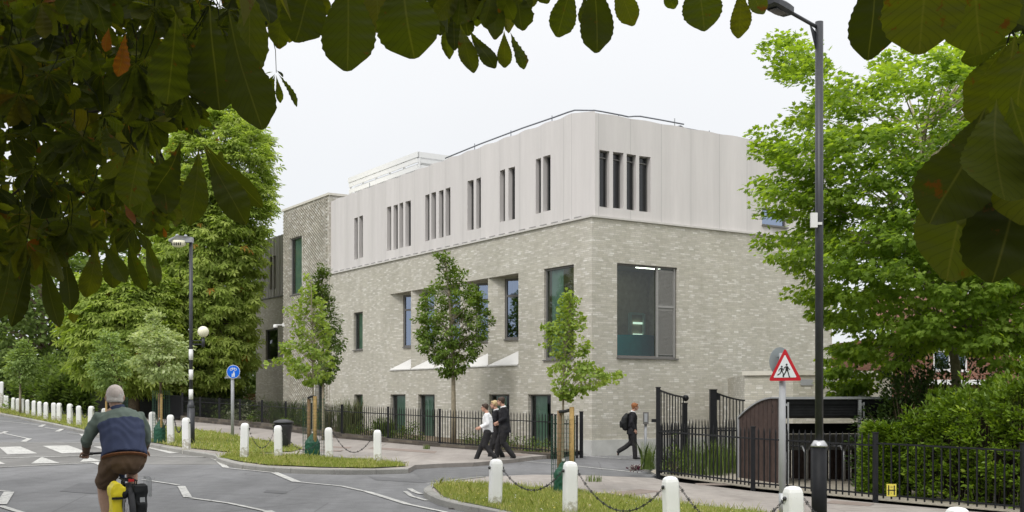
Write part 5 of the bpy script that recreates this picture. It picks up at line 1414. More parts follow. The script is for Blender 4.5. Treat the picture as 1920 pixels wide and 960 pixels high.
def walker(name_label, loc, face_deg, H, legs, arms, top, top_m, hair_m, bag=False, blazer=True, group=None, face_turn=0, s_w=1.0, collar=True, vol=1.0):
    """local frame: +Y forward, X right. legs: ((knee, ankle, toe) left, right) as (y, z) fractions; arms likewise (elbow, wrist) as (x, y, z)"""
    e = empty('person', loc, R(face_deg)); tag(e, name_label, 'person', group)
    h_ = H
    def v(x, y, z): return V3((x * h_, y * h_, z * h_))
    lean = .02
    sh_z, hip_z = .815, .52
    hc = v(0, .035 + lean, .925); hs = H * .58 * 1.02 / 1.0
    hs = H * .585
    fdir = V3((math.sin(R(face_turn)), math.cos(R(face_turn)), -.05))
    spine = [v(0, 0, .50), v(0, .0, .58), v(0, .008, .68), v(0, .012, .765), v(0, .015, .81)]
    rb = [(.088 * h_, .058 * h_), (.082 * h_, .056 * h_), (.085 * h_, .060 * h_), (.098 * h_, .060 * h_), (.075 * h_, .045 * h_)]
    # body: one continuous figure
    mb = MB()
    mb.limb(spine, [(a * .86, b * .84) for a, b in rb], 16, side=(1, 0, 0))
    mb.limb([v(0, .01, .80), v(0, .022 + lean * .6, .885)], [.034 * h_, .031 * h_], 12)
    head(mb, hc, fdir, hs)
    L = []
    for k, (kn, an, toe) in zip((-1, 1), legs):
        hp = v(.05 * k, 0, .505); knee = v(.052 * k, kn[0], kn[1]); ank = v(.05 * k, an[0], an[1]); to = v(.056 * k, toe[0], toe[1])
        L.append((hp, knee, ank, to))
        mb.limb([hp, hp.lerp(knee, .5), knee], [.050 * h_, .044 * h_, .031 * h_], 10); mb.limb([knee, knee.lerp(ank, .35), ank], [.030 * h_, .030 * h_, .019 * h_], 10)
        mb.limb([ank + v(0, -.012, -.012), to], [.020 * h_, .016 * h_], 8)
    Am = []
    for k, (el, wr) in zip((-1, 1), arms):
        so = v(.098 * k * s_w, .01, sh_z - .012); el = v(el[0] * k, el[1], el[2]); wr = v(wr[0] * k, wr[1], wr[2])
        Am.append((so, el, wr)); mb.limb([v(.05 * k, .01, sh_z - .01), so, so.lerp(el, .5), el], [.036 * h_, .034 * h_, .027 * h_, .022 * h_], 10); mb.limb([el, el.lerp(wr, .3), wr], [.022 * h_, .021 * h_, .015 * h_], 10)
        hand(mb, wr, (wr - el).normalized(), V3((-k, 0, 0)), H / 1.75, .55, k)
    solid('body', mb, 'skin', e, .0105, 2)
    face_bits(e, hc, fdir, hs); hair(e, hc, fdir, hair_m, hs, vol)
    # trousers
    mb = MB(); mb.tube([v(0, 0, .49), v(0, 0, .56), v(0, .0, .60)], [(.095 * h_, .066 * h_), (.092 * h_, .064 * h_), (.086 * h_, .06 * h_)], 16, side=(1, 0, 0))
    for hp, knee, ank, to in L:
        d = (ank - knee).normalized(); mb.limb([hp + v(0, 0, .02), hp.lerp(knee, .5), knee], [.068 * h_, .058 * h_, .046 * h_], 12); mb.tube([knee.lerp(hp, .1), knee.lerp(ank, .5), ank + d * .012 * h_], [.046 * h_, .043 * h_, .040 * h_], 12)
    solid('trousers', mb, 'cloth_trouser', e, .011, 2, .0022)
    for hp, knee, ank, to in L:
        mb = MB(); f_ = (to - ank); f_.z = f_.z if abs(f_.z) > .03 * h_ else -.03 * h_
        mb.limb([ank + v(0, -.018, -.010), ank.lerp(to, .5) + v(0, 0, -.004), to + v(0, .004, 0)], [(.025 * h_, .025 * h_), (.026 * h_, .022 * h_), (.024 * h_, .016 * h_)], 12, side=(1, 0, 0)); solid('shoe', mb, 'shoe_black', e, .009, 1)
    # top
    mb = MB(); low = .445 if blazer else .53
    q = [v(0, 0, low), v(0, 0, .52), v(0, 0, .60), v(0, .006, .70), v(0, .012, .77), v(0, .014, .815), v(0, .018, .838)]
    kx = 1.0 if blazer else .95
    rr_ = [(.114 * h_ * kx, .094 * h_), (.110 * h_ * kx, .089 * h_), (.104 * h_ * kx, .083 * h_), (.108 * h_ * kx, .084 * h_), (.112 * h_ * kx, .078 * h_), (.082 * h_, .050 * h_), (.045 * h_, .040 * h_)]
    if not blazer: rr_[0] = (.088 * h_, .062 * h_)
    mb.tube(q, rr_, 18, side=(1, 0, 0))
    for so, el, wr in Am:
        d = (wr - el).normalized(); mb.limb([so.lerp(v(0, .01, .8), .4), so, so.lerp(el, .5), el], [.040 * h_, .043 * h_, .037 * h_, .033 * h_], 12); mb.tube([el.lerp(so, .08), el.lerp(wr, .5), wr - d * .006 * h_], [.033 * h_, .030 * h_, .027 * h_], 12)
    solid('jacket' if blazer else 'shirt', mb, top_m, e, .011, 2, .0025)
    if collar:
        mb = MB(); mb.tube([v(0, .018, .832), v(0, .024, .852)], [.047 * h_, .040 * h_], 14, cap=False); mb.add([v(-.014, .062, .83), v(.014, .062, .83), v(.006, .082, .70), v(-.006, .082, .70)], [(0, 1, 2, 3)]) if blazer else None
        mb.build('collar', M['cloth_white'], e, True)
    if bag:
        mb = MB(); mb.limb([v(0, -.115, .56), v(0, -.135, .64), v(0, -.12, .73), v(0, -.095, .785)], [(.078 * h_, .055 * h_), (.090 * h_, .068 * h_), (.085 * h_, .06 * h_), (.055 * h_, .035 * h_)], 16, side=(1, 0, 0)); mb.limb([v(0, -.195, .58), v(0, -.195, .66)], [(.06 * h_, .022 * h_), (.06 * h_, .022 * h_)], 12, side=(1, 0, 0))
        b_ = solid('backpack', mb, 'bag_black', e, .011, 2, .002)
        mb = MB()
        for k in (-1, 1): mb.tube([v(.05 * k, -.07, .79), v(.062 * k, .0, .842), v(.064 * k, .055, .80), v(.07 * k, .075, .72), v(.092 * k, .02, .62), v(.08 * k, -.08, .58)], [(.020 * h_, .006 * h_)] * 6, 8, side=(1, 0, 0))
        mb.build('strap', M['bag_black'], b_, True)
    return e
# ground height for the entrance surface
def ent(px, py): p = G(px, py, RD); return p
grp = 'schoolboys walking past the entrance'
p = ent(915, 869)
walker('boy in a white shirt and black trousers, frontmost of the three walking left', p, 82, 1.52,
       ((( .045, .29), (-.12, .115), (-.06, .045)), ((.11, .30), (.21, .06), (.285, .035))),
       ((( .125, -.02, .66), (.12, .10, .60)), ((.125, .03, .655), (.12, .155, .60))), 'shirt', 'cloth_white', 'hair_dark', blazer=False, group=grp, collar=False)
p = ent(932, 866) + Vector((0, .5, 0)); p.z = gz(p.x, RD)
walker('blond boy in a black blazer, mostly hidden behind the taller boy', p, 85, 1.60,
       (((.03, .29), (-.09, .085), (-.03, .035)), ((.09, .30), (.13, .05), (.21, .03))),
       (((.12, .02, .66), (.10, .13, .68)), ((.12, .02, .66), (.08, .11, .72))), 'jacket', 'cloth_black', 'hair_blond', group=grp)
p = ent(946, 866)
walker('tallest boy in a black blazer with dark hair, rightmost of the three walking together', p, 86, 1.70,
       (((.02, .29), (-.14, .09), (-.08, .035)), ((.10, .295), (.13, .05), (.21, .03))),
       (((.12, -.02, .67), (.11, .09, .61)), ((.125, .02, .66), (.11, .10, .60))), 'jacket', 'cloth_black', 'hair_dark', group=grp, face_turn=10)
p = ent(1181, 858); p = Vector(((1185 - CX) / F * 31.6, 31.6, 0)); p.z = gz(p.x, RD)
walker('ginger-haired pupil in dark uniform with a black backpack walking right', p, -86, 1.62,
       (((.0, .285), (-.22, .155), (-.24, .09)), ((.035, .30), (.045, .05), (.125, .03))),
       (((.125, -.01, .66), (.115, .02, .52)), ((.13, -.03, .66), (.12, .03, .53))), 'jacket', 'cloth_black', 'hair_ginger', bag=True, group=None, face_turn=-8, vol=1.04)

# ================================================================== CYCLIST
CYY = 11.6; CXX = (226 - CX) / F * CYY; czz = gz(CXX, RD)
bk_ = empty('bicycle', (CXX, CYY, czz), R(27)); bk_.scale = (1.05, 1.05, 1.05); tag(bk_, 'touring bicycle ridden by the man in the foreground, with rack and panniers', 'bicycle')
def wheel(y):
    r0 = .335
    mb = MB(); mb.tube([(0, y + r0 * math.cos(t), .35 + r0 * math.sin(t)) for t in [2 * math.pi * k / 40 for k in range(40)]], .019, 8, closed=True, cap=False); w_ = link('wheel', mb.mesh('wheel'), M['tyre'], bk_, True)
    mb = MB(); mb.tube([(0, y + .31 * math.cos(t), .35 + .31 * math.sin(t)) for t in [2 * math.pi * k / 40 for k in range(40)]], .009, 6, closed=True, cap=False)
    for k in range(28):
        t = 2 * math.pi * k / 28; s_ = .03 * (-1) ** k; mb.bar((s_, y + .02 * math.cos(t + 1), .35 + .02 * math.sin(t + 1)), (0, y + .31 * math.cos(t), .35 + .31 * math.sin(t)), .0022)
    mb.tube([(-.055, y, .35), (.055, y, .35)], .018, 10); link('rim', mb.mesh('rim'), M['spoke'], w_, True)
wheel(-.47); wheel(.58)
mb = MB()
BB = V3((0, -.03, .29)); ST = V3((0, -.19, .80)); HT = V3((0, .42, .82)); HB = V3((0, .46, .66)); RA = V3((0, -.47, .35)); FA = V3((0, .58, .35))
for a, b, r in ((BB, ST, .016), (BB, HB, .019), (ST + V3((0, .02, -.06)), HT, .015), (HT, HB, .019)): mb.tube([a, b], r, 10)
for k in (-1, 1):
    mb.tube([BB, RA + V3((.06 * k, 0, 0))], .009, 8); mb.tube([ST + V3((0, 0, -.05)), RA + V3((.06 * k, 0, 0))], .008, 8); mb.tube([HB, HB + V3((.05 * k, .02, -.05)), FA + V3((.055 * k, 0, 0))], .011, 8)
link('frame', mb.mesh('frame'), M['cloth_navy'], bk_, True)
mb = MB(); mb.tube([ST, ST + V3((0, -.04, .14))], .013, 10); link('seat_post', mb.mesh('sp'), M['spoke'], bk_, True)
mb = MB(); c = V3((0, -.26, .955)); mb.limb([c + V3((0, -.07, .01)), c + V3((0, .02, .0)), c + V3((0, .18, -.005))], [(.085, .028), (.06, .026), (.02, .018)], 14, side=(1, 0, 0)); link('saddle', mb.mesh('sd'), M['bag_black'], bk_, True)
mb = MB(); mb.tube([HT, HT + V3((0, -.02, .09)), HT + V3((0, .03, .15))], .014, 8)
mb.tube([(-.31, .38, .965), (-.15, .43, .97), (0, .45, .97), (.15, .43, .97), (.31, .38, .965)], .012, 10); link('handlebar', mb.mesh('hb'), M['black_metal'], bk_, True)
for k in (-1, 1): mb = MB(); mb.limb([(.30 * k, .38, .965), (.22 * k, .41, .967)], [.017, .017], 10); link('grip', mb.mesh('grip'), M['rubber'], bk_, True)
mb = MB(); mb.bar((-.05, -.30, .76), (-.05, -.68, .76), .01); mb.bar((.05, -.30, .76), (.05, -.68, .76), .01)
for y in (-.32, -.45, -.58, -.68): mb.bar((-.06, y, .76), (.06, y, .76), .01)
for k in (-1, 1): mb.bar((.06 * k, -.5, .75), (.06 * k, -.47, .36), .009); mb.bar((.06 * k, -.62, .75), (.06 * k, -.47, .36), .009)
link('rack', mb.mesh('rack'), M['black_metal'], bk_, True)
mb = MB(); mb.tube([(0, -.47 + .37 * math.cos(t), .35 + .37 * math.sin(t)) for t in [math.pi * k / 14 for k in range(2, 15)]], [(.03, .004)] * 13, 8, side=(1, 0, 0)); link('mudguard', mb.mesh('mg'), M['black_metal'], bk_, True)
# crank and pedals
mb = MB(); mb.tube([(-.10, BB.y, BB.z), (.10, BB.y, BB.z)], .02, 10); mb.bar((-.09, BB.y, BB.z), (-.10, BB.y - .02, BB.z - .165), .02); mb.bar((.09, BB.y, BB.z), (.10, BB.y + .02, BB.z + .165), .02)
mb.tube([(.075, BB.y + .09 * math.cos(t), BB.z + .09 * math.sin(t)) for t in [2 * math.pi * k / 24 for k in range(24)]], .005, 6, closed=True, cap=False); link('crank', mb.mesh('ck'), M['spoke'], bk_, True)
for k, z in ((-1, -.165), (1, .165)): mb = MB(); mb.box((.145 * k, BB.y - .02 * -k, BB.z + z), (.09, .08, .022)); link('pedal', mb.mesh('pd'), M['black_metal'], bk_, True)
# wire basket on the right of the rack, rear lamp
mb = MB(); x0, x1, y0, y1, z0, z1 = .15, .195, -.62, -.46, .60, .77
for z in (z0, z0 + .09, z0 + .18, z1):
    for a, b in (((x0, y0), (x1, y0)), ((x1, y0), (x1, y1)), ((x1, y1), (x0, y1)), ((x0, y1), (x0, y0))): mb.bar((*a, z), (*b, z), .004)
for i in range(5):
    t = i / 4
    for a in ((x0 + (x1 - x0) * t, y0), (x0 + (x1 - x0) * t, y1), (x1, y0 + (y1 - y0) * t)): mb.bar((*a, z0), (*a, z1), .0035)
link('wire_basket', mb.mesh('wb'), M['galv'], bk_, True)
mb = MB(); mb.box((0, -.70, .765), (.05, .02, .025)); link('rear_light', mb.mesh('rl'), M['red_light'], bk_, True)
# panniers
pn = empty('pannier_bag', bk_.location, R(27)); pn.scale = (1.05, 1.05, 1.05); tag(pn, 'yellow pannier with straps on the left of the bicycle rack', 'bag')
mb = MB(); mb.box((-.118, -.55, .47), (.095, .24, .30)); mb.box((-.112, -.55, .655), (.13, .27, .09)); mb.tube([(-.115, -.68, .70), (-.115, -.42, .70)], .045, 12)
solid('bag', mb, 'pannier_yellow', pn, .010, 4, .004)
mb = MB(); mb.box((-.12, -.688, .60), (.10, .012, .022)); mb.ball((-.055, -.66, .64), (.04, .03, .05), 10, 8); link('strap', mb.mesh('st'), M['bag_black'], pn, True)
pn = empty('pannier_bag', bk_.location, R(27)); pn.scale = (1.05, 1.05, 1.05); tag(pn, 'black pannier with a pale round emblem on the back of the bicycle', 'bag')
mb = MB(); mb.box((.092, -.56, .48), (.11, .25, .34)); mb.box((.09, -.56, .68), (.13, .26, .07)); mb.box((.092, -.695, .45), (.09, .04, .20)); solid('bag', mb, 'bag_black', pn, .010, 4, .004)
mb = MB(); mb.box((.10, -.702, .58), (.045, .008, .045)); link('emblem', mb.mesh('em'), M['galv'], pn, True)

rd = empty('person', (CXX, CYY, czz), R(27)); tag(rd, 'balding white-haired man in sage and navy jacket and brown shorts riding away', 'person')
hc = V3((-.05, .02, 1.535)); fd_ = V3((.12, 1, -.12))
hipz = 1.0; rd.scale = (1.05, 1.05, 1.05)
mb = MB()
mb.limb([(0, -.24, .95), (0, -.20, 1.05), (-.01, -.12, 1.20), (-.02, -.05, 1.33), (-.02, -.02, 1.38)], [(.165, .12), (.155, .105), (.175, .11), (.19, .10), (.13, .07)], 16, side=(1, 0, 0))
mb.limb([(-.03, -.02, 1.37), (-.045, .0, 1.48)], [.058, .054], 12)
head(mb, hc, fd_, 1.08)
Lr = [(V3((-.10, -.22, .91)), V3((-.15, .15, .66)), V3((-.12, -.06, .22)), V3((-.14, .08, .15))), (V3((.10, -.22, .91)), V3((.13, .18, .84)), V3((.12, -.01, .52)), V3((.145, .12, .485)))]
for hp, kn, an, to in Lr:
    mb.limb([hp, hp.lerp(kn, .5), kn], [.082, .075, .055], 12); mb.limb([kn, kn.lerp(an, .3), kn.lerp(an, .65), an], [.053, .056, .042, .033], 12); mb.limb([an, to], [.034, .026], 8)
Ar = [(V3((-.215, -.03, 1.325)), V3((-.31, .03, 1.12)), V3((-.285, .32, .99))), (V3((.185, -.03, 1.325)), V3((.25, .05, 1.12)), V3((.275, .32, .99)))]
for k, (so, el, wr) in zip((-1, 1), Ar):
    mb.limb([V3((0, -.03, 1.32)), so, so.lerp(el, .5), el], [.06, .055, .045, .038], 12); mb.limb([el, el.lerp(wr, .3), wr], [.040, .038, .026], 12)
    hand(mb, wr, (wr - el).normalized() + V3((0, .2, .1)), V3((0, .1, -1)), 1.0, 1.25, k)
solid('body', mb, 'skin_tan', rd, .010, 2)
face_bits(rd, hc, fd_, 1.08)
# fringe of white hair round a bald crown
mb = MB(); up = V3((0, 0, 1)); f_ = fd_.normalized(); x_ = f_.cross(up).normalized(); ax2 = (x_, f_, up)
for k in range(26):
    a = math.pi * (.12 + .76 * k / 25) + math.pi
    for zz_ in (-.035, -.008, .018, .042):
        r_1 = (.079 if zz_ < .03 else .072) + .004 * math.sin(k * 5 + zz_ * 90)
        r_1 -= .010
        mb.ball(hc + x_ * (r_1 * math.cos(a)) + f_ * (.082 * math.sin(a) * (.95 if zz_ < 0 else 1) - .012) + up * zz_, (.018, .018, .024), 8, 6, ax2)
solid('hair', mb, 'hair_white', rd, .007, 1, .003)
simple('scalp', (.56, .485, .44), .55, .35, ns=30, amt=.12)
mb = MB(); mb.ball(hc + up * .031 - f_ * .014, (.084, .103, .094), 20, 14, ax2); solid('scalp', mb, 'scalp', rd, .007, 1)
# jacket: sage yoke and sleeves over navy body
mb = MB(); mb.tube([(0, -.27, .965), (0, -.235, 1.04), (-.005, -.16, 1.18), (-.012, -.10, 1.28)], [(.215, .175), (.208, .165), (.212, .155), (.222, .145)], 20, side=(1, 0, 0)); solid('jacket_body', mb, 'cloth_navy', rd, .010, 2, .0065)
mb = MB(); mb.tube([(-.012, -.105, 1.27), (-.015, -.07, 1.33), (-.018, -.045, 1.375), (-.025, -.03, 1.405)], [(.222, .143), (.205, .128), (.165, .10), (.085, .075)], 20, side=(1, 0, 0))
for so, el, wr in Ar: mb.limb([V3((0, -.04, 1.315)), so, so.lerp(el, .5), el, el.lerp(wr, .25)], [.078, .076, .065, .056, .052], 14)
solid('jacket_yoke', mb, 'cloth_sage', rd, .010, 2, .006)
for so, el, wr in Ar: mb = MB(); mb.tube([el.lerp(wr, .18), el.lerp(wr, .6), el.lerp(wr, .97)], [.050, .043, .034], 12); solid('undersleeve', mb, 'cloth_brown', rd, .009, 2, .003)
mb = MB(); mb.tube([(-.025, -.03, 1.398), (-.035, -.015, 1.45)], [(.078, .072), (.070, .068)], 16); solid('collar', mb, 'cloth_navy', rd, .008, 1)
mb = MB(); mb.tube([(0, -.276, .956), (0, -.272, .968)], [(.214, .174), (.217, .176)], 20, side=(1, 0, 0)); solid('hem', mb, 'cloth_orange', rd, .008, 1)
mb = MB(); mb.limb([(0, -.25, .93), (0, -.24, .97)], [(.185, .14), (.18, .14)], 18, side=(1, 0, 0))
for hp, kn, an, to in Lr: mb.tube([hp + V3((0, -.02, .04)), hp.lerp(kn, .5), hp.lerp(kn, .88)], [.112, .10, .088], 14)
solid('shorts', mb, 'cloth_brown', rd, .011, 2, .007)
for hp, kn, an, to in Lr: mb = MB(); mb.limb([an + V3((0, -.05, -.04)), an.lerp(to, .5) + V3((0, 0, -.02)), to], [(.038, .042), (.042, .04), (.04, .028)], 12, side=(1, 0, 0)); solid('shoe', mb, 'shoe_black', rd, .009, 1)
# ================================================================== VEGETATION
def template(kind):
    if kind == 'diamond': return np.array([(0, 0, 0), (.34, .5, .05), (0, 1, -.02), (-.34, .5, .05)], float), np.array([[0, 1, 2, 3]])
    if kind == 'oval': return np.array([(0, 0, 0), (.24, .25, .04), (.27, .6, .04), (0, 1, -.08), (-.27, .6, .04), (-.24, .25, .04)], float), np.array([[0, 1, 2, 3], [0, 3, 4, 5]])
    if kind == 'fan': return np.array([(0, 0, 0), (.42, .55, .05), (.36, .88, .0), (.04, .92, .06), (-.36, .88, 0), (-.42, .55, .05)], float), np.array([[0, 1, 2, 3], [0, 3, 4, 5]])
    if kind == 'lance': return np.array([(0, 0, 0), (.15, .3, .03), (.14, .65, .02), (0, 1, -.12), (-.14, .65, .02), (-.15, .3, .03)], float), np.array([[0, 1, 2, 3], [0, 3, 4, 5]])
    if kind == 'maple':
        v = [(0, 0, 0), (.18, .05, 0), (.48, .12, -.03), (.34, .34, .02), (.55, .62, -.04), (.24, .60, .03), (0, 1.0, -.05), (-.24, .60, .03), (-.55, .62, -.04), (-.34, .34, .02), (-.48, .12, -.03), (-.18, .05, 0)]
        return np.array(v, float), np.array([[0, 1, 2, 3], [0, 3, 4, 5], [0, 5, 6, 7], [0, 7, 8, 9], [0, 9, 10, 11]])
    if kind == 'palm':
        V = []; Fc = []
        for k, (a, L) in enumerate(((-100, .62), (-52, .85), (0, 1.0), (52, .85), (100, .62))):
            a = R(a); d = np.array((math.sin(a), math.cos(a), 0)); s_ = np.array((d[1], -d[0], 0)); b = len(V)
            V += [d * 0, d * L * .62 + s_ * .15 * L + (0, 0, -.06), d * L + (0, 0, -.26 * L), d * L * .62 - s_ * .15 * L + (0, 0, -.06)]
            Fc.append([b, b + 1, b + 2, b + 3])
        return np.array(V, float), np.array(Fc)
def make_frames(A, up, jitter, n):
    A = norm(A); Nn = up + rng.normal(0, jitter, (n, 3)); Nn = norm(Nn - A * (Nn * A).sum(1, keepdims=True)); X = np.cross(A, Nn); return A, X, Nn
def leaves_mesh(name, kind, Cn, A, X, Nn, size, tint, parent, m, wid=1.0):
    T, Fc = template(kind); n = len(Cn); k = len(T)
    s = size[:, None, None]
    V = Cn[:, None] + (T[None, :, 0:1] * X[:, None] * wid + T[None, :, 1:2] * A[:, None] + T[None, :, 2:3] * Nn[:, None]) * s
    idx = (np.arange(n) * k)[:, None, None] + Fc[None]
    me = raw_mesh(name, V.reshape(-1, 3), idx.reshape(-1, Fc.shape[1]), Fc.shape[1], np.repeat(tint, k))
    return link(name, me, m, parent)
def spray(cl, nper, r, rz, size, droop=.3, upj=.45, outward=None, outw=.6):
    """leaf positions and frames round each cluster centre"""
    nC = len(cl); n = nC * nper
    off = rng.normal(0, 1, (n, 3)); off = off / np.maximum(np.linalg.norm(off, axis=1, keepdims=True), .6) * (rng.random((n, 1)) ** .45)
    rr = np.repeat(rng.uniform(.7, 1.25, nC), nper)[:, None]
    pos = np.repeat(cl, nper, 0) + off * np.array([r, r, rz]) * rr
    A = off * np.array([1, 1, .3]) + rng.normal(0, .35, (n, 3)); A[:, 2] -= droop
    if outward is not None: A += np.repeat(outward, nper, 0) * outw
    up = np.tile(np.array([0, 0, 1.0]), (n, 1))
    if outward is not None: up = up + np.repeat(outward, nper, 0) * .5
    A, X, Nn = make_frames(A, up, upj, n)
    sz = rng.uniform(.7, 1.2, n) * size
    return pos, A, X, Nn, sz
def crown_points(poly, Y, ncl, cap=1e9, core=.35, dmul=.85):
    """cluster centres inside a crown whose outline is poly as seen from the street, with true depth"""
    poly = [(float(a), float(b)) for a, b in poly]
    xs = [p[0] for p in poly]; ys = [p[1] for p in poly]; out = []
    while len(out) < ncl:
        x = rng.uniform(min(xs), max(xs), ncl * 2); y = rng.uniform(min(ys), max(ys), ncl * 2); m_ = inside(poly, x, y)
        for a, b in zip(x[m_], y[m_]):
            # horizontal extent of the outline at this height
            cr = []
            for i in range(len(poly)):
                x1, y1 = poly[i]; x2, y2 = poly[i - 1]
                if (y1 > b) != (y2 > b): cr.append(x1 + (x2 - x1) * (b - y1) / (y2 - y1))
            lo, hi = min(cr), max(cr); mid = (lo + hi) / 2; hw = max((hi - lo) / 2, 2)
            q = min(1, abs(a - mid) / hw); dm = math.sqrt(max(0, 1 - q * q)) * min(hw * Y / F * dmul, cap)
            s_ = rng.uniform(-1, 1); s_ = math.copysign(abs(s_) ** core, s_)
            p = P(a, b, Y + s_ * dm); out.append((p.x, p.y, p.z))
            if len(out) >= ncl: break
    return np.array(out)
def branches(name, trunk, cl, every, r0, parent, m, rtip=.004, zback=.5):
    """thin limbs from the trunk line up to cluster centres"""
    mb = MB(); tr = [Vector(p) for p in trunk]
    zs = [p.z for p in tr]
    for c in cl[::every]:
        c = Vector(c); zt = c.z - zback * math.hypot(c.x - tr[-1].x, c.y - tr[-1].y) - .1
        zt = max(zs[0] + (zs[-1] - zs[0]) * .30, min(zt, zs[-1] - .02))
        for a, b in zip(tr, tr[1:]):
            if a.z <= zt <= b.z + 1e-6: q = a.lerp(b, (zt - a.z) / (b.z - a.z + 1e-9)); break
        else: q = tr[-1]
        d = c - q; mid = q + d * .5 + Vector((random.uniform(-.04, .04), random.uniform(-.04, .04), .10)) * d.length
        mb.tube([q, q.lerp(mid, .6), mid, c], [r0, r0 * .75, r0 * .5, rtip], 5, cap=False)
    return mb.build(name, m, parent)
def tree(label, poly, Y, trunk_px, base_h, ncl, nper, r, rz, size, kind, lm, bm, tr, every=4, br=.02, group=None, cap=1e9, droop=.3, name='tree', base=None, upj=.45, cat='tree', tint=(.45, .22), core=.35, cltint=.12):
    """trunk_px: photo points along the trunk from crown top down to the fork; base on the ground"""
    tp = [P(a, b, Y) for a, b in trunk_px]
    x0 = tp[0].x if base is None else P(base, 740, Y).x
    b0 = Vector((x0, Y, gz(x0, base_h)))
    e = empty(name, b0); tag(e, label, cat, group)
    path = [b0 - Vector((0, 0, .1)), b0.lerp(tp[0], .5)] + tp
    n = len(path); rad = [tr * 1.15, tr] + [tr * (1 - .8 * (i + 1) / (n - 2 + 1e-9) * .9) for i in range(n - 2)]
    mb = MB(); mb.tube(path, rad, 10); mb.build('trunk', M[bm], e)
    cl = crown_points(poly, Y, ncl, cap, core)
    branches('limbs', path[1:], cl, every, br, e, M[bm])
    ctr = cl.mean(0); outv = norm(cl - ctr)
    pos, A, X, Nn, sz = spray(cl, nper, r, rz, size, droop, upj, outv)
    t = np.clip(rng.normal(tint[0], tint[1], len(pos)) + np.repeat(rng.normal(0, cltint, len(cl)), nper), 0, 1)
    if kind == 'palm': t = np.where(rng.random(len(t)) > .995, 1.0, np.minimum(t, .9))
    leaves_mesh('foliage', kind, pos, A, X, Nn, sz, t, e, M[lm])
    return e
gT = 'young staked street trees'
tree('dark green young tree in front of the angled bay windows', [(812, 480), (840, 474), (856, 498), (874, 512), (892, 540), (905, 560), (924, 600), (908, 628), (900, 655), (880, 675), (870, 695), (850, 706), (828, 700), (812, 682), (786, 655), (782, 625), (778, 600), (790, 575), (785, 555), (805, 545), (820, 520), (825, 500)],
     35.6, [(850, 705), (848, 640), (843, 560), (835, 490)], .0, 290, 36, .16, .12, .10, 'oval', 'leaf_pear', 'bark_pale', .075, 3, .016, base=851, core=1.0)
tree('bright green young tree with a branch reaching right, staked with a green bag', [(1062, 549), (1076, 552), (1084, 585), (1103, 594), (1094, 622), (1106, 640), (1094, 662), (1112, 684), (1164, 699), (1160, 707), (1110, 722), (1088, 738), (1068, 752), (1052, 742), (1034, 722), (1032, 700), (1034, 660), (1022, 645), (1022, 612), (1044, 604), (1048, 578)],
     18.9, [(1056, 745), (1058, 680), (1066, 610), (1068, 556)], .0, 170, 14, .09, .08, .066, 'fan', 'leaf_ginkgo', 'bark_pale', .022, 2, .008, base=1054, droop=.5, upj=.9)
tree('dark green young tree standing behind the bright one left of the school', [(598, 498), (612, 505), (618, 550), (632, 588), (641, 640), (634, 672), (628, 700), (605, 722), (585, 705), (590, 600), (582, 545)],
     36.5, [(606, 715), (606, 640), (604, 520)], .0, 150, 36, .18, .13, .09, 'oval', 'leaf_dark', 'bark_pale', .05, 3, .014, base=606, core=.9)
tree('bright yellow-green staked young tree on the island verge with branch reaching left', [(580, 506), (592, 545), (604, 570), (612, 605), (626, 612), (612, 640), (614, 664), (628, 690), (604, 712), (590, 722), (572, 718), (556, 702), (530, 692), (500, 680), (512, 674), (540, 672), (526, 640), (548, 632), (552, 592), (532, 580), (556, 570), (570, 540)],
     27.0, [(587, 730), (586, 660), (585, 590), (583, 520)], .0, 150, 15, .11, .10, .088, 'fan', 'leaf_ginkgo', 'bark_pale', .025, 2, .010, base=588, droop=.4, upj=.8)
tree('pale silvery-green young tree with layered leaves beside the striped post', [(285, 583), (298, 600), (312, 622), (340, 632), (358, 648), (350, 665), (372, 680), (350, 690), (348, 704), (350, 714), (326, 716), (300, 712), (275, 708), (262, 690), (240, 674), (262, 668), (270, 652), (250, 628), (268, 618), (274, 600)],
     32.0, [(301, 712), (297, 660), (288, 600)], .0, 130, 28, .24, .09, .12, 'oval', 'leaf_linden', 'bark', .04, 3, .012, base=302, cltint=.18)
tree('soft green young tree behind the cyclist by the timber fence', [(200, 612), (226, 640), (242, 670), (236, 702), (218, 728), (192, 730), (178, 708), (164, 690), (180, 655)],
     39.0, [(228, 722), (215, 690), (204, 630)], .0, 110, 28, .26, .12, .12, 'oval', 'leaf_soft', 'bark', .04, 3, .012, base=228)
tree('slim young tree at the far left beyond the receding bollards', [(42, 632), (55, 650), (68, 680), (66, 706), (46, 716), (25, 712), (9, 695), (22, 665), (34, 650)],
     56.0, [(38, 712), (40, 680), (42, 645)], .0, 100, 28, .33, .15, .15, 'oval', 'leaf_soft', 'bark_pale', .06, 3, .016, base=38)
# big maple, right
tree('large bright green maple overhanging the bicycle shelter and hedge', [(1440, 92), (1472, 68), (1512, 85), (1532, 108), (1568, 98), (1592, 150), (1628, 165), (1650, 120), (1675, 82), (1705, 100), (1722, 165), (1752, 92), (1800, 95), (1850, 112), (1900, 52), (2000, 0), (2200, 80), (2260, 480), (2120, 700), (1900, 700), (1770, 640), (1720, 660), (1660, 720), (1600, 748), (1552, 738), (1548, 690), (1565, 640), (1530, 590), (1482, 560), (1503, 520), (1432, 480), (1425, 440), (1500, 430), (1440, 395), (1390, 362), (1440, 322), (1425, 242), (1492, 222), (1500, 180), (1462, 130)],
     23.5, [(1792, 690), (1778, 600), (1765, 520), (1740, 400), (1725, 250)], .0, 1400, 58, .40, .14, .112, 'maple', 'leaf_maple', 'bark_pale', .115, 7, .024, base=1800, cap=3.6, name='maple_tree', cltint=.16, core=.6)
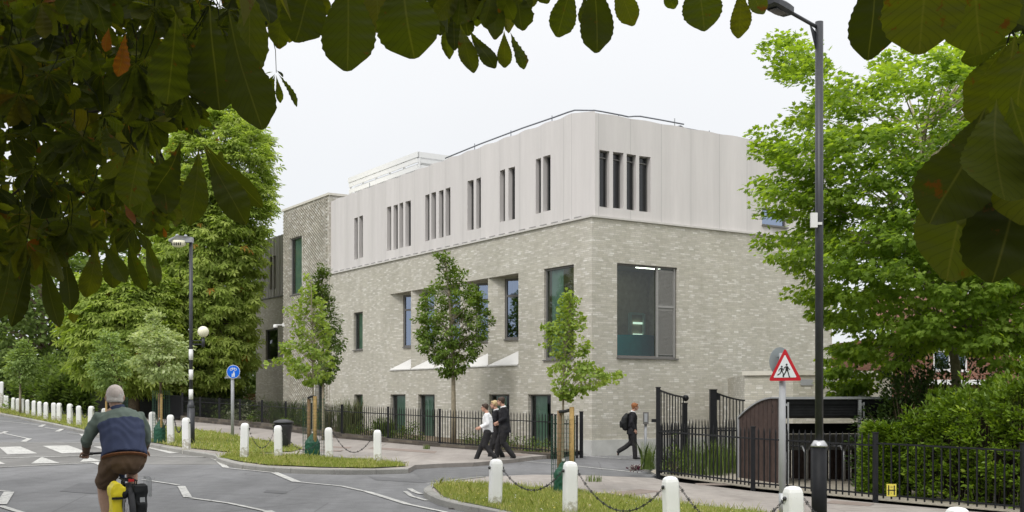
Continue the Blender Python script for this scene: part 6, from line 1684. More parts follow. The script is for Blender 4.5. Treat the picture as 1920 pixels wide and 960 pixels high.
# chestnuts and woodland, left
gW = 'big trees beyond the railings on the left'
tree('tallest chestnut tree with drooping leaf tiers, left of the school', [(470, 225), (500, 245), (512, 280), (505, 330), (512, 400), (498, 450), (486, 500), (482, 560), (476, 620), (470, 680), (446, 722), (380, 735), (300, 730), (285, 640), (270, 540), (290, 420), (300, 300), (350, 215), (420, 180)],
     57, [(400, 690), (398, 600), (400, 450), (410, 300)], .0, 1150, 19, .55, .20, .34, 'palm', 'leaf_chestnut', 'bark', .3, 8, .06, base=400, cap=4.2, name='chestnut_tree', group=gW, droop=.6, cltint=.14)
tree('broad chestnut tree with rounded crown behind the pale linden', [(215, 505), (260, 490), (310, 520), (335, 600), (330, 690), (300, 735), (200, 738), (140, 700), (122, 620), (126, 560), (160, 520)],
     55, [(250, 700), (245, 640), (240, 540)], .0, 700, 17, .62, .24, .36, 'palm', 'leaf_chestnut', 'bark', .26, 8, .05, base=252, cap=3.5, name='chestnut_tree', group=gW, droop=.6, cltint=.14)
tree('dark distant trees closing the view at the far left', [(-120, 380), (0, 420), (80, 440), (140, 470), (190, 520), (200, 620), (190, 735), (100, 742), (-120, 745)],
     72, [(90, 690), (80, 600), (70, 480)], .0, 480, 24, 1.0, .55, .42, 'diamond', 'leaf_back', 'bark', .3, 9, .06, base=92, cap=5, name='woodland_tree', group=gW)
tree('far tree filling the gap behind the two chestnuts', [(150, 330), (300, 300), (420, 330), (480, 420), (500, 560), (490, 738), (130, 740), (120, 500)],
     76, [(320, 690), (310, 560), (300, 400)], .0, 560, 22, 1.2, .7, .5, 'diamond', 'leaf_back', 'bark', .35, 9, .07, base=325, cap=4, name='woodland_tree', group=gW)
tree('far tree seen through the chestnut leaves at the left edge of the picture', [(-300, 250), (-100, 200), (60, 420), (100, 740), (-300, 745)],
     80, [(-60, 690), (-60, 500), (-80, 350)], .0, 260, 20, 1.4, .9, .6, 'diamond', 'leaf_back', 'bark', .35, 9, .07, base=-60, cap=5, name='woodland_tree', group=gW)
tree('dark tree behind the maple and red brick house', [(1600, 560), (1680, 540), (1800, 500), (2200, 420), (2400, 740), (1850, 742), (1790, 690), (1650, 640)],
     62, [(1960, 700), (1960, 640), (1960, 560)], .0, 200, 20, 1.2, .7, .5, 'diamond', 'leaf_back', 'bark', .3, 9, .06, base=1960, cap=4, name='woodland_tree')

def bush(label, c, rx, ry, hgt, n, size, kind, lm, cat='shrub', name='shrub', group=None, clump=.16, nper=12, droop=.0, stems=True, upj=.5, z0=.0):
    """rounded shrub of leafy shoots on stems; c on the ground"""
    c = Vector(c); e = empty(name, c); tag(e, label, cat, group)
    nc = max(4, n // nper)
    d = norm(rng.normal(0, 1, (nc, 3))); d[:, 2] = np.abs(d[:, 2]) * 1.0
    rad = rng.random((nc, 1)) ** .28
    lump = 1 + .18 * np.sin(d[:, 0:1] * 7 + c.x) * np.sin(d[:, 1:2] * 5 + c.y * 2) 
    zf_ = rng.random((nc, 1))
    cl = np.array([c.x, c.y, c.z]) + d * rad * lump * np.array([rx, ry, hgt])
    low = rng.random(nc) < .35
    cl[low, 2] = c.z + rng.random(low.sum()) * hgt * .55
    cl[:, 2] = np.maximum(cl[:, 2], c.z + z0 + .03)
    pos, A, X, Nn, sz = spray(cl, nper, clump, clump * .8, size, droop, upj, d, .9)
    pos[:, 2] = np.maximum(pos[:, 2], c.z + .015)
    t = np.clip(rng.normal(.45, .22, len(pos)) + np.repeat(rng.normal(0, .12, len(cl)), nper), 0, 1)
    leaves_mesh('foliage', kind, pos, A, X, Nn, sz, t, e, M[lm])
    if stems:
        mb = MB()
        for q in cl[::3]:
            q = Vector(q); b = c + (q - c) * .12; b.z = c.z - .02; mb.tube([b, b.lerp(q, .5) + Vector((0, 0, .05 * hgt)), q], [.012 * max(hgt, .5), .008 * max(hgt, .5), .003], 4, cap=False)
        mb.build('stems', M['bark'], e)
    return e
def reeds(label, c, rx, ry, h0, h1, n, w_, lm='leaf_reed', name='ornamental_grass', cat='plant', spread=.35):
    c = Vector(c); e = empty(name, c); tag(e, label, cat)
    a = rng.uniform(0, 2 * np.pi, n); q = rng.random(n) ** .5; x = c.x + rx * q * np.cos(a); y = c.y + ry * q * np.sin(a)
    h = rng.uniform(h0, h1, n); la = rng.uniform(0, 2 * np.pi, n); le = h * rng.uniform(.05, spread, n); ww_ = rng.uniform(0, np.pi, n)
    b = np.stack([x, y, np.full(n, c.z)], 1); s = np.stack([np.cos(ww_), np.sin(ww_), 0 * ww_], 1) * w_
    mid = b + np.stack([np.cos(la) * le * .3, np.sin(la) * le * .3, h * .6], 1); tip = b + np.stack([np.cos(la) * le, np.sin(la) * le, h * rng.uniform(.85, 1, n)], 1)
    V = np.stack([b - s, b + s, mid + s * .8, tip, mid - s * .8], 1).reshape(-1, 3); idx = (np.arange(n) * 5)[:, None] + np.arange(5)[None]
    me = raw_mesh('blades', V, idx, 5, np.repeat(np.clip(rng.normal(.45, .25, n), 0, 1), 5)); link('blades', me, M[lm], e)
    return e
# hedge behind the right railings
def hedge():
    e = empty('laurel_hedge', W(9, 20)); tag(e, 'glossy green laurel hedge pushing through the plain black railings', 'hedge')
    L = [Vector((6.85, 20.0, 0)), Vector((8.3, 18.3, 0)), Vector((12.5, 14.6, 0))]
    n = 2300; cl = []; ov = []
    tot = [(L[1] - L[0]).length, (L[2] - L[1]).length]; T = sum(tot)
    for i in range(n):
        s = rng.random() * T; k = 0 if s < tot[0] else 1; t = s / tot[0] if k == 0 else (s - tot[0]) / tot[1]
        p = L[k].lerp(L[k + 1], t); d = (L[k + 1] - L[k]).normalized(); o = Vector((-d.y, d.x, 0)); o = o if o.y > 0 else -o     # away from the street
        front = -o; g = gz(p.x); x_ = p.x
        top = 1.22 + .95 * min(1, max(0, (x_ - 6.8) / 1.5)) + .15 * math.sin(s * 3.1) + .12 * math.sin(s * 7.3 + 1)
        r_ = rng.random()
        if r_ < .62: z = rng.random() ** .9 * top; dep = -.12 + .12 * math.sin(s * 4 + z * 5) + rng.random() * .30 - (.0 if z < 1 else -.55 * (z - 1) ** 2); nv = front + Vector((0, 0, .35))
        else: z = top - .06 + rng.normal(0, .06); dep = .2 + rng.random() * 2.2; z += .14 * min(dep, 1.6) + .12 * rng.normal(); nv = front * .4 + Vector((0, 0, 1))
        q = p + o * (dep + .06); cl.append((q.x, q.y, g + z)); ov.append(tuple(nv.normalized()))
    # rounded left end
    for i in range(420):
        a = rng.uniform(0, math.pi); z = rng.random() * 1.25; rr = .62 * math.sqrt(max(.05, 1 - (z / 2.1) ** 2)) * (.85 + .15 * rng.random())
        c = Vector((7.0, 20.6, gz(6.8))); dv = Vector((-math.sin(a) * .85, -math.cos(a) * .9, 0))
        cl.append((c.x + dv.x * rr, c.y + dv.y * rr, c.z + z)); ov.append(tuple((dv + Vector((0, 0, .4))).normalized()))
    cl = np.array(cl); ov = np.array(ov)
    pos, A, X, Nn, sz = spray(cl, 18, .12, .11, .10, -.15, .55, ov, 1.1)
    t = np.clip(rng.normal(.42, .2, len(pos)) + np.repeat(rng.normal(0, .16, len(cl)), 18), 0, 1)
    leaves_mesh('foliage', 'oval', pos, A, X, Nn, sz, t, e, M['leaf_laurel'], .75)
    mb = MB()
    for q in cl[::3]:
        q = Vector(q); b = Vector((q.x + .1, q.y + .35, gz(q.x))); mb.tube([b, b.lerp(q, .6) + Vector((.05, .1, 0)), q], [.016, .011, .004], 4, cap=False)
    mb.build('stems', M['bark_dark'], e)
hedge()
bush('dark holly-like bush rising above the left end of the laurel hedge', W(P(1708, 740, 22.4).x, 22.4), .95, .9, 2.55, 12500, .085, 'oval', 'leaf_holly', clump=.22, nper=18)
bush('dark tall evergreen bush behind the hedge at the right edge', W(10.9, 22.0), 2.2, 1.5, 3.1, 9000, .10, 'oval', 'leaf_laurel', clump=.3, nper=18)
bush('dense dark bush filling the corner behind the maple trunk', W(9.6, 24.5), 2.2, 1.2, 2.9, 9500, .10, 'oval', 'leaf_holly', clump=.3, nper=18)
# garden in front of the school
def gb(px, Y, h=.04): x = P(px, 740, Y).x; return W(x, Y, h)
for label, px, Y, rx, hg, n, sz, kd, lm in (
    ('bushy green plant behind the railings below the second ground-floor window', 692, 38.6, .7, .62, 900, .07, 'oval', 'leaf_garden'),
    ('bushy green plant spilling through the railings left of the dark young tree', 764, 36.3, .6, .60, 800, .07, 'oval', 'leaf_garden'),
    ('low green plant at the foot of the railings behind the three boys', 960, 32.9, .7, .40, 700, .06, 'oval', 'leaf_garden'),
    ('low green plant beneath the rightmost ground-floor window', 1010, 32.4, .45, .38, 500, .06, 'oval', 'leaf_garden'),
    ('low plant right of the dark young tree trunk, behind the railings', 888, 34.4, .5, .40, 500, .06, 'oval', 'leaf_garden'),
    ('leafy shrub behind the railings to the right of the litter bin', 560, 43.0, .8, .8, 800, .08, 'oval', 'leaf_garden'),
    ('pale flowering shrub behind the railings, right of the blue sign', 452, 49.5, .7, .95, 700, .08, 'oval', 'leaf_pale'),
    ('green shrub behind the railings left of the litter bin', 498, 46.5, .8, 1.0, 900, .08, 'oval', 'leaf_dark'),
    ('shrub directly behind the blue sign pole', 425, 51.5, .8, .9, 800, .08, 'oval', 'leaf_garden')):
    bush(label, gb(px, Y), rx, .45, hg, n, sz, kd, lm, clump=.14)
reeds('tall feathery grass against the brick below the first slot of wall windows', gb(655, 42.5), .55, .35, .8, 1.55, 420, .008)
reeds('tuft of long grass behind the railings beside the patterned brick tower', gb(600, 45.5), .6, .4, .6, 1.2, 420, .008)
reeds('loose reeds at the foot of the patterned brick tower', gb(540, 50.5), .9, .4, .6, 1.3, 420, .01, 'leaf_garden')
reeds('dark long-leaved plant behind the railings left of the bushy plant', gb(720, 37.6), .35, .3, .5, .95, 300, .009, 'leaf_garden')
reeds('fine upright green grass tuft beside the keypad post', W(P(1216, 740, 26.0).x, 26.0, .0), .20, .22, .35, .80, 190, .005, 'leaf_garden')
reeds('wild long grass growing behind the spear-topped railings by the gate', W(4.2, 24.6, .0), .55, .5, .4, .95, 420, .005, 'leaf_garden')
reeds('bright grasses between the inner railings and the shelter side', W(4.9, 25.4, .0), .45, .5, .4, .95, 350, .005, 'leaf_garden')
reeds('grassy weeds just inside the gate', W(3.55, 25.2, .0), .3, .5, .3, .75, 220, .005, 'leaf_garden')
bush('small purple-leaved plant at the corner of the entrance kerb', G(1190, 884, .0), .16, .14, .13, 90, .07, 'lance', 'leaf_purple', cat='plant', name='plant', clump=.05, nper=6, stems=False)
bush('weedy green plant growing on the railings beside the gate', W(3.5, 24.2, .0), .22, .2, .75, 500, .05, 'oval', 'leaf_garden', clump=.1)
bush('pale flowering hedge above the orange timber fence', W(-14.9, 61.0, .0), 1.6, .7, 1.75, 1800, .12, 'oval', 'leaf_pale', clump=.25)
# understorey below the big trees
for label, px, Y, rx, hg in (('dark bush under the far left trees beside the timber fence', 100, 64, 2.6, 3.2), ('dark rounded bush between the timber fence panels', 262, 62, 2.4, 2.8), ('leafy bush below the tallest chestnut', 395, 57, 2.2, 2.6),
                             ('dark undergrowth right of the tall timber fence', 330, 66, 3.0, 3.2), ('undergrowth at the foot of the far left woodland', 0, 86, 6.0, 5.0), ('green bush at the end of the far railings', 125, 58, 1.3, 2.3)):
    bush(label, gb(px, Y, -.05), rx, rx * .5, hg, 4200, .26, 'diamond', 'leaf_back', clump=.4, nper=16)
tree('dark undergrowth tree screening the gap left of the shaded brick wing', [(380, 560), (478, 540), (484, 700), (470, 742), (370, 742)], 70, [(430, 700), (430, 640), (430, 580)], 0, 150, 22, .8, .6, .45, 'diamond', 'leaf_back', 'bark_dark', .2, 8, .05, cap=2.5, name='woodland_tree', group=gW)
# the other side of the road, out of frame: what the school's windows reflect
src = [o for o in bpy.data.objects if o.get('label', '').startswith('dark distant trees closing')][0]
for k, (x, y, rz_, sc_) in enumerate(((-37, 53, 1.0, 1.15), (-30, 34, 2.2, 1.0), (-24, 16, .4, .8), (-14, -20, 3.0, .8), (10, -24, 4.0, .85), (26, -12, 5.0, .8))):
    c_ = copy_tree(src); c_.location = W(x, y); c_.rotation_euler = (0, 0, rz_); c_.scale = (sc_,) * 3
    tag(c_, 'roadside tree outside the picture %s' % ('left of the receding bollards', 'left of the zebra crossing', 'left of the cyclist', 'behind the viewer to the left', 'behind the viewer to the right', 'right of the viewer')[k], 'tree', 'trees across the road outside the view')
# weeds in the joints
for i, (px, py, s_) in enumerate(((800, 842, .10), (318, 818, .0), (970, 900, .0), (790, 858, .0), (1113, 903, .16), (1010, 838, .0))):
    if s_: reeds('small tuft of weeds growing in the pavement joint %s' % ('beside the railings kerb' if i == 0 else 'above the near lawn'), G(px, py, .0), s_, s_, .05, .18, 70, .005, 'leaf_garden', 'weed', 'weed')
# tree stakes, guards and bags
def stakes(tx, Y, spec, gname, guard_r, gz0, gtop, bag, words_, pxs=1.0):
    for px, y1, m_, lab in spec:
        x = P(px, 740, Y).x; o = MB(); yy = Y - .12 if px > tx else Y + .06
        o.tube([(x, yy, gz(x) - .1), (x + .004, yy, P(px, y1, Y).z)], .045 * pxs, 10); o = o.build('tree_stake', M[m_]); tag(o, lab, 'stake', 'round timber stakes supporting young trees')
    x = P(tx, 740, Y).x; g = gz(x)
    e = empty('tree_guard', (x, Y, g)); tag(e, 'wire mesh guard around %s' % words_, 'tree guard')
    mb = MB(); n_ = 22
    for k in range(n_):
        a = 2 * math.pi * k / n_; mb.bar((x + guard_r * math.cos(a), Y + guard_r * math.sin(a), g), (x + guard_r * math.cos(a), Y + guard_r * math.sin(a), g + gtop), .0045)
    z = .05
    while z < gtop:
        ring = [(x + guard_r * math.cos(2 * math.pi * k / n_), Y + guard_r * math.sin(2 * math.pi * k / n_), g + z) for k in range(n_)]
        for p, q in zip(ring, ring[1:] + ring[:1]): mb.bar(p, q, .0035)
        z += .075
    mb.build('mesh', M['guard_green'], e)
    if bag:
        o = MB(); o.limb([(x - .02, Y - .06, g + .02), (x - .02, Y - .06, g + bag * .55), (x + .01, Y - .04, g + bag * .92)], [(guard_r * .72, guard_r * .5), (guard_r * .72, guard_r * .5), (.03, .03)], 14, side=(1, 0, 0))
        tmp = empty('watering_bag', (0, 0, 0)); b_ = solid('bag', o, 'bag_green', tmp, .012, 2, .006); tag(tmp, 'green watering bag wrapped round the base of %s' % words_, 'watering bag')
        mb = MB(); mb.box((x, Y - .08, g + bag * .93), (.05, .03, .04)); mb.build('label_patch', M['cctv_white'], tmp)
stakes(1056, 18.9, [(1049, 770, 'stake_wood_dark', 'left round timber stake beside the bright young tree on the near lawn'), (1071, 763, 'stake_wood', 'right pale timber stake beside the bright young tree on the near lawn')], 'g', .20, 0, 1.32, .62, 'the young tree on the near lawn', .9)
mb = MB(); a = P(1049, 772, 18.9); b = P(1071, 768, 18.8); mb.tube([a, a.lerp(b, .5) + Vector((0, -.03, -.01)), b], .028, 8); o = mb.build('tree_tie', M['rubber']); tag(o, 'black rubber tie joining the two stakes on the near lawn', 'tree tie')
stakes(588, 27.0, [(578, 748, 'stake_wood_dark', 'left stake beside the bright young tree on the island verge'), (592, 743, 'stake_wood', 'right pale stake beside the bright young tree on the island verge')], 'g', .26, 0, 1.45, .66, 'the young tree on the island verge')
mb = MB(); a = P(578, 746, 27.0); b = P(592, 744, 26.9); mb.tube([a, a.lerp(b, .5) + Vector((0, -.03, .02)), b], .03, 8); o = mb.build('tree_tie', M['rubber']); tag(o, 'black rubber tie joining the two stakes on the island verge', 'tree tie')
stakes(302, 32.0, [(297, 738, 'stake_wood_dark', 'left stake beside the pale silvery young tree'), (305, 738, 'stake_wood', 'right stake beside the pale silvery young tree')], 'g', .24, 0, 1.5, .75, 'the pale silvery young tree', .8)
stakes(228, 39.0, [(198, 737, 'stake_wood', 'single pale stake visible just left of the cyclist\'s head')], 'g', .2, 0, 1.2, 0, 'the young tree behind the cyclist', .8)

# ================================================================== FOREGROUND HORSE CHESTNUT
ch = empty('horse_chestnut_tree', (-3.2, -3.0, gz(-3.2))); tag(ch, 'dark horse chestnut foliage with large drooping leaves framing the top and left of the view', 'tree')
NR = 30
def leaflet_template():
    V = []; UV = []
    for i in range(NR + 1):
        t = i / NR
        w = .5 * (math.sin(math.pi * t ** 1.75) ** .8) * .92 + .012 if 0 < t < 1 else .006
        if i == NR: w = .002
        ser = .017 * (1 if i % 2 else -.4) * (1 if .15 < t < .98 else 0)
        zc = -.10 * t * t
        for j, u in enumerate((-1, -.5, 0, .5, 1)):
            ww = w + (ser if abs(u) == 1 else 0)
            fold = .16 * abs(u) * w + .022 * math.sin(i * 1.57) * abs(u) * (1 if .1 < t < .95 else 0)
            V.append((u * ww * (1 if t < .9 else .8 if t < .94 else .5), t + .03 * abs(u) * (1 if t < 1 else 0), zc + fold)); UV.append((.5 + u * ww, t))
    Fc = [(i * 5 + j, i * 5 + j + 1, (i + 1) * 5 + j + 1, (i + 1) * 5 + j) for i in range(NR) for j in range(4)]
    return np.array(V), np.array(Fc), np.array(UV)
LT, LFc, LUV = leaflet_template()
NLF = []      # base, axis, X, N, length, width, tint, curl
def leaflet(base, tip, width, roll=0.0, tint=None, nrm=None):
    base = np.array(base, float); tip = np.array(tip, float); A = tip - base; L = np.linalg.norm(A); A = A / L
    n0 = np.array(nrm, float) if nrm is not None else -(base + tip) / 2 + np.array([0, 0, EYE])
    n0 = n0 / np.linalg.norm(n0)
    n0 = n0 - A * (n0 @ A); n0 /= np.linalg.norm(n0); X = np.cross(A, n0)
    X2 = X * math.cos(roll) + n0 * math.sin(roll); N2 = np.cross(X2, A)
    NLF.append((base, A, X2, N2, L, width, rng.uniform(.05, .85) if tint is None else tint, rng.uniform(.4, 1.6)))
def PX(px, py, Y): return np.array(P(px, py, Y))
def lf(x0, y0, x1, y1, wpx, Y, roll=0, tint=None, dy=0.0):
    leaflet(PX(x0, y0, Y), PX(x1, y1, Y + dy), wpx * Y / F * 1.02, R(roll), tint)
petioles = []
def palmate(c, D, size, n=None, tint=None, droop=.5, nrm=None):
    """c: where the leaflets meet; D: middle leaflet direction"""
    D = Vector(D).normalized(); nn = Vector(nrm) if nrm is not None else Vector(rng.normal(0, 1, 3)) * .5 + Vector((-c[0], -c[1], EYE - c[2])).normalized()
    nn = (nn - D * nn.dot(D)).normalized(); S = D.cross(nn); n = n or random.choice((5, 6, 7, 7)); t0 = rng.uniform(.05, .9) if tint is None else tint
    for i in range(n):
        q = (i - (n - 1) / 2) / ((n - 1) / 2); a = q * R(105) + rng.normal(0, .08); L = size * (1 - .38 * abs(q)) * rng.uniform(.9, 1.08)
        ax = D * math.cos(a) + S * math.sin(a) + Vector((0, 0, -1)) * droop * rng.uniform(.5, 1.1) - nn * .1; ax.normalize()
        tip = Vector(c) + ax * L
        leaflet(c, tip, L * rng.uniform(.36, .46), rng.normal(0, .35), min(1, max(0, t0 + rng.normal(0, .1))), nn)
    u = -D * .6 + Vector((rng.normal(0, .3), rng.normal(0, .3), .9)); u.normalize(); petioles.append((Vector(c), Vector(c) + u * size * rng.uniform(.6, 1.0)))
# leaves one can name by their place
for a in ((1078, -45, 1043, 68, 48, 3.6, 10), (1110, -60, 1127, 98, 62, 3.6, 0), (1148, -50, 1189, 47, 42, 3.6, -15), (1100, -30, 1090, 43, 20, 4.2, 50),
          (1246, -30, 1262, 18, 26, 3.8, 0), (1300, -60, 1328, 51, 74, 3.6, 5), (1385, -30, 1394, 69, 38, 3.9, 10), (1395, -30, 1434, 24, 34, 4.0, 30),
          (1648, -90, 1630, 109, 84, 2.3, 8), (1748, -150, 1722, 98, 150, 1.9, -6), (1838, -150, 1818, 98, 135, 2.0, 4), (1925, -120, 1935, 62, 120, 2.1, 0), (1790, -160, 1775, 40, 110, 2.6, 10),
          (1862, 190, 1800, 330, 80, 1.9, 12), (1852, 195, 1760, 420, 130, 1.75, 18), (1850, 270, 1755, 515, 145, 1.95, -8), (1868, 180, 1862, 372, 118, 1.6, -6), (1905, 60, 1868, 250, 120, 1.85, 20), (1930, 40, 1900, 260, 110, 1.7, -25),
          (1862, 260, 1858, 440, 120, 1.85, 4), (1910, 260, 1890, 525, 150, 1.8, 0), (1960, 180, 1925, 420, 140, 1.7, 10), (1895, 180, 1935, 330, 110, 1.6, -12), (1940, 330, 1950, 540, 130, 1.9, 5),
          (652, -70, 655, 131, 98, 3.0, 5), (748, -70, 772, 106, 118, 2.8, -4), (590, -60, 560, 78, 88, 3.1, 15), (700, -60, 715, 60, 60, 3.6, 10),
          (428, 20, 480, 240, 84, 2.8, 14), (392, 5, 408, 205, 96, 2.9, -8), (330, 20, 318, 196, 88, 2.9, 5), (455, -60, 488, 150, 70, 3.2, 25), (475, -80, 505, 40, 60, 3.3, 20),
          (382, 268, 488, 392, 46, 3.3, -25), (380, 270, 458, 418, 56, 3.2, 5), (372, 275, 366, 418, 52, 3.3, 5), (342, 262, 296, 372, 50, 3.2, 10), (268, 268, 236, 385, 62, 3.4, 0), (292, 275, 320, 400, 54, 3.4, 5), (275, 270, 270, 405, 56, 3.5, 6), (400, 300, 420, 300, 30, 3.4, 0),
          (520, 138, 563, 194, 13, 6.0, 30), (518, 140, 526, 193, 14, 6.0, 10), (516, 140, 498, 193, 20, 6.0, 15), (516, 138, 490, 172, 13, 6.0, 20), (512, 134, 488, 140, 9, 6.0, 60), (518, 132, 532, 142, 8, 6.0, 50),
          (850, 10, 852, 92, 30, 5.0, 0), (862, 40, 884, 134, 36, 4.2, 5), (878, 55, 928, 128, 34, 4.2, 15), (945, 55, 947, 127, 28, 4.3, 0), (955, 60, 984, 126, 22, 4.3, 40), (890, 10, 935, 60, 32, 4.6, 20), (835, 30, 838, 108, 24, 5.2, 10), (962, -30, 985, 28, 30, 4.8, 0), (940, -20, 962, 58, 22, 5.0, 30), (1000, -50, 1025, 8, 30, 4.8, 0), (1010, -50, 990, 14, 26, 4.8, 0), (815, -40, 822, 62, 44, 4.0, 0),
          (150, 590, 130, 600, 20, 4.5, 0), (60, 470, 20, 610, 40, 4.4, 10), (80, 480, 105, 612, 34, 4.6, 5), (120, 470, 135, 580, 36, 4.8, 5), (20, 480, 5, 600, 44, 4.2, 0), (180, 450, 170, 560, 40, 4.4, 0), (190, 450, 235, 530, 34, 4.6, 10), (270, 440, 300, 535, 26, 5.2, 5), (240, 445, 262, 545, 30, 4.9, 5), (215, 440, 205, 540, 36, 4.7, 0)):
    x0, y0, x1, y1, w_, Y, ro = a; lf(x0, y0, x1, y1, w_, Y, ro, rng.uniform(.1, .8), rng.uniform(-.05, .05))
lf(235, 60, 225, 142, 26, 3.0, 20, 1.0); lf(205, 50, 195, 95, 20, 3.3, 30, .98); lf(232, 380, 252, 420, 22, 4.6, 30, .99); lf(305, 425, 312, 445, 8, 5, 0, 1.0)
petioles.append((Vector(PX(518, 136, 6.0)), Vector(PX(508, 60, 6.0)))); petioles.append((Vector(PX(1112, -50, 3.6)), Vector(PX(1140, -160, 3.6))))
# masses of leaves
def fill(poly, n, Y0, Y1, s0, s1, tl=(.05, .8)):
    xs = [p[0] for p in poly]; ys = [p[1] for p in poly]; k = 0
    while k < n:
        a, b = rng.uniform(min(xs), max(xs)), rng.uniform(min(ys), max(ys))
        if not inside(poly, np.array([a]), np.array([b]))[0]: continue
        Y = Y0 + (Y1 - Y0) * rng.random(); D = (rng.normal(0, .45), rng.normal(0, .35), -1 + rng.normal(0, .35))
        palmate(PX(a, b, Y), D, rng.uniform(s0, s1), tint=rng.uniform(*tl)); k += 1
fill([(-120, -140), (430, -140), (450, 20), (420, 120), (360, 190), (300, 230), (290, 300), (200, 330), (110, 360), (-120, 400)], 430, 3.8, 7.5, .12, .18)
fill([(-120, 330), (60, 370), (200, 340), (330, 300), (345, 350), (300, 400), (235, 440), (120, 450), (60, 500), (-120, 540)], 130, 4.4, 7.5, .11, .17, (.2, .9))
fill([(430, -140), (1010, -140), (960, -20), (900, 10), (830, -10), (700, -40), (600, -20), (520, -10), (470, 20)], 75, 3.6, 6.5, .15, .20)
fill([(500, -60), (600, -60), (590, 30), (540, 50), (510, 40)], 14, 5, 7, .12, .16)
fill([(1590, -160), (2050, -160), (2050, -30), (1850, -70), (1700, -80)], 26, 2.6, 4.5, .16, .2)
fill([(1880, 60), (2100, 0), (2100, 420), (1960, 380), (1900, 250)], 30, 2.0, 3.6, .15, .19)
def build_leaflets():
    n = len(NLF); Bs = np.array([q[0] for q in NLF]); A = np.array([q[1] for q in NLF]); X = np.array([q[2] for q in NLF]); Nn = np.array([q[3] for q in NLF])
    L = np.array([q[4] for q in NLF]); Wd = np.array([q[5] for q in NLF]); t = np.array([q[6] for q in NLF]); cu = np.array([q[7] for q in NLF])
    T = LT; k = len(T)
    V = Bs[:, None] + T[None, :, 0:1] * X[:, None] * Wd[:, None, None] * 1.05 + T[None, :, 1:2] * A[:, None] * L[:, None, None] + T[None, :, 2:3] * Nn[:, None] * (L * cu)[:, None, None] * .8
    tt = T[None, :, 1:2]; bend = rng.normal(0, .10, n)[:, None, None] * L[:, None, None]; tw = rng.normal(0, .5, n)[:, None, None]; wv_ = rng.normal(0, .03, n)[:, None, None] * L[:, None, None]; ph_ = rng.uniform(0, 6.28, n)[:, None, None]
    V = V + X[:, None] * bend * tt * (tt - .4) + Nn[:, None] * T[None, :, 0:1] * Wd[:, None, None] * tw * tt + Nn[:, None] * wv_ * np.sin(tt * 9 + ph_ + T[None, :, 0:1] * 4)
    idx = (np.arange(n) * k)[:, None, None] + LFc[None]
    me = raw_mesh('foliage', V.reshape(-1, 3), idx.reshape(-1, 4), 4, np.repeat(t, k), np.tile(LUV, (n, 1)), True)
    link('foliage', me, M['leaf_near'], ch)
build_leaflets()
mb = MB()
for a, b in petioles: mb.tube([a, a.lerp(b, .5) + Vector((.01, 0, .01)), b], [.0018, .002, .003], 5, cap=False)
mb.build('leaf_stalks', M['leaf_near'], ch)['kind'] = 'stuff'
# boughs in view and the trunk behind the viewer
def bough(pts_, r0, r1):
    mb = MB(); n = len(pts_); mb.tube([Vector(p) for p in spline([Vector(q) for q in pts_], 4)], [r0 + (r1 - r0) * i / ((n - 1) * 4) for i in range((n - 1) * 4 + 1)], 8); mb.build('bough', M['bark_dark'], ch)
bough([PX(120, -80, 4.5), PX(130, 80, 4.6), PX(190, 160, 4.8), PX(265, 215, 5.0), PX(320, 330, 5.2), PX(372, 400, 5.4)], .018, .004)
bough([PX(490, -60, 5.2), PX(475, 10, 5.2), PX(468, 60, 5.3)], .010, .004)
bough([PX(-60, 150, 4.8), PX(40, 200, 4.9), PX(120, 215, 5.0), PX(200, 205, 5.1)], .014, .004)
bough([PX(260, 215, 5.0), PX(235, 250, 5.1), PX(215, 275, 5.1)], .006, .003)
bough([PX(60, 330, 5.0), PX(30, 360, 5.1), PX(-40, 400, 5.0)], .006, .004)
tb = Vector((-3.2, -3.0, gz(-3.2)))
mb = MB(); mb.tube([tb - Vector((0, 0, .2)), tb + Vector((0, 0, .3)), tb + Vector((.1, .1, 2.2)), tb + Vector((.3, .3, 4.2)), tb + Vector((.5, .8, 7)), tb + Vector((.5, 1.0, 9.5))], [.55, .42, .36, .30, .18, .05], 14); mb.build('trunk', M['bark_dark'], ch)
for q in ((-6, 4, 5.2), (-2, 5.5, 5.0), (2.5, 5.6, 4.6), (5.5, 2, 4.8), (3, -4, 5.5), (-8, -2, 5.5), (-4, 6, 7.5), (1, 3, 8)):
    bough([tb + Vector((.2, .2, 3.6)), tb.lerp(Vector(q), .5) + Vector((0, 0, 2.2)), Vector(q)], .10, .015)
# the crown over and round the viewer
def crown():
    n = 3600; pts_ = []
    while len(pts_) < n:
        x = rng.uniform(-10, 8.5, 4000); y = rng.uniform(-9, 6.6, 4000); z = rng.uniform(2.1, 8.5, 4000)
        sl = np.where(y > .2, (z - EYE) / np.maximum(y, .2), 9); sx = np.where(y > .2, np.abs(x) / np.maximum(y, .2), 9)
        seen = (y > .1) & (sl < .43) & (sx < .56)
        r2 = ((x + 1.5) / 9) ** 2 + ((y + 1.5) / 8.2) ** 2 + ((z - 4) / 5) ** 2
        ok = (~seen) & (r2 < 1) & ((z > 2.6) | (y < -1) | (sx > .62)) & (np.hypot(x, y) + np.abs(z - EYE) > 1.3)
        for q in np.stack([x, y, z], 1)[ok]: pts_.append(q)
    pts_ = np.array(pts_[:n]); A = rng.normal(0, .6, (n, 3)); A[:, 2] -= .6
    A, X, Nn = make_frames(A, np.tile(np.array([0, 0, 1.0]), (n, 1)), .5, n)
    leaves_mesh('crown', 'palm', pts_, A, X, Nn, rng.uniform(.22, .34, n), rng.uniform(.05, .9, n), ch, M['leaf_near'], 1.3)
crown()
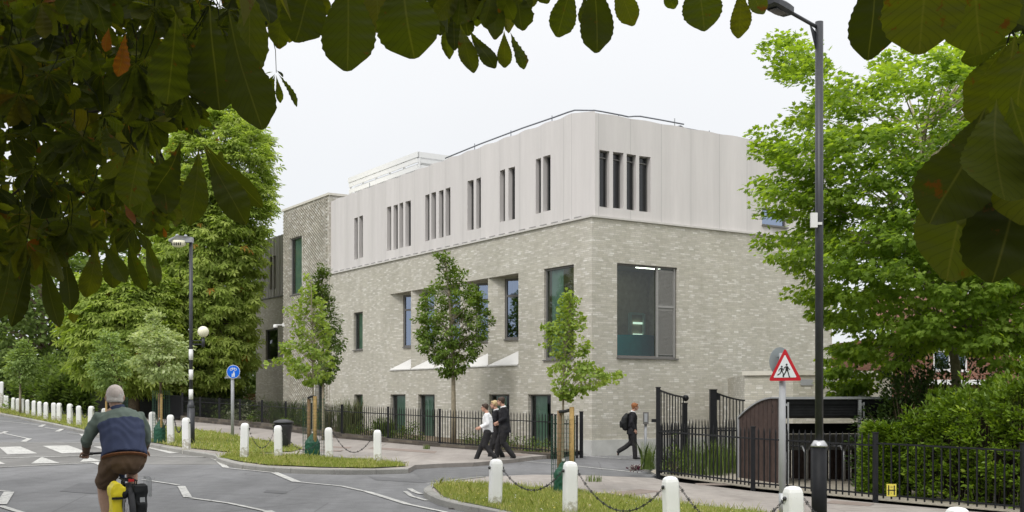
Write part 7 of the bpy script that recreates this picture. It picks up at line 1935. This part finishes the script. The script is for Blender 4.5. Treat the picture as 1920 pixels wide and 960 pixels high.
def shade_crown():
    # unseen upper crown, added over the carriageway to shade the road on the left
    n = 3600; pts_ = []
    while len(pts_) < n:
        x = rng.uniform(-17, 1, 5000); y = rng.uniform(0, 18, 5000); z = rng.uniform(5.5, 13, 5000)
        sl = (z - EYE) / np.maximum(y, .2)
        r2 = ((x + 9.5) / 6) ** 2 + ((y - 8) / 8.0) ** 2 + ((z - 9.6) / 3.4) ** 2
        ok = (r2 < 1) & (sl > .46)
        for q in np.stack([x, y, z], 1)[ok]: pts_.append(q)
    pts_ = np.array(pts_[:n]); A = rng.normal(0, .6, (n, 3)); A[:, 2] -= .5
    A, X, Nn = make_frames(A, np.tile(np.array([0, 0, 1.0]), (n, 1)), .5, n)
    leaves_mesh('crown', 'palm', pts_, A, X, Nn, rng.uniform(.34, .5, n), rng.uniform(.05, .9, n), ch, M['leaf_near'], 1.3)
    for q in ((-8, 9, 8.5), (-12, 5, 8.5), (-5, 12, 9.5)): bough([tb + Vector((.3, .3, 4.6)), tb.lerp(Vector(q), .5) + Vector((0, -1, 2.6)), Vector(q)], .12, .02)
shade_crown()

# ================================================================== CAMERA, SKY, SUN
cam_d = bpy.data.cameras.new('camera'); cam = bpy.data.objects.new('camera', cam_d); COL.objects.link(cam)
cam.location = (0, 0, EYE); cam.rotation_euler = (R(90), 0, 0); cam_d.sensor_width = 36; cam_d.lens = 36 * F / 1920
cam_d.shift_y = (HY - 480) / 1920; cam_d.clip_start = .05; cam_d.clip_end = 3000
scene.camera = cam
SUN_D = Vector((-.42, -.80, 1.10)).normalized()
w = bpy.data.worlds.new('World'); scene.world = w; w.use_nodes = True; nt = w.node_tree
bg = nt.nodes['Background']; sky = nt.nodes.new('ShaderNodeTexSky'); sky.sky_type = 'NISHITA'; sky.sun_disc = False
sky.sun_elevation = math.asin(SUN_D.z); sky.sun_rotation = math.atan2(SUN_D.x, SUN_D.y)
tc = nt.nodes.new('ShaderNodeTexCoord'); sp = nt.nodes.new('ShaderNodeSeparateXYZ'); nt.links.new(tc.outputs['Generated'], sp.inputs[0])
cr = nt.nodes.new('ShaderNodeValToRGB'); nt.links.new(sp.outputs[2], cr.inputs[0])
ST_ = [(0.0, (.455, .472, .49)), (.08, (.47, .483, .497)), (.2, (.498, .505, .515)), (.34, (.54, .543, .55)), (.55, (.78, .78, .78)), (1.0, (1.15, 1.15, 1.15))]
while len(cr.color_ramp.elements) < len(ST_): cr.color_ramp.elements.new(.5)
for e_, (p_, c_) in zip(cr.color_ramp.elements, ST_): e_.position = p_; e_.color = (*c_, 1)
nz = nt.nodes.new('ShaderNodeTexNoise'); nz.inputs['Scale'].default_value = 2.2; nz.inputs['Detail'].default_value = 4; nt.links.new(tc.outputs['Generated'], nz.inputs['Vector'])
nr = nt.nodes.new('ShaderNodeMapRange'); nr.inputs[3].default_value = .94; nr.inputs[4].default_value = 1.06; nt.links.new(nz.outputs['Fac'], nr.inputs[0])
mm = nt.nodes.new('ShaderNodeVectorMath'); mm.operation = 'SCALE'; nt.links.new(cr.outputs[0], mm.inputs[0])
ml_ = nt.nodes.new('ShaderNodeMath'); ml_.operation = 'MULTIPLY'; ml_.inputs[1].default_value = 16.0; nt.links.new(nr.outputs[0], ml_.inputs[0]); nt.links.new(ml_.outputs[0], mm.inputs[3])
mx = nt.nodes.new('ShaderNodeMix'); mx.data_type = 'RGBA'; mx.inputs[0].default_value = .93
nt.links.new(sky.outputs[0], mx.inputs[6]); nt.links.new(mm.outputs[0], mx.inputs[7]); nt.links.new(mx.outputs[2], bg.inputs[0]); bg.inputs[1].default_value = .10
sl_ = bpy.data.lights.new('sun', 'SUN'); sl_.energy = 1.3; sl_.angle = R(14); sl_.color = (1, .97, .92); so_ = bpy.data.objects.new('sun', sl_); COL.objects.link(so_)
so_.rotation_euler = SUN_D.to_track_quat('Z', 'Y').to_euler()
scene.view_settings.view_transform = 'Standard'; scene.view_settings.look = 'None'; scene.view_settings.exposure = .25; scene.view_settings.gamma = 1
scene.render.engine = 'CYCLES'
cy = scene.cycles; cy.max_bounces = 7; cy.diffuse_bounces = 3; cy.glossy_bounces = 3; cy.transmission_bounces = 4; cy.transparent_max_bounces = 8; cy.use_denoising = True
cy.caustics_reflective = False; cy.caustics_refractive = False
